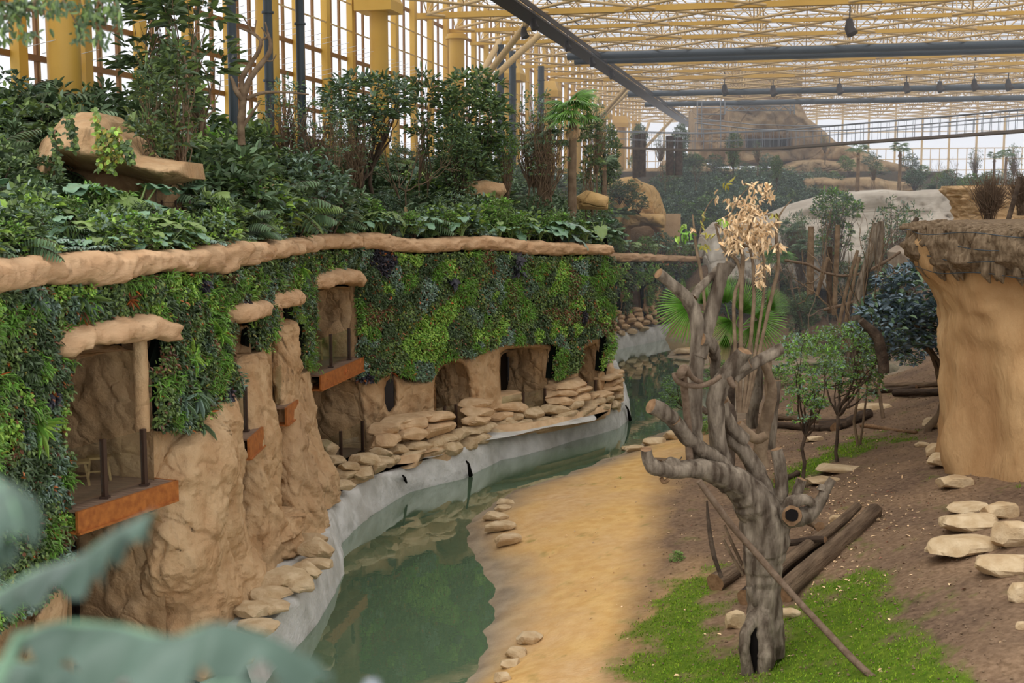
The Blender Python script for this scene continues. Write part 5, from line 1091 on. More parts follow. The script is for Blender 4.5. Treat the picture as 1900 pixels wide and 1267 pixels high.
# suspension bridge
br = empty('suspension_bridge', (0, 0, 0), 'long sagging rope bridge with slatted deck and net railings crossing the hall', 'bridge')
bx = [1100, 1200, 1300, 1450, 1600, 1750, 1900, 2000]; by = [271, 276, 279, 275, 264, 254, 243, 236]; BY = lambda px: 92 - (px - 1100) * .03
dk = np.array([P(x, np.interp(x, bx, by), BY(x)) for x in np.arange(1095, 2000, 8.0)])
mb = MB()
for a, b in zip(dk[:-1], dk[1:]): bar(mb, a, b, 1.1, .14)
mb.build('deck', mat('bridge_deck', srgb(110, 98, 84), .8), br, False)
mb = MB()
for s_ in (-.6, .6):
    o3 = np.array([0, s_, 0])
    tube(mb, dk + o3 + [0, 0, 1.15 + .0], .03, 4, cap=False); tube(mb, dk + o3 + [0, 0, .6], .015, 4, cap=False)
    tubes(mb, dk[::2] + o3, dk[::2] + o3 + [0, 0, 1.15], .012, 4)
mb.build('net_railing', M['grey_steel'], br)
mb = MB(); main = np.array([P(x, y, BY(x)) for x, y in ((1290, 228), (1400, 240), (1500, 243), (1560, 242), (1650, 236), (1760, 227), (1900, 213))])
ux = np.linspace(1290, 1900, 40); mp_ = np.array([P(x, np.interp(x, [1290, 1400, 1500, 1560, 1650, 1760, 1900], [228, 240, 243, 242, 236, 227, 213]), BY(x)) for x in ux]); tube(mb, mp_, .04, 5, cap=False); tube(mb, mp_ + [0, .6, .35], .03, 5, cap=False)
tubes(mb, mp_, mp_ * [1, 1, 0] + np.stack([0 * ux, 0 * ux, [P(x, np.interp(x, bx, by), BY(x))[2] for x in ux]], 1), .018, 4); mb.build('cable', M['grey_steel'], br)
for px, y0, y1 in ((1181, 330, 250), (1191, 328, 248), (1243, 325, 252), (1259, 325, 255)):
    mb = MB(); tube(mb, [P(px, y0, 98), P(px, y1, 98)], .32, 8); tag(mb.build('bridge_post', M['bark_dark']), f'dark timber pole by the bridge landing, {["leftmost", "second", "third", "rightmost"][[1181, 1191, 1243, 1259].index(px)]} of four', 'post')
# scaffold truss on the temple
sc_ = empty('scaffold', (0, 0, 0), 'galvanised scaffold with lattice truss on top of the rock temple', 'scaffold'); a1, b1_ = [], []
for x in (1294, 1302, 1337, 1345, 1474, 1466):
    for dy in (0, 1.6): a1.append(P(x, 255 if x < 1340 else 212, 131 + dy)); b1_.append(P(x, 188, 131 + dy))
for y in (200, 212, 225, 240):
    a1.append(P(1294, y, 131)); b1_.append(P(1345 if y > 215 else 1345, y, 131))
for a, b in zip(a1, b1_): mb = MB(); tubes(mb, [a], [b], .07, 5); mb.build('standard', M['grey_steel'], sc_)
a1, b1_ = [P(1345, 197, 131), P(1345, 205, 131)], [P(1475, 197, 131), P(1475, 205, 131)]
for i, x in enumerate(range(1345, 1475, 10)): a1.append(P(x, 197 if i % 2 else 205, 131)); b1_.append(P(x + 10, 205 if i % 2 else 197, 131))
mb = MB(); tubes(mb, a1, b1_, .06, 5); mb.build('lattice_truss', M['grey_steel'], sc_)
# ---- haze of the humid hall
def haze(y0=None):
    m = bpy.data.materials.new('humid_haze'); m.use_nodes = True; nt = m.node_tree; nt.nodes.clear(); o = nt.nodes.new('ShaderNodeOutputMaterial'); v = nt.nodes.new('ShaderNodeVolumeScatter')
    v.inputs['Density'].default_value = .0034; v.inputs['Color'].default_value = (.95, .97, 1, 1); v.inputs['Anisotropy'].default_value = .2; nt.links.new(v.outputs[0], o.inputs['Volume'])
    mb = MB(); c = Bw((56 + UE - 1) / 2, 26, 1); box(mb, c, (96, UE - 57, 30), np.stack([np.append(B_, 0), np.append(A_, 0), (0, 0, 1)], 1))
    ob = mb.build('humid_haze', m, None, False); tag(ob, 'thin humid haze filling the far part of the hall', 'haze', None, 'stuff'); ob.display_type = 'WIRE'
haze()
# ================================================================ plants
VM = ['lf_mid', 'lf_dark', 'lf_blue', 'lf_lime', 'lf_bright', 'lf_grey', 'lf_slate', 'lf_big', 'lf_palm', 'lf_dry', 'lf_yellow', 'lf_rust']
VMAT = [M[s] for s in VM]; vi = VM.index
def sphdir(r, n): v = r.normal(0, 1, (n, 3)); return unit(v)
def crown_leaves(mb, cen, r, per, L, W, mis, spread=.5, upb=.4, droop=.3, origin=None):
    """clusters of leaves radiating around each centre"""
    cen = np.asarray(cen); n = len(cen) * per; c = np.repeat(cen, per, 0)
    d = sphdir(r, n); 
    if origin is not None: d = unit(d + unit(c - origin) * .7)
    d[:, 2] = np.abs(d[:, 2]) * .5 + d[:, 2] * .3; d = unit(d)
    pos = c + d * spread * L * r.uniform(.1, 1.0, (n, 1)) * 1.2
    nr = unit(np.array([0, 0, 1.0]) * (upb + .6) + d * .3 + r.normal(0, .35, (n, 3)))
    leaf_quads(mb, pos, d, nr, L * r.uniform(.7, 1.25, n), W * r.uniform(.8, 1.2, n), r.choice(mis, n), droop)
def ell(r, n, c, rad, shell=.55):
    d = sphdir(r, n); k = shell + (1 - shell) * r.random((n, 1)) ** .5; return np.array(c) + d * k * np.array(rad)
def limb(mb, a, b, r0, r1, rr, wob=.12, k=6, n=6, m=0):
    a = np.array(a, float); b = np.array(b, float); t = np.linspace(0, 1, k)[:, None]; L = np.linalg.norm(b - a)
    p = a * (1 - t) + b * t + rr.normal(0, wob * L / 3, (k, 3)) * np.sin(t * math.pi); tube(mb, p, np.linspace(r0, r1, k), n, m, cap=False); return p
PROTO = {}
SN = {'dark': 'dark_shrub', 'dark2': 'broad_leaved_shrub', 'blue': 'blue_green_shrub', 'mid': 'green_shrub', 'fine': 'fine_leaved_shrub', 'broad': 'loose_shrub'}
def proto(key, name, foliage, wood, barkm='bark_dark'):
    root = bpy.data.objects.new(name, None); COL.objects.link(root); root.empty_display_size = .2
    foliage.build('foliage', VMAT, root, False)
    if wood is not None and wood.n: wood.build('stems' if name in ('shrub', 'fern_clump', 'big_leaf_plant') else 'trunk', M[barkm], root)
    PROTO[key] = [root, False]; return root
def bush(key, seed, mis, L, W, n=90, per=9, rad=(.5, .5, .42), name='shrub', h=.45):
    r = np.random.default_rng(seed); f = MB(); w_ = MB(); c = ell(r, n, (0, 0, h), rad, .5); c[:, 2] = np.maximum(c[:, 2], .03); c += r.normal(0, .05, c.shape)
    crown_leaves(f, c, r, per, L, W, mis, .8, origin=np.array([0, 0, h * .5]))
    for i in range(9): limb(w_, (0, 0, -.15), c[i * 3] * .9, .02, .008, r, .3, 5, 4)
    return proto(key, name, f, w_)
# shrubs are ~1 m across
bush('dark', 1, [vi('lf_dark'), vi('lf_dark'), vi('lf_mid')], .10, .045)
bush('dark2', 2, [vi('lf_dark'), vi('lf_blue')], .13, .06, 70, 8)
bush('blue', 3, [vi('lf_blue'), vi('lf_grey'), vi('lf_dark')], .09, .045, 100, 9)
bush('mid', 4, [vi('lf_mid'), vi('lf_mid'), vi('lf_bright')], .10, .05)
bush('fine', 5, [vi('lf_grey'), vi('lf_mid'), vi('lf_blue')], .055, .022, 130, 12)
bush('broad', 6, [vi('lf_mid'), vi('lf_dark'), vi('lf_grey'), vi('lf_lime')], .18, .11, 60, 6)
# fern / palm clumps
def fronds(f, r, n, R, leafL, leafW, mis, el=(.5, 1.2), k=22, base=(0, 0, 0), curl=1.0, w_=None, az=None):
    for i in range(n):
        a = r.uniform(0, 2 * math.pi) if az is None else az[i]; e0 = r.uniform(*el); Rr = R * r.uniform(.8, 1.25); t = np.linspace(0, 1, k)
        e = e0 - curl * t ** 1.3 * 1.4; dl_ = Rr / k; x = np.cumsum(np.cos(e) * dl_); z = np.cumsum(np.sin(e) * dl_)
        p = np.stack([np.cos(a) * x, np.sin(a) * x, z], 1) + np.array(base); tg = unit(np.gradient(p, axis=0)); sd = np.array([-math.sin(a), math.cos(a), 0]); nn = np.cross(tg, sd) * -1; nn = np.where(nn[:, 2:3] < 0, -nn, nn)
        ll = leafL * np.sin(np.clip(t * .9 + .1, 0, 1) * math.pi) ** .6
        for s_ in (-1, 1):
            fw = unit(sd * s_ + tg * .6 - np.array([0, 0, .25])); j = slice(3, None)
            leaf_quads(f, p[j], fw[j] if fw.ndim > 1 else fw, nn[j], ll[j] + 1e-3, leafW, np.full(k - 3, r.choice(mis)), .3)
        if w_ is not None: tube(w_, p[::4], .008, 3, cap=False)
r = np.random.default_rng(11); f = MB(); w_ = MB(); fronds(f, r, 16, .95, .30, .035, [vi('lf_dark'), vi('lf_mid'), vi('lf_blue')], w_=w_); proto('fern', 'fern_clump', f, w_)
r = np.random.default_rng(12); f = MB(); w_ = MB(); fronds(f, r, 20, .85, .24, .03, [vi('lf_blue'), vi('lf_dark')], (.8, 1.4), w_=w_); proto('fern2', 'fern_clump', f, w_)
# elephant-ear leaf
def ear(mb, base, tip, L, W, seed, mi, droop=.35, wave=.06, nu=14, nv=9, up=(0, 0, 1)):
    base = np.array(base, float); d = unit(np.array(tip, float) - base); s_ = unit(np.cross(d, np.array(up, float))); n = np.cross(s_, d)
    u = np.linspace(0, 1, nu); v = np.linspace(-1, 1, nv); V = np.zeros((nu, nv, 3))
    wd = W * .5 * np.sin(np.clip(u * .93 + .07, 0, 1) ** .55 * math.pi) ** .75
    for i, uu in enumerate(u):
        for j, vv in enumerate(v):
            back = -.28 * L * (abs(vv) ** 1.2) * (1 - uu) ** 3
            edge = 1 + .07 * math.sin(uu * 26 + seed + j) * (abs(vv) > .9)
            z = .10 * L * abs(vv) - droop * L * uu ** 2 + wave * L * math.sin(uu * 15 + vv * 4 + seed) * abs(vv) ** 1.5 - .12 * L * vv ** 2
            V[i, j] = base + d * (uu * L + back) + s_ * (vv * wd[i] * edge + 0) + n * z
    V[0] = V[0] * .6 + V[0, nv // 2] * .4
    grid(mb, V, mi)
def ears(key, seed, n=7, hi=.8, L=.5, W=.38, mis=('lf_big', 'lf_mid', 'lf_big')):
    r = np.random.default_rng(seed); f = MB(); w_ = MB()
    for i in range(n):
        a = r.uniform(0, 6.28); lean = r.uniform(.15, .55); h = hi * r.uniform(.55, 1.1); b = np.array([math.cos(a) * lean, math.sin(a) * lean, h]); ll = L * r.uniform(.75, 1.2)
        tube(w_, [(0, 0, -.1), b * [.4, .4, .6], b], [.022, .018, .012], 5, cap=False)
        ear(f, b, b + np.array([math.cos(a), math.sin(a), r.uniform(-.5, .15)]), ll, ll * W / L, r.uniform(0, 9), vi(r.choice(mis)), r.uniform(.1, .4))
    o = proto(key, 'big_leaf_plant', f, w_, 'bark_mid'); o.children[-1].data.materials[0] = M['lf_mid']
    for c in o.children:
        c.data.polygons.foreach_set('use_smooth', [True] * len(c.data.polygons))
ears('ear', 21); ears('ear2', 22, 9, .6, .42, .34, ('lf_big', 'lf_mid')); ears('earpale', 23, 8, .7, .55, .4, ('lf_big', 'lf_grey'))
def split_leaf(key, seed, mis, n=26):      # philodendron: long lobed leaves on short stalks
    r = np.random.default_rng(seed); f = MB(); w_ = MB(); az = r.uniform(0, 6.28, n)
    fronds(f, r, n, .62, .17, .07, mis, (.2, 1.2), 9, az=az, w_=w_); proto(key, 'big_leaf_plant', f, w_)
split_leaf('philo', 31, [vi('lf_mid'), vi('lf_blue'), vi('lf_dark'), vi('lf_grey')]); split_leaf('philo2', 32, [vi('lf_mid'), vi('lf_lime')])
# trees: unit height 1 => real shapes of height given
def tree(key, seed, Ht, trunks, crowns, mis, L, W, per=9, barkm='bark_dark', name='tree', tr=.05, n=110, extra=0):
    r = np.random.default_rng(seed); f = MB(); w_ = MB(); allc = []
    for (c, rad, k) in crowns: 
        cc = ell(r, k, c, rad, .45); allc.append(cc); crown_leaves(f, cc, r, per, L, W, mis, .9, origin=np.array(c) - [0, 0, rad[2] * .4])
    allc = np.concatenate(allc)
    for (x, y) in trunks:
        top = np.array(crowns[r.integers(len(crowns))][0]); mid = np.array([x, y, 0]) * .6 + top * [.5, .5, .42]
        limb(w_, (x, y, -.3), mid, tr, tr * .8, r, .1, 6, 7)
        for j in range(9 + extra):
            e = allc[r.integers(len(allc))]; k = mid * .5 + e * .5 + r.normal(0, .08, 3); limb(w_, mid, k, tr * .6, tr * .4, r, .15, 5, 5); limb(w_, k, e, tr * .4, tr * .12, r, .15, 5, 4)
            e2 = allc[r.integers(len(allc))]; 
            if np.linalg.norm(e2 - k) < 1.3 * np.mean(crowns[0][1]) + .3: limb(w_, k, e2, tr * .3, tr * .1, r, .15, 5, 4)
    return proto(key, name, f, w_, barkm)
tree('umbrella', 41, 3, [(0, 0), (.15, .1)], [((0, 0, 2.5), (1.0, .9, .5), 150), ((-.4, .1, 1.9), (.6, .5, .4), 50)], [vi('lf_mid'), vi('lf_dark'), vi('lf_blue'), vi('lf_grey')], .15, .06)
tree('dense', 42, 3, [(0, 0), (.2, 0)], [((0, 0, 2.2), (.75, .7, .85), 200), ((.3, 0, 1.2), (.5, .5, .5), 60), ((-.4, 0, 1.4), (.4, .4, .4), 50)], [vi('lf_dark'), vi('lf_mid'), vi('lf_blue')], .14, .065)
tree('twiggy', 43, 3, [(0, 0), (.3, .1), (-.25, 0)], [((0, 0, 2.1), (.8, .7, .85), 70)], [vi('lf_mid'), vi('lf_grey'), vi('lf_blue')], .10, .045, 7, 'bark_mid', extra=10, tr=.035)
tree('tall', 44, 3, [(0, 0), (.15, 0)], [((0, 0, 2.6), (.42, .42, .35), 30), ((.2, 0, 1.9), (.35, .35, .3), 18), ((-.25, .1, 1.4), (.25, .25, .2), 10)], [vi('lf_mid'), vi('lf_dark'), vi('lf_dark')], .21, .075, 7, 'bark_mid', tr=.03)
tree('slate', 45, 3, [(0, 0)], [((0, 0, 2.3), (1.0, .9, .45), 190), ((-.8, 0, 1.75), (.55, .5, .45), 80), ((.7, -.1, 1.6), (.5, .5, .4), 70), ((0, -.3, 1.7), (.5, .4, .3), 50)], [vi('lf_slate'), vi('lf_slate'), vi('lf_blue')], .13, .07, 9, 'bark_mid', tr=.07)
tree('finegreen', 46, 3, [(0, 0)], [((0, 0, 2.2), (1.0, .8, .55), 170), ((-.5, 0, 1.6), (.6, .5, .4), 70)], [vi('lf_mid'), vi('lf_bright'), vi('lf_grey')], .075, .035, 14, 'bark_dark', tr=.05)
tree('vase', 47, 3, [(0, 0), (.1, .1), (-.12, 0), (.2, 0)], [((0, 0, 2.55), (.7, .65, .4), 170), ((0, 0, 1.9), (.5, .5, .4), 60)], [vi('lf_bright'), vi('lf_mid'), vi('lf_grey')], .09, .045, 10, 'bark_mid', extra=6, tr=.03)
def bare(key, seed, n=40, name='bare_tree', barkm='bark_mid', tr=.034):
    r = np.random.default_rng(seed); w_ = MB()
    def rec(p, d, L, rad, k):
        e = p + d * L; limb(w_, p, e, rad, rad * .7, r, .12, 5, 6 if k > 1 else 4)
        if k == 0: return
        for _ in range(3 if k > 1 else 2): rec(e, unit(d + r.normal(0, .45, 3) + [0, 0, .15]), L * r.uniform(.6, .85), rad * .62, k - 1)
    rec(np.array([0, 0, -.2]), np.array([.05, 0, 1.0]), 1.0, tr, 4); rec(np.array([.08, 0, -.2]), unit(np.array([.3, .1, 1.0])), .9, tr * .8, 3)
    root = bpy.data.objects.new(name, None); COL.objects.link(root); w_.build('branches', M[barkm], root); PROTO[key] = [root, False]
bare('bare', 51); bare('bare2', 52)
# fan palms
def fan_leaf(mb, c, d, nrm, R, n=34, spread=115, mi=0, droop=.25, seed=0):
    c = np.array(c, float); d = unit(np.array(d, float)); nrm = np.array(nrm, float); s_ = unit(np.cross(d, nrm)); nrm = np.cross(s_, d); r = np.random.default_rng(seed)
    a = np.radians(np.linspace(-spread, spread, n)); V = []
    hw = math.radians(spread) / n * 1.05
    for t, wf, dz in ((.06, 1, 0), (.34, 1, .0), (.52, .72, -.04), (.8, .42, -.14), (1.0, .05, -.28)):
        RR = R * t * (1 - .12 * np.abs(a / a[-1]) ** 2) * r.uniform(.97, 1.03, n)
        ds = []
        for q, off in ((-1, -.02), (0, .03), (1, -.02)):
            aa = a + q * hw * wf; 
            ds.append(c + np.cos(aa)[:, None] * RR[:, None] * d + np.sin(aa)[:, None] * RR[:, None] * s_ + nrm * (R * (off * wf + dz * droop * 3 - .12 * (np.abs(a / a[-1]) ** 2) * t))[:, None])
        V.append(np.stack(ds, 1))
    V = np.stack(V, 1)    # n,5,3,3
    base = (np.arange(n) * 15)[:, None]; q = []
    for i in range(4):
        for j in range(2): q.append(base + np.array([[i * 3 + j, i * 3 + j + 1, (i + 1) * 3 + j + 1, (i + 1) * 3 + j]]))
    mb.add(V.reshape(-1, 3), np.concatenate(q), mi)
def fanpalm(key, seed, Ht, n=16, R=.55, skirt=6, mi='lf_palm', tr=.11, crown=.5):
    r = np.random.default_rng(seed); root = bpy.data.objects.new('fan_palm', None); COL.objects.link(root); w_ = MB()
    tube(w_, [(0, 0, -.3), (.03, 0, Ht * .5), (0, 0, Ht)], [tr * 1.15, tr, tr * .9], 10, noise=.35, nf=9)
    for i in range(n + skirt):
        a = i * 2.4; e = r.uniform(.1, 1.3) if i < n else r.uniform(-1.2, -.7); f = MB(); d = np.array([math.cos(a) * math.cos(e), math.sin(a) * math.cos(e), math.sin(e)]); c = np.array([0, 0, Ht]) + d * crown * (r.uniform(.7, 1.1) if i < n else .3)
        tube(f, [(0, 0, Ht - .05), c], .012, 4, cap=False); fan_leaf(f, c, d * [1, 1, .4] + [0, 0, -.15 if i < n else -.9], unit(np.array([0, 0, 1.0]) - d * .3), R * r.uniform(.8, 1.1) * (1 if i < n else .55), 24, 105 if i < n else 50, vi('lf_dry') if i >= n else vi(mi), .4, i)
        f.build('frond', VMAT, root, False)
    w_.build('trunk', M['bark_mid'], root); PROTO[key] = [root, False]
fanpalm('palm', 61, 2.6); fanpalm('palmdark', 62, 2.2, 12, .45, 3, 'lf_blue')
PH = {'umbrella': 3.0, 'dense': 3.05, 'twiggy': 2.95, 'tall': 3.0, 'slate': 2.8, 'finegreen': 2.75, 'vase': 2.95, 'bare': 2.9, 'bare2': 2.9, 'palm': 3.3, 'palmdark': 2.8}
def plant(key, loc, sc, label, cat='plant', group=None, rz=None, sq=None):
    root, used = PROTO[key]; rz = random.uniform(0, 6.28) if rz is None else rz
    s3 = (sc, sc, sc) if sq is None else (sc * sq[0], sc * sq[0], sc * sq[1])
    if not used:
        PROTO[key][1] = True; root.location = Vector(loc); root.rotation_euler = (0, 0, rz); root.scale = s3; o = root
    else: o = dup(root, loc, rz, s3)
    for k in ('label', 'category', 'group'):
        if k in o: del o[k]
    if root.name.startswith('shrub') or 'shrub' in root.name: o.name = SN.get(key, 'shrub')
    return tag(o, label, cat, group)
def tplant(key, px, ytop, Y, label, cat='tree', group=None, ybase=None, wide=1.0, rz=None):
    """a plant on the terrace at pixel column px and distance Y whose top reaches the row ytop"""
    z0 = float(TZ(px, Y)) if ybase is None else P(px, ybase, Y)[2]; zt = P(px, ytop, Y)[2]; s = max(.2, (zt - z0) / PH[key]); b = (px - 950) / F * Y
    return plant(key, (b, Y, z0), s, label, cat, group, rz, (wide, 1.0))
def gplant(key, px, ytop, ybase, label, cat='tree', group=None, wide=1.0, rz=None, Y=None):
    c = hit(px, ybase) if Y is None else P(px, ybase, Y); zt = P(px, ytop, c[1])[2]; s = (zt - c[2]) / PH[key]
    return plant(key, c, s, label, cat, group, rz, (wide, 1.0))
# terrace trees
tplant('tall', 300, -30, 37, 'tall leafy tree with thin stems rising in front of the glass at upper left', wide=1.0)
tplant('tall', 372, -40, 35.5, 'tall tree with long drooping leaves at upper left, right of its neighbour', wide=1.0, rz=1)
tplant('tall', 345, 85, 31, 'medium leafy tree with grey stems in front of the two tall ones', wide=.8, rz=2)
tplant('tall', 285, 130, 30, 'slim young tree right of the creeper-draped arch', wide=.7, rz=4)
tplant('twiggy', 545, 145, 42, 'airy small-leaved tree before the two dark downpipes', wide=.9)
tplant('twiggy', 600, 180, 42, 'small loose tree right of the downpipes', wide=.8)
tplant('umbrella', 690, 138, 50, 'broad umbrella tree with twisting trunks before the yellow duct column', wide=1.05)
tplant('twiggy', 660, 200, 48, 'low twiggy tree under the umbrella tree', wide=.8)
tplant('bare2', 755, 190, 51, 'dark forked leafless tree right of the umbrella tree', wide=.7, rz=2.2)
tplant('tall', 788, 140, 55, 'slim leafy tree just left of the strutted yellow column', wide=.6)
tplant('dense', 880, 132, 56, 'dense dark crowned tree covering the glass right of the strutted column', wide=1.0)
tplant('dense', 848, 225, 54, 'smaller leafy crown below the dense dark tree', wide=.8)
tplant('twiggy', 990, 165, 60, 'tall open tree with pale stems between the dark downpipes', wide=.7)
tplant('twiggy', 1012, 205, 58, 'thin-stemmed tree cluster left of the fan palm', wide=.8, rz=3)
tplant('vase', 940, 250, 56, 'small tree with bare lower stems left of the palms', wide=.6)
tplant('palm', 1062, 165, 58, 'tall green fan palm with slanting trunk near the corner of the terrace', 'palm', wide=.8)
tplant('palmdark', 1015, 235, 60, 'dark small fan palm left of the tall fan palm', 'palm', wide=1)
tplant('palmdark', 1120, 285, 66, 'dark small palm right of the tall fan palm', 'palm', ybase=380)
tplant('twiggy', 1105, 190, 64, 'thin tree right of the tall fan palm', ybase=380, wide=.5)
tplant('dense', 1125, 235, 68, 'dark leafy tree by the bridge landing', ybase=390, wide=.6)
tplant('tall', 1090, 215, 62, 'slender leafy tree behind the tall fan palm', wide=.6)
# understory of the terrace
rr = np.random.default_rng(99)
def band(px): return 'left of the wooden stakes' if px < 620 else ('between the stakes and the middle rock ledge' if px < 850 else 'right of the middle rock ledge')
NM = {'dark': 'dark green shrub', 'dark2': 'dark broad-leaved shrub', 'blue': 'blue-green shrub', 'mid': 'mid green shrub', 'fine': 'fine-leaved grey-green shrub', 'broad': 'loose broad-leaved shrub', 'fern': 'arching fern clump', 'fern2': 'upright feathery fern clump', 'ear': 'elephant-ear plant', 'ear2': 'small elephant-ear plant', 'earpale': 'pale elephant-ear plant', 'philo': 'split-leaf plant', 'philo2': 'lime split-leaf plant'}
def under(key, px, Y, s, where, cat=None):
    z0 = float(TZ(px, Y)); lb = f'{NM[key]} {where}'; gp = f'{NM[key]}s {where}'
    plant(key, ((px - 950) / F * Y, Y, z0 - .03), s, lb, cat or ('fern' if 'fern' in key else 'shrub' if key in ('dark', 'dark2', 'blue', 'mid', 'fine', 'broad') else 'plant'), gp)
cnt = 0
while cnt < 330:
    px = rr.uniform(-60, 1122); s_ = rr.random() ** 1.15
    Y = D(px) + 1.0 + (float(YF(px)) - D(px) - 2) * s_
    # keep area-uniform
    if rr.random() > (Y / 75) ** .8: continue
    if px < 360 and 29 < Y < 31.5 and px > 60: continue
    left = px < 560
    key = rr.choice(['fern', 'fern2', 'dark', 'dark2', 'blue', 'mid', 'fine', 'broad'], p=[.34, .24, .08, .10, .08, .05, .06, .05] if left else [.34, .20, .08, .08, .12, .04, .12, .02])
    under(key, px, Y, (rr.uniform(.9, 1.25) if px < 380 and Y < 31 else rr.uniform(1.1, 1.9)) * (1.0 + .35 * s_), ('by the glass wall ' if s_ > .5 else 'on the terrace ') + band(px)); cnt += 1
# tall ferny mass at far left
for px, Y, k, s in ((-10, 31, 'fern', 1.8), (25, 32, 'fern', 2.0), (60, 31, 'fern2', 1.9), (100, 33, 'fern', 2.0), (0, 28, 'fern', 1.8), (40, 29.3, 'fern2', 1.7), (15, 29.5, 'fern', 2.0), (-25, 29, 'fern2', 2.0), (45, 30.5, 'fern', 2.2), (85, 31.5, 'fern2', 2.0), (75, 34, 'fern', 3.0), (130, 34, 'fern2', 2.4), (20, 35, 'fern', 3.2), (55, 27.5, 'dark', 1.4), (-20, 26, 'dark', 1.8), (10, 34, 'fern2', 3.2), (110, 32, 'dark', 2.4), (140, 31.8, 'blue', 2.0), (160, 33.5, 'fern', 2.6)):
    under(key=k, px=px, Y=Y, s=s, where='massed above the rock arch at far left')
for px, Y, k, s in ((262, 33, 'fern', 2.4), (290, 34, 'fern', 2.8), (320, 33.5, 'fern2', 2.8), (300, 31.5, 'fern', 2.0), (360, 33, 'dark', 2.4), (400, 34, 'mid', 2.6), (430, 33, 'dark2', 2.4), (240, 34.5, 'fern2', 2.2), (480, 37, 'fern', 2.6), (520, 38, 'fern', 2.6), (555, 40, 'blue', 2.6), (590, 41, 'blue', 2.8), (470, 40, 'dark', 3)):
    under(key=k, px=px, Y=Y, s=s, where='massed right of the rock arch')
# front row above the lip
x = -80.0
while x < 1122:
    Y = float(D(x)) + rr.uniform(.15, .5); m_ = 1.0
    if x < 590: key = rr.choice(['philo', 'philo2', 'ear2', 'mid', 'broad', 'ear'], p=[.34, .12, .16, .14, .16, .08])
    elif x < 740: key = rr.choice(['philo', 'ear2', 'mid', 'blue', 'earpale'], p=[.3, .25, .15, .15, .15])
    else: key = rr.choice(['ear2', 'earpale', 'philo', 'mid'], p=[.34, .34, .16, .16])
    px = x; z0 = float(np.interp(px, [-200, 0, 300, 640, 1128], [8.8, 9.0, 8.95, 9.0, 8.35])) - .1
    sc_f = rr.uniform(.55, .95) * (1.0 if x < 600 else 1.25)
    wh = 'directly behind the rock lip, ' + ('at left of the slender pillar' if x < 520 else 'over the wide green wall')
    plant(key, ((px - 950) / F * Y, Y, z0), sc_f, f'{NM[key]} {wh}', 'plant', f'{NM[key]}s {wh}')
    Y2 = Y + rr.uniform(.7, 1.2); k2 = rr.choice(['philo', 'ear2', 'broad', 'mid', 'dark2', 'ear'], p=[.3, .14, .18, .18, .12, .08])
    plant(k2, ((px + 6 - 950) / F * Y2, Y2, float(TZ(px, Y2)) + .05), sc_f * 1.15, f'{NM[k2]} in the second row behind the rock lip, ' + ('left part' if x < 520 else 'right part'), 'plant', f'{NM[k2]}s in the second row, ' + ('left part' if x < 520 else 'right part'))
    x += rr.uniform(14, 24) * (1 if x > 0 else 1.2)
for px, py, Y, s, k, lb in ((115, 330, 26, 1.7, 'ear', 'large elephant-ear plant in front of the rock arch, left'), (175, 330, 26.5, 1.7, 'ear', 'large elephant-ear plant in front of the rock arch, middle'), (250, 330, 26.8, 1.6, 'ear', 'large elephant-ear plant in front of the rock arch, right'), (20, 320, 24, 1.6, 'ear', 'large elephant-ear plant at the far left edge'),
                            (400, 335, 31, 1.5, 'ear', 'large elephant-ear plant left of the low tan rock'), (470, 340, 33, 1.4, 'earpale', 'big pale elephant-ear plant before the low tan rock'), (660, 385, 45.5, 1.5, 'earpale', 'pale elephant-ear plant near the short stake'), (790, 400, 48, 1.6, 'earpale', 'pale elephant-ear clump under the middle rock ledge'), (930, 395, 51, 1.7, 'earpale', 'big pale elephant-ear clump, left of three near the corner'), (1010, 395, 52.5, 1.8, 'earpale', 'big pale elephant-ear clump, middle of three near the corner'), (1075, 395, 54, 1.9, 'earpale', 'big pale elephant-ear clump, right of three near the corner'), (1110, 400, 55, 1.6, 'ear', 'elephant-ear plant at the very corner of the lip')):
    plant(k, ((px - 950) / F * Y, Y, P(px, py, Y)[2] - s * .85), s, lb, 'plant')
# creepers on the arch
for i, (x0, y0, y1) in enumerate(((178, 205, 315), (195, 240, 320), (212, 240, 300), (100, 240, 330), (128, 215, 280), (232, 262, 300))):
    r = np.random.default_rng(700 + i); n = 90; t = np.linspace(0, 1, n); px = x0 + 12 * t + r.normal(0, 3.5, n); py = y0 + (y1 - y0) * t; Y = 27.0 - .3 * r.random(n) - .2; p = Parr(px, py, Y); d = unit(r.normal(0, 1, (n, 3)) + [0, -.6, -.5]); mb = MB()
    leaf_quads(mb, p, d, unit(np.array([0, -1, .6]) + r.normal(0, .2, (n, 3))), .13, .09, r.choice([vi('lf_lime'), vi('lf_mid'), vi('lf_yellow')] if i in (0, 1, 2) else [vi('lf_mid'), vi('lf_dark')], n)); tube(mb, np.stack([p[::9, 0], p[::9, 1] + .05, p[::9, 2]], 1), .012, 4, vi('lf_rust'), cap=False)
    tag(mb.build('hanging_creeper', VMAT, None, False), f'creeper strand hanging over the rock arch, {["longest", "second longest", "short one right of the long strands", "dark one at the left flank", "dark one on the crest", "rightmost"][i]}', 'creeper')
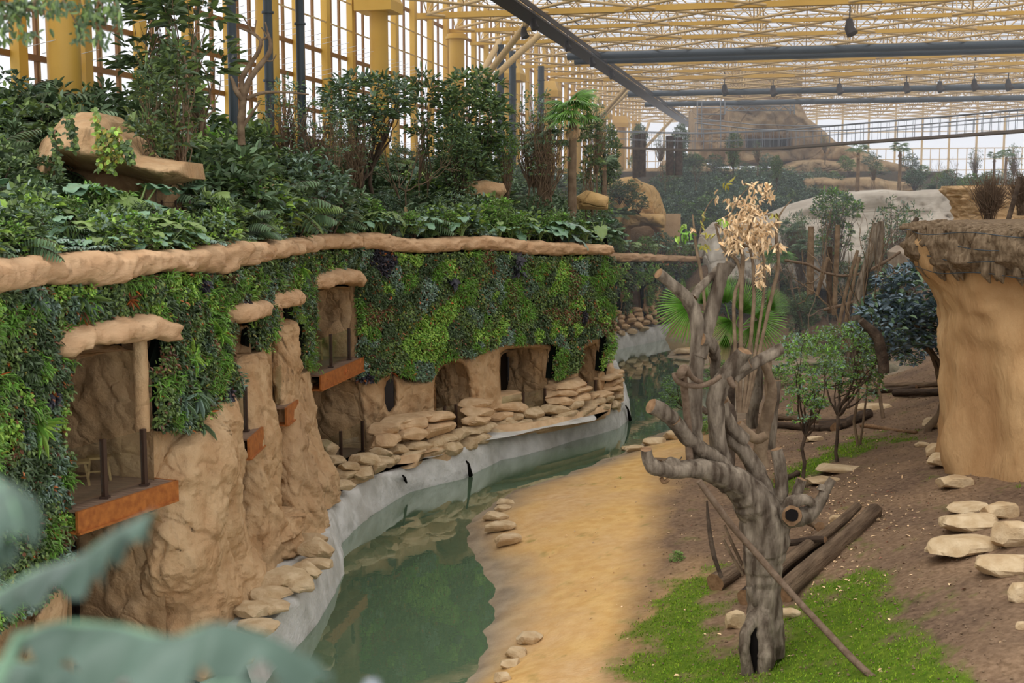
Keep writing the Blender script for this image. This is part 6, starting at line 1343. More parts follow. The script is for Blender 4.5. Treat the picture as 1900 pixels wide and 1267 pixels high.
# hillside shrubs (far)
def hs(px, py, key, s, lb, cat='shrub', gp=None):
    Y = 128 - (py - 318) * .12 - 1; plant(key, P(px, py, Y) - np.array([0, 0, s * .4]), s, lb, cat, gp)
n = 0
while n < 120:
    px = rr.uniform(1225, 1560); py = rr.uniform(334, 452)
    if py > 445 - (px - 1230) * .22: continue
    key = rr.choice(['blue', 'dark', 'dark2', 'fine', 'mid'], p=[.4, .2, .15, .2, .05]); 
    hs(px, py, key, rr.uniform(1.7, 2.7), f'{NM[key]} on the far hillside below the rock terraces', 'shrub', f'{NM[key]}s on the far hillside'); n += 1
for i in range(30):
    px = rr.uniform(1130, 1720); py = rr.uniform(283, 318); key = rr.choice(['blue', 'dark', 'fine', 'mid'])
    plant(key, P(px, py + 6, 127) - np.array([0, 0, 1]), rr.uniform(1.1, 1.9), f'distant {NM[key]} at the foot of the rock temple', 'shrub', f'distant {NM[key]}s by the rock temple')
for i in range(32):
    px = rr.uniform(1690, 1930); py = rr.uniform(322, 350); key = rr.choice(['mid', 'blue', 'fine', 'fern'])
    plant(key, P(px, py, 105 + rr.uniform(0, 20)) - np.array([0, 0, .8]), rr.uniform(1.1, 1.9), f'distant {NM[key]} in front of the far glass wall at right', 'shrub', f'distant {NM[key]}s before the far glass wall')
for px, yt, yb, k, Y, lb in ((1185, 232, 320, 'dense', 122, 'clipped dark tree before the far glass wall, left one'), (1262, 232, 320, 'dense', 122, 'clipped dark tree before the far glass wall, right one'), (1360, 245, 330, 'dense', 104, 'leafy dark tree in front of the left part of the rock temple'), (1440, 290, 350, 'dense', 100, 'dark rounded tree below the rock temple doorway'), (1590, 262, 360, 'palmdark', 98, 'far palm tree, left of the pair over the pale cliff'), (1668, 262, 352, 'palmdark', 98, 'far palm tree, right of the pair over the pale cliff'), (1405, 262, 320, 'twiggy', 110, 'small airy tree before the dark temple doorway'),
                             (1808, 275, 345, 'twiggy', 108, 'round sparse tree against the far glass wall'), (1843, 280, 345, 'palmdark', 104, 'small palm against the far glass wall'), (1738, 290, 348, 'bare', 106, 'thin leafless tree left of the round sparse tree'), (1773, 285, 348, 'bare2', 106, 'thin leafless tree just left of the round sparse tree'), (1880, 268, 350, 'twiggy', 100, 'brownish tree at the right edge before the far glass wall'), (1865, 275, 350, 'palmdark', 98, 'dry palm at right before the far glass wall'), (1290, 300, 350, 'bare', 104, 'thin leafless sapling on the far terrace'), (1235, 300, 352, 'bare2', 102, 'thin leafless sapling left on the far terrace'), (1620, 300, 350, 'twiggy', 106, 'small tree between the far palms'), (1530, 250, 300, 'twiggy', 126, 'scrubby tree on the right shoulder of the rock temple'), (1225, 250, 320, 'twiggy', 110, 'airy tree between the two clipped trees')):
    zt = P(px, yt, Y)[2]; c = P(px, yb, Y); plant(k, c, (zt - c[2]) / PH[k], lb, 'palm' if 'palm' in k else 'tree', None, None, (.75 if 'dense' in k else .8, 1))
for px, py, s, k in ((1128, 462, 1.4, 'ear'), (1150, 466, 1.3, 'ear2'), (1175, 466, 1.3, 'ear'), (1195, 468, 1.4, 'mid'), (1215, 468, 1.5, 'ear'), (1240, 470, 1.5, 'ear2'), (1262, 471, 1.4, 'mid'), (1285, 472, 1.5, 'ear'), (1310, 476, 1.4, 'mid'), (1140, 470, 1.2, 'mid'), (1230, 464, 1.6, 'blue')):
    Y = float(D2(px)) + 1.5; plant(k, P(px, py + 8, Y), s * 1.1, f'{NM[k]} behind the distant rock lip', 'plant', f'{NM[k]}s behind the distant rock lip')
for px, py, s, k in ((1135, 350, 3, 'dark'), (1150, 355, 3, 'blue'), (1165, 362, 2.6, 'dark'), (1185, 375, 2.6, 'dark2'), (1140, 385, 3, 'fern'), (1155, 385, 2.6, 'fern'), (1135, 410, 2.4, 'fern'), (1128, 425, 2.4, 'dark'), (1172, 345, 2, 'dark')):
    Y = 94.5; plant(k, P(px, py, Y) - np.array([0, 0, s * .25]), s * .55, f'{NM[k]} clinging around the golden cave rock', 'plant', f'{NM[k]}s around the golden cave rock')
# ================================================================ the bare climbing tree and its neighbours
def c1(x, y): return 1160 + x / 3.1675, 460 + y / 3.1675
def c2(x, y): return 1180 + x / 2.7125, 800 + y / 2.7125
def c6(x, y): return 1140 + x / 2.967, 300 + y / 2.967
def cr(x, y): return 1500 + x / 3.1675, 300 + y / 3.1675
def cb(x, y): return 1500 + x / 2.235, 700 + y / 2.235
def limbs(name, pts, conv, Y0, label=None, parent=None, m='bark', noise=.28, n=14, cat=None, group=None, capm=1, dens=4, rs=1.14, nf=2.6, seed=0, into=None):
    """pts: (x, y, r, dY) in crop coordinates; r in photo pixels; dY metres in depth"""
    q = [(*conv(p[0], p[1]), p[2], p[3]) for p in pts]; k = (len(q) - 1) * dens + 1; t = np.linspace(0, len(q) - 1, k); I = np.arange(len(q))
    # smooth (catmull-ish)
    arr = np.array(q); A = np.stack([np.interp(t, I, arr[:, j]) for j in range(4)], 1)
    for _ in range(2): A[1:-1] = (A[:-2] + 2 * A[1:-1] + A[2:]) / 4
    P3 = np.array([P(a[0], a[1], Y0 + a[3]) for a in A]); R = A[:, 2] * mpp(Y0) * rs
    P3[1:-1] += np.random.default_rng(int(abs(pts[0][0]) + k)).normal(0, .05, (k - 2, 3)) * R[1:-1, None]
    if into is not None: tube(into, P3, R, 20, 0, noise, nf=nf, seed=int(pts[0][0]) % 9 + seed); return
    mb = MB(); tube(mb, P3, R, n, 0, noise, nf=nf, seed=int(pts[0][0]) % 9 + seed, capm=capm)
    o = mb.build(name, [M[m], M['cut'] if capm else M[m]], parent)
    if label and parent is None: tag(o, label, cat, group)
    return o
TB = hit(1408, 1236); YT = TB[1]
tr = empty('bare_climbing_tree', (0, 0, 0), 'big leafless climbing tree with sawn-off grey limbs and hollow split base on the grass', 'tree')
TK = MB()
limbs('trunk', [(660, 1130, 26, 0), (655, 1000, 27, 0), (645, 880, 28, 0), (640, 740, 28, 0), (642, 620, 32, 0), (655, 540, 37, 0), (655, 470, 41, .1), (648, 400, 36, .1), (650, 350, 18, .1)], c2, YT, None, tr, nf=3.2, noise=.3, into=TK)
limbs('root', [(600, 890, 12, -.15), (585, 950, 10, -.35), (550, 1010, 9, -.5), (540, 1080, 8.5, -.55), (550, 1150, 9, -.5), (562, 1225, 10, -.45)], c2, YT, None, tr, into=TK)
limbs('root', [(640, 900, 15, -.2), (640, 1000, 13, -.35), (655, 1100, 13, -.45), (660, 1140, 15, -.5), (645, 1200, 12, -.45), (635, 1225, 12, -.4)], c2, YT, None, tr, into=TK)
limbs('root', [(690, 900, 12, 0), (700, 1000, 12, 0), (700, 1080, 14, 0), (700, 1130, 16, .1)], c2, YT, None, tr, into=TK)
limbs('', [(650, 600, 20, .1), (650, 510, 30, .1), (635, 420, 36, .05), (570, 320, 29, -.1), (500, 250, 24, -.3), (420, 215, 21, -.5), (330, 190, 14, -.75)], c2, YT, into=TK)
limbs('', [(650, 520, 30, .1), (690, 440, 28, .1), (760, 420, 22, 0), (830, 430, 16, 0), (880, 405, 11, 0)], c2, YT, into=TK)
limbs('', [(650, 480, 22, .1), (640, 300, 17, .2), (610, 200, 14, .3)], c2, YT, into=TK)
limbs('', [(700, 450, 16, .2), (725, 350, 12, .2), (735, 270, 10, .2)], c2, YT, into=TK)
tko = TK.build('trunk', M['bark'], tr); rm = tko.modifiers.new('fuse', 'REMESH'); rm.mode = 'VOXEL'; rm.voxel_size = .02; rm.use_smooth_shade = True; sm_ = tko.modifiers.new('soften', 'SMOOTH'); sm_.factor = .5; sm_.iterations = 3
limbs('black_hollow', [(600, 960, 5, -.32), (600, 1040, 16, -.3), (603, 1120, 18, -.28), (605, 1222, 19, -.25)], c2, YT, None, tr, 'hollow', .1, capm=0)  # near-black solid core drawn where the trunk base is hollow
B = lambda pts, cv=c1, **k: limbs('branch', pts, cv, YT, None, tr, **k)
limbs('branch', [(500, 250, 19, -.3), (420, 215, 18, -.5), (300, 185, 15, -.8), (200, 200, 12, -1.0), (130, 195, 11, -1.1), (85, 180, 12, -1.2), (62, 150, 9, -1.2), (52, 90, 8, -1.25)], c2, YT, None, tr, n=18)
limbs('branch', [(190, 195, 9, -1.0), (170, 150, 10, -1.0), (200, 170, 9, -.9), (240, 190, 6, -.9)], c2, YT, None, tr)
limbs('branch', [(500, 250, 14, -.3), (430, 160, 12.5, -.3), (380, 120, 12, -.4), (300, 70, 12, -.5), (240, 15, 11.5, -.7), (190, -55, 11, -.8)], c2, YT, None, tr)
B([(355, 1090, 12, -.5), (280, 1010, 11.5, -.8), (215, 955, 12, -.9), (150, 928, 12, -1.0)])
B([(430, 1260, 14, -.3), (400, 1150, 13, -.3), (402, 1000, 12.5, -.3), (408, 820, 12, -.25), (428, 620, 11.5, -.2), (430, 470, 11, -.2), (405, 350, 10.5, -.2), (340, 270, 9.5, -.3), (260, 200, 8, -.4), (195, 150, 8, -.5)], n=16)
B([(330, 265, 7, -.3), (285, 235, 6, -.3), (255, 195, 5, -.3)]); B([(400, 290, 7, -.2), (430, 240, 6.5, -.1), (500, 175, 6, 0), (545, 125, 6, .1)])
B([(430, 640, 13, -.2), (470, 500, 12, -.1), (515, 350, 11, 0), (545, 230, 10, 0), (570, 150, 10, 0), (578, 95, 9.5, 0)], n=16)
B([(555, 180, 8, 0), (600, 130, 8, .1), (622, 88, 9, .1)])
B([(528, 700, 8, .2), (532, 640, 8, .1), (520, 580, 9, -.1), (480, 545, 9, -.2), (445, 535, 9.5, -.3)])
B([(535, 880, 8, .2), (530, 760, 8, .2), (528, 680, 8, .2)])
B([(580, 1270, 16, .1), (545, 1150, 13.5, 0), (535, 1000, 13, -.1), (528, 880, 14, -.1), (560, 800, 14.5, -.1), (610, 720, 13, -.1), (660, 650, 11.5, -.1), (705, 605, 11, -.15)], n=16)
B([(600, 750, 10, -.05), (660, 710, 9, -.05), (735, 680, 8, -.1)]); B([(640, 770, 9, 0), (720, 700, 9, 0), (800, 655, 9, 0), (870, 620, 9.5, 0), (925, 590, 9, 0)])
limbs('branch', [(660, 400, 18, .1), (640, 300, 16, .2), (610, 200, 14, .3), (560, 120, 12, .3), (480, 30, 11.5, .3), (440, -60, 10, .3)], c2, YT, None, tr)
B([(700, 1130, 12, .3), (620, 1050, 12, .2), (580, 980, 11, .1), (565, 900, 10, 0)])
limbs('branch', [(700, 430, 18, .1), (740, 430, 18, .1), (780, 430, 17, 0), (850, 430, 15, 0), (900, 390, 11, 0), (935, 350, 9, 0), (950, 300, 8, 0), (990, 240, 6, 0)], c2, YT, None, tr)
limbs('branch', [(760, 400, 15, 0), (790, 350, 12, -.1), (850, 340, 9, -.1), (890, 365, 7, -.1)], c2, YT, None, tr)
limbs('branch', [(780, 440, 17, -.2), (785, 425, 16, -.45)], c2, YT, None, tr, 'bark'); limbs('black_hollow', [(785, 425, 10, -.4), (785, 423, 10, -.6)], c2, YT, None, tr, 'hollow', capm=0)  # stub ends in a near-black plug drawn as its hollow
limbs('branch', [(800, 370, 9, .1), (815, 300, 8.5, .1), (835, 240, 8.5, .1)], c2, YT, None, tr); limbs('branch', [(945, 270, 6, 0), (935, 300, 8, 0)], c2, YT, None, tr)
limbs('branch', [(725, 350, 11, .2), (735, 260, 10, .2), (725, 170, 9.5, .2), (705, 90, 9, .2)], c2, YT, None, tr)
limbs('branch', [(580, 780, 9, -.2), (600, 850, 7, -.25), (610, 900, 6, -.2)], c2, YT, None, tr, capm=0)
limbs('branch', [(560, 690, 9, .1), (575, 640, 8, .1), (580, 560, 6, .1)], c2, YT, None, tr, 'bark_mid')
limbs('climbing_pole', [(318, 250, 5, -1.2), (440, 425, 5.5, -1.1), (590, 600, 5.5, -1.0), (850, 890, 5.5, -1.5), (1100, 1160, 5.5, -2.1), (1250, 1290, 5.5, -2.6)], c2, YT, 'long thin pole slanting down from the bare tree to the bottom right corner', None, 'rope', .12, 8, 'pole', capm=0)
limbs('thin_stick', [(430, 735, 4, -.3), (395, 640, 4, -.3), (375, 540, 4, -.3), (362, 430, 3, -.3), (358, 350, 1.5, -.3)], c2, YT, 'dark thin upright stick left of the bare tree trunk', None, 'bark_dark', .2, 6, 'stick', capm=0)
limbs('thin_stick', [(540, 680, 3, .3), (500, 600, 3, .3), (445, 470, 2.5, .3)], c2, YT, 'pale straight stick leaning left beside the bare trunk', None, 'bark_mid', .2, 6, 'stick', capm=0)
limbs('thin_stick', [(540, 720, 3, .2), (490, 640, 3, .2), (440, 545, 2.5, .2)], c2, YT, 'short brown stick leaning left, lower of the two', None, 'bark_mid', .2, 6, 'stick', capm=0)
limbs('vine_rope', [(288, 735, 4, -1.3), (300, 780, 4.5, -1.3), (350, 805, 4.5, -1.0), (430, 815, 4.5, -.8), (500, 795, 4.5, -.7), (560, 755, 4, -.6)], c1, YT, 'thick vine rope looped between the limbs of the bare tree', None, 'rope', .1, 8, 'rope', capm=0)
limbs('vine_rope', [(330, 700, 4, -1.2), (370, 730, 4.5, -1.2), (400, 770, 4.5, -.9), (450, 790, 4, -.7)], c1, YT, 'shorter vine rope knotted over the left limb', None, 'rope', .1, 8, 'rope', capm=0)
limbs('vine_rope', [(340, 710, 5, -1.35), (345, 800, 6, -.9), (355, 900, 6, -.7), (370, 1050, 6, -.6), (380, 1250, 6, -.6)], c1, YT, 'brown vine hanging straight down the left stem', None, 'rope', .1, 8, 'rope', capm=0)
limbs('vine_rope', [(325, 750, 7, -1.3), (335, 715, 7, -1.4), (355, 700, 6, -1.3), (370, 740, 6, -1.2)], c1, YT, 'rope knot wound around the left upper limb', None, 'rope', .15, 8, 'rope', capm=0)
limbs('vine_rope', [(610, 760, 5, -.4), (620, 790, 6, -.4), (645, 815, 4, -.4)], c1, YT, 'rope stub hanging behind the forked middle limb', None, 'rope', .15, 8, 'rope', capm=0)
limbs('vine_rope', [(125, 235, 3.5, -1.1), (140, 260, 3.5, -1.1), (165, 240, 3.5, -1.1)], c2, YT, 'pale cloth loop under the tip of the lowest limb', None, 'cut', .15, 8, 'rope', capm=0)
# fan palm behind
YP = 27.0
pm = empty('fan_palm', (0, 0, 0), 'fan palm with big glossy green fans behind the bare climbing tree', 'palm')
limbs('trunk', [(600, 1300, 11, .3), (602, 1150, 11, .2), (598, 1000, 11, .1), (600, 850, 11, 0), (640, 700, 10, 0), (660, 560, 9, 0)], c1, YP, None, pm, 'bark_dark', .45, 12, capm=0, nf=9)
def pfan(x, y, ang, R, spread, tilt=.25, n=34, mi='lf_palm', dy=0, seed=0):
    a = math.radians(ang); px, py = c1(x, y); c = P(px, py, YP + dy); d = np.array([math.sin(a), -tilt, math.cos(a)]); hub = P(*c1(650, 520), YP)
    hub = hub + [0, .25, 0]; mb = MB(); tube(mb, [hub, hub * .5 + c * .5 + [0, .1, .05], c + [0, .03, 0]], .013, 5, vi('lf_palm'), cap=False); fan_leaf(mb, c, d, np.array([.15 * math.sin(a), -1, .35]), R / 3.1675 * mpp(YP), n, spread, vi(mi), .5, seed)
    mb.build('frond', VMAT, pm, False)
for a in [(395, 340, 240, 225, 95, .1), (590, 330, -8, 170, 60, .2), (680, 380, 28, 200, 70, .1), (765, 420, 95, 190, 105, .3), (630, 430, 225, 150, 80, .4), (590, 500, 182, 190, 26, .1), (830, 350, 60, 150, 55, .0), (740, 460, 160, 150, 75, .3), (470, 330, 330, 120, 50, .4)]: pfan(*a, seed=int(a[0]))
# other stems around it
L = limbs
for pts, cv, Y, lb, m in [
    ([(745, 1060, 10, 0), (745, 950, 11, 0), (770, 850, 12, 0), (770, 760, 12, 0), (760, 690, 14, 0), (790, 650, 6, 0)], c1, 28, 'pale grey trunk stump right behind the middle of the bare tree', 'bark'),
    ([(800, 1290, 14, 0), (790, 1180, 12, 0), (815, 1050, 11, 0), (850, 930, 11, 0), (870, 850, 9, 0), (850, 760, 8, 0), (815, 680, 6, 0)], c1, 27.5, 'rough brown stem right of the pale trunk stump', 'bark_mid'),
    ([(850, 1180, 9, 0), (860, 1050, 9, 0), (880, 860, 9, 0), (885, 780, 8, 0)], c1, 27.8, 'pale split stem beside the rough brown stem', 'bark'),
    ([(660, 1040, 10, 0), (720, 1090, 10, 0), (780, 1130, 9, 0), (830, 1100, 8, 0)], c1, 26, 'crooked peeling branch crossing low behind the bare tree', 'bark_mid'),
    ([(600, 1300, 13, .3), (590, 1150, 12, .2), (640, 1050, 9, 0), (600, 900, 8, 0), (480, 970, 6, 0), (450, 940, 5, 0)], c1, 26.5, 'dark crooked stem between the left stem and the palm', 'bark_dark'),
    ([(800, 620, 5, 0), (805, 500, 5, 0), (800, 400, 5, 0)], c1, 29, 'slim pale stem under the right fan of the palm', 'bark_mid'), ([(842, 900, 7, 0), (845, 700, 6, 0), (830, 520, 6, 0)], c1, 29.5, 'slim brown stem right of the palm crown', 'bark_mid')]:
    limbs('bare_tree', pts, cv, Y, lb, None, m, .25, 10, 'tree')
# dry-leaf tree
dt = empty('dry_leaf_tree', (0, 0, 0), 'slender tree with clusters of dry cream-brown leaves rising above the bare tree', 'tree'); YD = 26.5
for i, pts in enumerate([[(520, 1100, 8, 0), (500, 800, 7, 0), (480, 620, 6.5, 0), (450, 480, 6, 0), (430, 290, 3, 0)], [(650, 740, 8, 0), (700, 640, 7, 0), (680, 540, 6.5, 0), (590, 480, 6, 0), (555, 340, 4, 0)], [(770, 800, 8, 0), (765, 660, 7, 0), (765, 560, 6, 0), (740, 470, 5, 0), (745, 350, 4, 0), (800, 240, 3, 0), (850, 150, 2, 0)],
                         [(860, 760, 8, 0), (910, 560, 7, 0), (890, 440, 7, 0), (895, 320, 6, 0), (930, 260, 3, 0), (980, 205, 1.5, 0)], [(700, 620, 10, 0), (710, 520, 9, 0), (690, 470, 7, 0), (640, 420, 5, 0), (560, 340, 4, 0)], [(560, 330, 4, 0), (640, 290, 3, 0), (700, 180, 2, 0), (760, 120, 1.5, 0)], [(830, 720, 6, 0), (825, 560, 6, 0), (815, 480, 5, 0), (700, 460, 4, 0)], [(470, 400, 3, 0), (500, 260, 2, 0), (545, 200, 1.5, 0)], [(890, 300, 4, 0), (850, 290, 3, 0), (760, 300, 3, 0)]]):
    limbs('branch', (([(pts[0][0] + (690 - pts[0][0]) * .8, 1380, 8, 0)] if pts[0][1] > 600 else []) + pts), c6, YD, None, dt, 'bark_mid', .25, 8, capm=0, rs=.45)
r = np.random.default_rng(333); f = MB()
for (x, y, rx, ry, n, key) in [(845, 160, 30, 45, 34, 'lf_dry'), (790, 150, 60, 40, 30, 'lf_dry'), (690, 215, 75, 30, 50, 'lf_dry'), (760, 240, 50, 50, 45, 'lf_dry'), (690, 290, 60, 30, 40, 'lf_dry'), (740, 300, 70, 40, 60, 'lf_dry'), (650, 350, 60, 60, 70, 'lf_dry'), (640, 420, 60, 50, 80, 'lf_dry'), (740, 380, 90, 60, 120, 'lf_dry'), (820, 350, 60, 60, 70, 'lf_dry'), (760, 450, 70, 50, 90, 'lf_dry'), (830, 440, 40, 40, 40, 'lf_dry'), (660, 470, 50, 30, 40, 'lf_dry'), (900, 455, 28, 25, 26, 'lf_dry'),
                                (840, 570, 20, 15, 18, 'lf_dry'), (800, 600, 18, 80, 40, 'lf_dry'), (810, 660, 25, 15, 20, 'lf_dry'), (880, 340, 20, 20, 16, 'lf_dry'), (740, 110, 30, 12, 10, 'lf_orange'), (620, 120, 12, 12, 6, 'lf_yellow'), (560, 185, 12, 12, 6, 'lf_dry'), (490, 310, 14, 25, 8, 'lf_yellow'), (380, 345, 14, 14, 8, 'lf_lime'), (400, 400, 25, 30, 20, 'lf_bright'), (340, 410, 14, 14, 8, 'lf_lime'), (500, 460, 25, 14, 12, 'lf_yellow'), (425, 370, 10, 10, 5, 'lf_dry'), (880, 285, 22, 6, 10, 'lf_yellow'), (530, 400, 30, 12, 10, 'lf_yellow'), (600, 320, 30, 15, 10, 'lf_lime')]:
    if key == 'lf_orange': key = 'lf_dry'
    n = int(n * .85)
    q = np.array([c6(a, b) for a, b in zip(x + r.normal(0, rx * .55, n), y + r.normal(0, ry * .55, n))]); p = Parr(q[:, 0], q[:, 1], YD + r.normal(0, .25, n)); d = unit(r.normal(0, .5, (n, 3)) + [0, 0, -.9]); leaf_quads(f, p, d, unit(r.normal(0, 1, (n, 3))), r.uniform(.10, .19, n), r.uniform(.035, .06, n), vi(key), .35, .35)
f.build('foliage', VMAT, dt, False)
# right slate-leaved tree and others
gplant('slate', 1716, 488, 805, 'round shrub tree with slate-grey glossy leaves left of the rock tower', wide=1.0, rz=.4)
gplant('slate', 1645, 565, 775, 'smaller slate-leaved tree with dark trunk left of the round one', wide=.75, rz=2.4)
gplant('finegreen', 1492, 615, 905, 'small fine-leaved green tree with dark trunk right of the bare tree', wide=.75, rz=1.2)
gplant('finegreen', 1552, 600, 857, 'fine-leaved green tree with thin dark trunk, right of its twin', wide=.8, rz=3.0)
gplant('finegreen', 1275, 690, 800, 'low light-green feathery bush left behind the bare tree', wide=1.2, rz=.2)
gplant('vase', 1545, 352, 600, 'vase-shaped tree with bright clipped crown and many upright stems', wide=.75)
gplant('twiggy', 1640, 372, 640, 'open branching tree with small dark leaves right of the vase-shaped tree', wide=.75, rz=1)
gplant('twiggy', 1660, 395, 650, 'second open branching tree leaning right near the brown boulder', wide=.6, rz=4)
gplant('bare', 1588, 340, 830, 'tall pale leafless tree trunk with rope, left of the slate-leaved tree', wide=.55, rz=.5)
gplant('bare2', 1500, 420, 650, 'thin leafless tree before the pale cliff, left', wide=.6, rz=2)
gplant('bare', 1410, 430, 640, 'thin leafless tree behind the fan palm', wide=.6, rz=3.5)
gplant('palmdark', 1467, 405, 560, 'small dark-trunked palm before the sandy part of the pale cliff', 'palm', wide=.8)
gplant('palm', 1440, 455, 600, 'short fan palm right of the dry-leaf tree in the background', 'palm', wide=.9)
gplant('palmdark', 1500, 440, 580, 'small palm with drooping fans behind the leafless trees', 'palm', wide=.9)
gplant('dense', 1486, 545, 640, 'round dense green bush-tree right of the fan palm leaves', wide=1.0)
gplant('dense', 1445, 495, 590, 'dense blue-green bush tree behind the fan palm', wide=1.1)
gplant('dense', 1620, 470, 590, 'dark bush tree deep between the trunks, centre right', wide=1.1)
gplant('dense', 1570, 490, 600, 'dark bush tree deep between the trunks, left of its neighbour', wide=1.1)
gplant('twiggy', 1360, 400, 560, 'thin-stemmed tree behind the dry-leaf tree, left', wide=.6)
gplant('twiggy', 1690, 380, 620, 'sparse tree rising over the brown boulder', wide=.6, rz=5)
rr = np.random.default_rng(12)
for i in range(11):
    px = rr.uniform(1330, 1700); yb = rr.uniform(545, 620); gplant(rr.choice(['twiggy', 'bare2', 'twiggy']), px, yb - rr.uniform(110, 190), yb, 'thin tree of the thicket between the fan palm and the rock tower', 'tree', 'thin trees of the thicket before the pale cliff', wide=.55)
for i in range(34):
    px = rr.uniform(1320, 1720); py = rr.uniform(505, 600); key = rr.choice(['blue', 'dark', 'mid', 'fine', 'dark2']); c = hit(px, py)
    plant(key, c - [0, 0, .1], rr.uniform(1.0, 2.2), f'{NM[key]} under the trees before the pale cliff', 'shrub', f'{NM[key]}s under the trees before the pale cliff')
for px, py, s, k, lb in ((1250, 770, 1.2, 'mid', 'light green bush at the water edge left of the bare tree'), (1300, 800, .9, 'mid', 'small green bush behind the left stem of the bare tree'), (1440, 720, 1.1, 'mid', 'green bush behind the forked right limb'), (1330, 700, 1.2, 'mid', 'green bush across the water behind the palm'), (1400, 690, 1.2, 'fine', 'fine grey-green bush behind the palm trunk'), (1560, 660, 1.2, 'mid', 'green bush on the small lawn'), (1660, 560, 1.8, 'blue', 'blue-green bush behind the slate-leaved trees'), (1200, 850, .3, 'mid', 'tiny green sprout on the sand by the lowest limb'), (1255, 1042, .35, 'mid', 'tiny green weed on the soil left of the bare tree'), (1312, 805, .5, 'mid', 'young green plant in a tray on the sand')):
    c = hit(px, py); plant(k, c - [0, 0, .05], s, lb, 'shrub')
# bare red-twig shrub on the thatched tower side
def twigshrub(c, n, h, label, m='rope'):
    r = np.random.default_rng(int(h * 100) + n); mb = MB(); A, B_ = [], []
    for i in range(n):
        a = r.uniform(0, 6.28); e = r.uniform(0, .45); d = np.array([math.cos(a) * math.sin(e), math.sin(a) * math.sin(e), math.cos(e)]); p0 = np.array(c) + r.normal(0, .06, 3) * [1, 1, 0]; p1 = p0 + d * h * r.uniform(.35, .6); p2 = p1 + unit(d + r.normal(0, .2, 3)) * h * r.uniform(.25, .45); A += [p0, p1]; B_ += [p1, p2]
        for j in range(3): q = p0 + (p1 - p0) * r.uniform(.5, 1); A.append(q); B_.append(q + unit(d + r.normal(0, .35, 3)) * h * r.uniform(.2, .4))
    tubes(mb, A, B_, .007, 3, 0); tag(mb.build('twig_shrub', M[m]), label, 'shrub')
twigshrub(P(1835, 420, 38), 170, 1.75, 'leafless reddish twig shrub standing behind the thatched overhang')
twigshrub(P(1895, 400, 40), 110, 1.6, 'leafless twig shrub at the right edge behind the tower')
limbs('leaning_pole', [(1170, 355, 4, 0), (1200, 260, 4, 0), (1230, 150, 4, 0), (1245, 90, 4, 0)], cr, 36, 'dark pole leaning beside the twig shrub at right', None, 'bark_dark', .2, 6, 'pole', capm=0)
# trunks and stems in the middle distance
for pts, cv, Y, lb, m in [
    ([(255, 1240, 14, 0), (275, 1100, 13, 0), (290, 950, 11, 0), (300, 800, 9, 0), (330, 650, 8, 0), (370, 540, 8, 0), (400, 360, 6, 0)], cr, 41, 'tall mottled trunk leaning right, left of the slate-leaved trees', 'bark'),
    ([(150, 900, 4, 0), (165, 600, 4, 0), (172, 370, 4, 0)], cr, 48, 'straight thin pole-like trunk, second from the vase-shaped tree', 'bark_mid'), ([(10, 780, 6, 0), (12, 560, 6, 0), (14, 380, 5, 0)], cr, 52, 'ragged dead trunk at left before the pale cliff', 'bark_mid'),
    ([(130, 890, 5, 0), (120, 700, 5, 0), (125, 500, 4, 0)], cr, 55, 'dark trunk under the vase-shaped crown', 'bark_dark'), ([(410, 820, 8, 0), (418, 560, 7, 0), (425, 350, 5, 0)], cr, 50, 'grey trunk of the open branching tree', 'bark'),
    ([(440, 1240, 9, 0), (420, 1050, 9, 0), (380, 1000, 8, 0), (310, 930, 6, 0)], cr, 38, 'dark forked trunk between the slate-leaved trees', 'bark_dark'),
    ([(50, 790, 3.5, 0), (100, 600, 3.5, 0), (115, 560, 3, 0)], cr, 47, 'thin branch leaning right over the background soil', 'bark_mid'), ([(170, 1000, 3, 0), (230, 720, 3, 0), (290, 520, 3, 0)], cr, 45, 'thin brown pole leaning right in the thicket', 'bark_mid'),
    ([(200, 1100, 3, 0), (240, 800, 3, 0), (300, 560, 3, 0)], cr, 44, 'second thin brown pole leaning right in the thicket', 'bark_mid'), ([(640, 330, 4, 0), (580, 420, 5, 0)], cr, 50, 'dark sawn stub pointing up right of the open tree', 'bark_dark'),
    ([(90, 870, 2.5, 0), (250, 830, 2.5, 0), (420, 760, 2.5, 0), (470, 690, 2.5, 0)], cr, 46, 'long horizontal branch in the thicket, upper', 'rope'), ([(80, 1000, 2.5, 0), (250, 960, 2.5, 0), (380, 830, 2.5, 0), (470, 700, 2.5, 0)], cr, 46, 'long rising branch in the thicket, lower', 'rope')]:
    limbs('bare_tree', pts, cv, Y, lb, None, m, .25, 8, 'tree', capm=0)
limbs('rope_swing', [(-140, 580, 2.5, 0), (0, 600, 2.5, 0), (80, 650, 2.5, 0), (200, 675, 2.5, 0), (330, 655, 2.5, 0), (450, 590, 2.5, 0), (540, 530, 2.5, 0)], cr, 45, 'thick rope sagging between trunks before the pale cliff', None, 'rope', .1, 6, 'rope', capm=0)
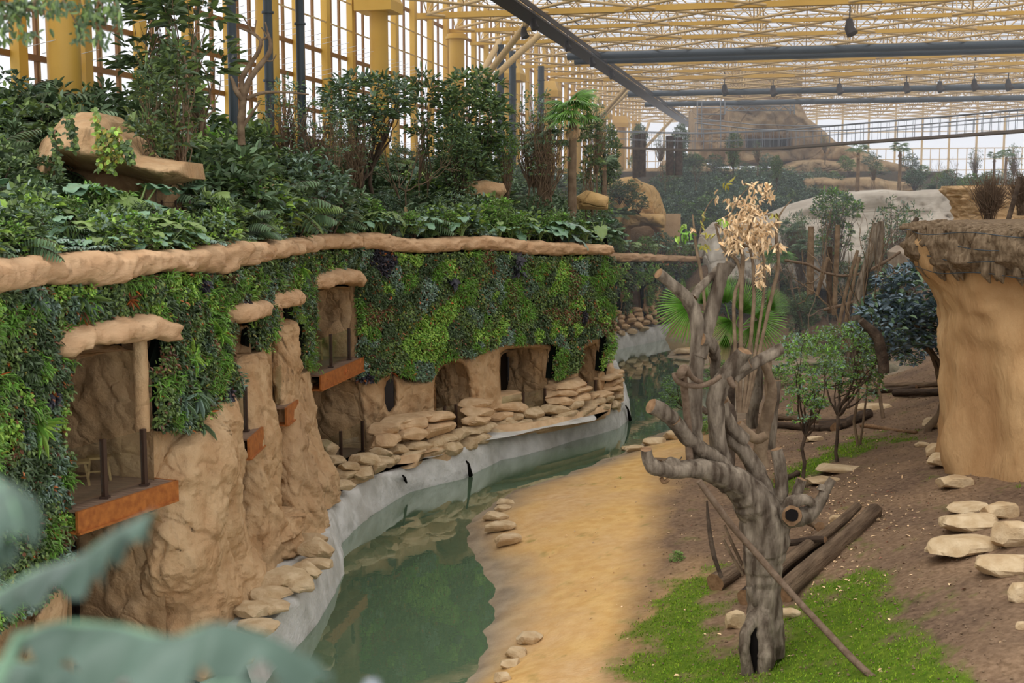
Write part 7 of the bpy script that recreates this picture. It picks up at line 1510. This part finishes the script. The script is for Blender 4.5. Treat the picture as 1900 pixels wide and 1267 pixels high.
# logs
def log(a, b, r0, r1, label, m='bark', dz=0.0, stuff=None):
    A = hit(*a); Bp = hit(*b); m_ = mpp(A[1]); A[2] = float(H(A[0], A[1])[0]) + r0 * m_ * .8 + dz; Bp[2] = float(H(Bp[0], Bp[1])[0]) + r1 * mpp(Bp[1]) * .8 + dz
    t = np.linspace(0, 1, 14)[:, None]; mb = MB(); Ln = float(np.linalg.norm(Bp - A)); pl = np.array([1.0, 0, 0]) * t * Ln + np.stack([0 * t[:, 0], .03 * np.sin(t[:, 0] * 5 + a[0]), .02 * np.sin(t[:, 0] * 7)], 1); tube(mb, pl, np.linspace(r0 * m_, r1 * mpp(Bp[1]), 14), 16, 0, .3, nf=3, seed=int(a[0]) % 9, capm=1)
    o = mb.build('log', [M[{'bark': 'log_bark', 'bark_dark': 'log_dark'}.get(m, m)], M['cut']]); o.location = Vector(A); o.rotation_euler = Vector(Bp - A).to_track_quat('X', 'Z').to_euler(); return tag(o, label, 'log')
log((1452, 1118), (1622, 960), 19, 14, 'long thick log with rough bark running up the slope behind the bare tree')
log((1382, 1125), (1520, 1010), 17, 10, 'dark log with sawn end half hidden behind the bare trunk', 'bark_dark')
log((1328, 1100), (1375, 1062), 18, 12, 'short log with pale sawn end left of the bare tree')
log((1440, 1090), (1590, 965), 12, 8, 'thin log lying along the long thick log', 'bark', .25)
log((1530, 1035), (1440, 1040), 6, 6, 'small branch log laid across the long log', 'bark_dark', .35)
log((1522, 1015), (1490, 995), 9, 9, 'short round log with sawn face on the log pile', 'bark', .4)
log((1570, 795), (1520, 800), 10, 10, 'thick log with pale sawn end near the thin trunks', 'bark_dark')
log((1610, 775), (1550, 800), 9, 8, 'dark log with sawn end behind the thick one', 'bark_dark')
log((1430, 778), (1560, 790), 6, 6, 'long grey log in the middle ground, upper', 'bark'); log((1440, 795), (1545, 800), 6, 6, 'long dark log in the middle ground, lower', 'bark_dark')
log((1600, 793), (1700, 806), 4, 3, 'pale thin log on the soil left of the rock tower', 'cut'); log((1660, 735), (1780, 730), 7, 6, 'dark fallen log at the foot of the slate-leaved tree', 'bark_dark'); log((1640, 720), (1760, 715), 5, 5, 'second fallen log behind the dark one', 'bark'); log((1612, 732), (1700, 722), 5, 4, 'third fallen log, leftmost behind the slate-leaved tree', 'bark_dark')
log((1440, 900), (1480, 884), 6, 6, 'small log behind the right limb of the bare tree', 'bark_dark'); log((1205, 858), (1290, 862), 5, 4, 'grey driftwood lying on the sand behind the lowest limb', 'bark'); log((1505, 655), (1590, 628), 5, 4, 'branch lying on the small lawn in the distance', 'bark')
mb = MB(); c = hit(1240, 862); 
for i in range(6): 
    t = unit(np.array([random.gauss(0, 1), random.gauss(0, .3), .2])); tube(mb, [c + [i * .12 - .3, 0, .05], c + [i * .12 - .3, 0, .05] + t * .3], .025, 6, noise=.2)
tag(mb.build('driftwood', M['bark']), 'tangle of driftwood pieces on the sand behind the lowest limb', 'wood')
# glass posts far
for k, (px, py, h) in enumerate(((1583, 735, 60), (1597, 733, 75), (1608, 735, 50), (1636, 735, 34))):
    c = PZ(px, py, .2); mb = MB(); tube(mb, [c - [0, 0, 1], c + [0, 0, h * mpp(c[1])]], .09, 8); tag(mb.build('timber_post', M['cut']), f'pale timber post in the far stream, {["leftmost", "tallest, second from left", "third from left", "rightmost"][k]}', 'post')
# leaf litter & clods
r = np.random.default_rng(5); mb = MB(); n = 1100
reg = [((1540, 950), 55, 50, 330), ((1500, 1050), 60, 40, 160), ((1640, 960), 50, 25, 140), ((1350, 980), 60, 60, 60), ((1560, 880), 60, 40, 80), ((1640, 1050), 70, 40, 60), ((1450, 850), 30, 20, 60), ((1230, 1180), 60, 60, 30), ((1560, 1180), 120, 60, 40), ((1120, 1000), 60, 90, 40), ((1500, 790), 80, 20, 80)]
Pp = []
for (c, sx, sy, k) in reg:
    for _ in range(k):
        px, py = r.normal(c[0], sx), r.normal(c[1], sy)
        if py > 1262 or py < 700: continue
        Pp.append(hit(px, py) + [0, 0, .02])
Pp = np.array(Pp); k = len(Pp); d = unit(r.normal(0, 1, (k, 3)) * [1, 1, .15]); leaf_quads(mb, Pp, d, unit(np.array([0, 0, 1.0]) + r.normal(0, .25, (k, 3))), r.uniform(.05, .13, k), r.uniform(.03, .06, k), np.where(r.random(k) < .8, vi('lf_dry'), vi('lf_rust')), .1, .3)
tag(mb.build('leaf_litter', VMAT, None, False), 'scattered dry fallen leaves on the soil around the logs and bare tree', 'leaves', None, 'stuff')
# soil clods / pebbles
mb = MB(); k = 5200; px = r.uniform(1180, 1900, k); py = r.uniform(700, 1267, k); X = []; 
Yg = r.uniform(18, 60, k) ; sx_ = r.uniform(.08, .42, k); pos = np.stack([sx_ * Yg, Yg, H(sx_ * Yg, Yg)], 1); pj = 950 + F * pos[:, 0] / (pos[:, 1] * cp + (CZ - pos[:, 2]) * sp); pk = 633.5 + F * ((CZ - pos[:, 2]) * cp - pos[:, 1] * sp) / (pos[:, 1] * cp + (CZ - pos[:, 2]) * sp); pos = pos[(~inpoly(np.stack([pj, pk], 1), [(x + 25, y) for x, y in sandp])) & (pos[:, 2] > .3)]; k = len(pos); s_ = r.uniform(.010, .032, k); tpl = np.array([[1, 0, 0], [-1, 0, 0], [0, 1, 0], [0, -1, 0], [0, 0, .8], [0, 0, -.8]]); V = pos[:, None] + tpl[None] * s_[:, None, None] * r.uniform(.6, 1.3, (k, 6, 1)) + [0, 0, .02]
fc = np.array([[0, 2, 4], [2, 1, 4], [1, 3, 4], [3, 0, 4], [2, 0, 5], [1, 2, 5], [3, 1, 5], [0, 3, 5]]); mb.add(V.reshape(-1, 3), (fc[None] + (np.arange(k) * 6)[:, None, None]).reshape(-1, 3)); 
o = mb.build('soil_clods', mat('clod', srgb(112, 90, 70), .95, .1, 0, srgb(150, 128, 102), 5), None, False); tag(o, 'crumbs of soil and pebbles strewn over the brown slope', 'soil', None, 'stuff')
# grass blades on the green patches
mb = MB(); gi = np.where((grass > .45) & (pp[:, 1] < 48) & (uv[:, 0] > 1050) & (uv[:, 0] < 1960))[0]; k = 15000; q = r.choice(gi, k); base = pp[q] + np.stack([r.normal(0, .09, k), r.normal(0, .07, k), np.zeros(k)], 1); h_ = r.uniform(.02, .055, k) * (1 + base[:, 1] / 60); d = unit(r.normal(0, .45, (k, 3)) + [0, 0, 1]); sd = unit(np.cross(d, r.normal(0, 1, (k, 3)))) * (.006 + base[:, 1:2] * .0003)
V = np.stack([base - sd, base + sd, base + d * h_[:, None]], 1); mb.add(V.reshape(-1, 3), np.arange(k * 3).reshape(-1, 3), r.integers(0, 2, k)); tag(mb.build('grass', [M['moss'], M['grass2']], None, False), 'short bright green grass in patches on the slope', 'grass', None, 'stuff')
# ================================================================ near plants
def near_leaf(pts_mid, wid, label, Y, seed, dz=.0, mi=0):
    """big leaf seen edge-on close to the camera: midrib given in photo pixels (x, y, dY)"""
    k = 40; t = np.linspace(0, 1, k); I = np.linspace(0, 1, len(pts_mid)); a = np.array(pts_mid, float); q = np.stack([np.interp(t, I, a[:, j]) for j in range(3)], 1)
    for _ in range(3): q[1:-1] = (q[:-2] + q[1:-1] * 2 + q[2:]) / 4
    c = np.array([P(x, y, Y + d) for x, y, d in q]); tg = unit(np.gradient(c, axis=0)); sd = unit(np.cross(tg, [0, 0, 1.0])); V = []
    w_ = wid * np.sin(np.clip(t * .92 + .06, 0, 1) * math.pi) ** .6
    r = np.random.default_rng(seed); ph = r.uniform(0, 6)
    for v in np.linspace(-1, 1, 13):
        wv = .5 * (1 + .12 * np.sin(t * 30 + ph + (v > 0) * 2)); z = -.55 * np.abs(v) ** 1.4 * w_ + .10 * np.sin(t * 34 + ph + v * 2) * abs(v) ** 1.5 * wid * 2
        V.append(c + sd * (v * w_ * wv * 2 * .5)[:, None] + np.stack([0 * t, 0 * t, z], 1))
    mb = MB(); grid(mb, np.array(V).transpose(1, 0, 2)); root = empty('big_leaf_plant', (0, 0, 0), label, 'plant'); mb.build('leaf_blade', M['near_leaf'], root)
    mb = MB(); tube(mb, c - [0, 0, .004], np.linspace(.006, .002, k), 6); e = c[0]; tube(mb, [e, e + [-.05, -.02, -.1], e + [-.12, .02, -.45]], [.008, .010, .012], 6); mb.build('stalk', M['lf_big'], root); return root
near_leaf([(40, 1175, .12), (120, 1150, .1), (230, 1160, .05), (320, 1185, 0), (400, 1150, 0), (500, 1175, 0), (615, 1250, 0)], .10, 'blurred wavy grey-green leaf reaching to the centre bottom, lowest large one', 1.35, 1)
near_leaf([(-60, 1130, .1), (60, 1060, .1), (150, 1030, .0), (210, 985, 0), (280, 950, -.02)], .075, 'blurred wavy leaf at lower left pointing up right', 1.5, 2)
near_leaf([(320, 1300, 0), (400, 1268, 0), (470, 1262, 0), (560, 1300, 0)], .08, 'blurred pale leaf cut by the bottom edge', 1.3, 3)
near_leaf([(-60, 900, .1), (-10, 880, .05), (20, 920, 0), (40, 985, -.02)], .07, 'small blurred leaf at the left edge, upper one', 1.4, 4)
near_leaf([(-60, 1000, .1), (-20, 990, 0), (15, 1030, 0)], .06, 'small blurred leaf at the left edge, lower one', 1.4, 5)
near_leaf([(-90, 1265, .1), (0, 1225, 0), (120, 1235, 0), (200, 1290, 0)], .12, 'dark blurred leaf in the bottom left corner', 1.7, 6)
mb = MB(); c = P(690, 1268, 1.6); tube(mb, [c + [0, 0, -.08], c + [0, 0, -.01], c + [0, 0, .003], c + [0, 0, .006]], [.014, .014, .010, .003], 14); tag(mb.build('metal_knob', M['grey_steel']), 'blurred round metal knob at the bottom edge near the water', 'knob')
# branch with leaves hanging in at top left
hb = empty('hanging_branch', (0, 0, 0), 'leafy branches hanging into the top left corner', 'branch'); YB = 9.0
fl = MB(); r = np.random.default_rng(8)
for pts in ([(-40, 30, 3), (20, 30, 3), (60, 15, 3), (80, -30, 3)], [(-40, 40, 3), (30, 33, 2.5), (80, -10, 2.5)], [(0, 60, 1.5), (15, 40, 1.5), (30, 30, 2)], [(90, -40, 2), (130, 20, 1.6), (150, 60, 1)], [(150, -40, 2), (190, 10, 1.6), (200, 60, 1)]):
    p = [P(x, y, YB) for x, y, _ in pts]; mb = MB(); tube(mb, p, [a[2] * mpp(YB) for a in pts], 6); mb.build('twig', M['bark_mid'], hb)
for (x, y, s1, s2, k) in ((15, 20, 26, 22, 110), (40, 10, 20, 14, 60), (50, 62, 12, 10, 22), (5, 60, 16, 14, 26), (120, 5, 26, 10, 40), (100, 22, 20, 14, 30), (165, 25, 20, 22, 90), (205, 15, 18, 20, 60), (150, 62, 12, 12, 26), (185, 65, 14, 14, 26), (75, 5, 20, 10, 24), (220, 40, 8, 12, 12)):
    q = Parr(x + r.normal(0, s1 * .6, k), y + r.normal(0, s2 * .6, k), YB + r.normal(0, .12, k)); d = unit(r.normal(0, .7, (k, 3)) + [0, 0, -.7]); leaf_quads(fl, q, d, unit(r.normal(0, .5, (k, 3)) + [0, -.4, .7]), r.uniform(.05, .085, k), .028, r.choice([vi('lf_dark'), vi('lf_dark'), vi('lf_mid')], k), .3)
fl.build('foliage', VMAT, hb, False)
# remove prototypes that were not used
for k, (root, used) in PROTO.items():
    if not used:
        for ch in kids(root): bpy.data.objects.remove(ch)
        bpy.data.objects.remove(root)
# ---- dead branching tree in front of the glass wall at upper left
def c0(x, y): return x / 2.967, y / 2.967
dd_ = empty('dead_tree', (0, 0, 0), 'dead brown forked tree left of the dark downpipe pair, no leaves left', 'tree')
for pts in ([(1330, 800, 6, 0), (1325, 690, 5.5, 0), (1335, 600, 5.5, 0), (1345, 520, 5, 0), (1375, 430, 4.5, 0), (1440, 350, 4, 0), (1485, 290, 3.4, 0), (1490, 230, 2.5, 0), (1470, 170, 1.6, 0)], [(1345, 540, 4.5, 0), (1325, 440, 4, 0), (1370, 360, 3.6, 0), (1430, 280, 3.2, 0), (1440, 220, 2.8, 0), (1390, 180, 2.2, 0), (1310, 150, 1.6, 0)],
            [(1340, 550, 4.5, 0), (1300, 500, 4, 0), (1290, 470, 3, 0), (1270, 420, 2, 0)], [(1360, 540, 3, 0), (1440, 510, 2.4, 0), (1560, 505, 1.8, 0), (1700, 520, 1.2, 0)], [(1320, 720, 3.5, 0), (1370, 650, 2.5, 0), (1430, 560, 1.6, 0)], [(1440, 220, 2, 0), (1480, 200, 1.6, 0), (1460, 120, 1, 0)], [(1390, 180, 1.6, 0), (1350, 110, 1.1, 0), (1330, 80, .8, 0)], [(1485, 290, 1.8, 0), (1500, 250, 1.4, 0), (1440, 150, .9, 0)], [(1400, 185, 1.3, 0), (1410, 110, .8, 0)], [(1450, 330, 1.6, 0), (1500, 340, 1.1, 0), (1520, 300, .8, 0)]):
    limbs('branch', pts, c0, 35.2, None, dd_, 'bark_mid', .25, 8, capm=0, rs=1.25)
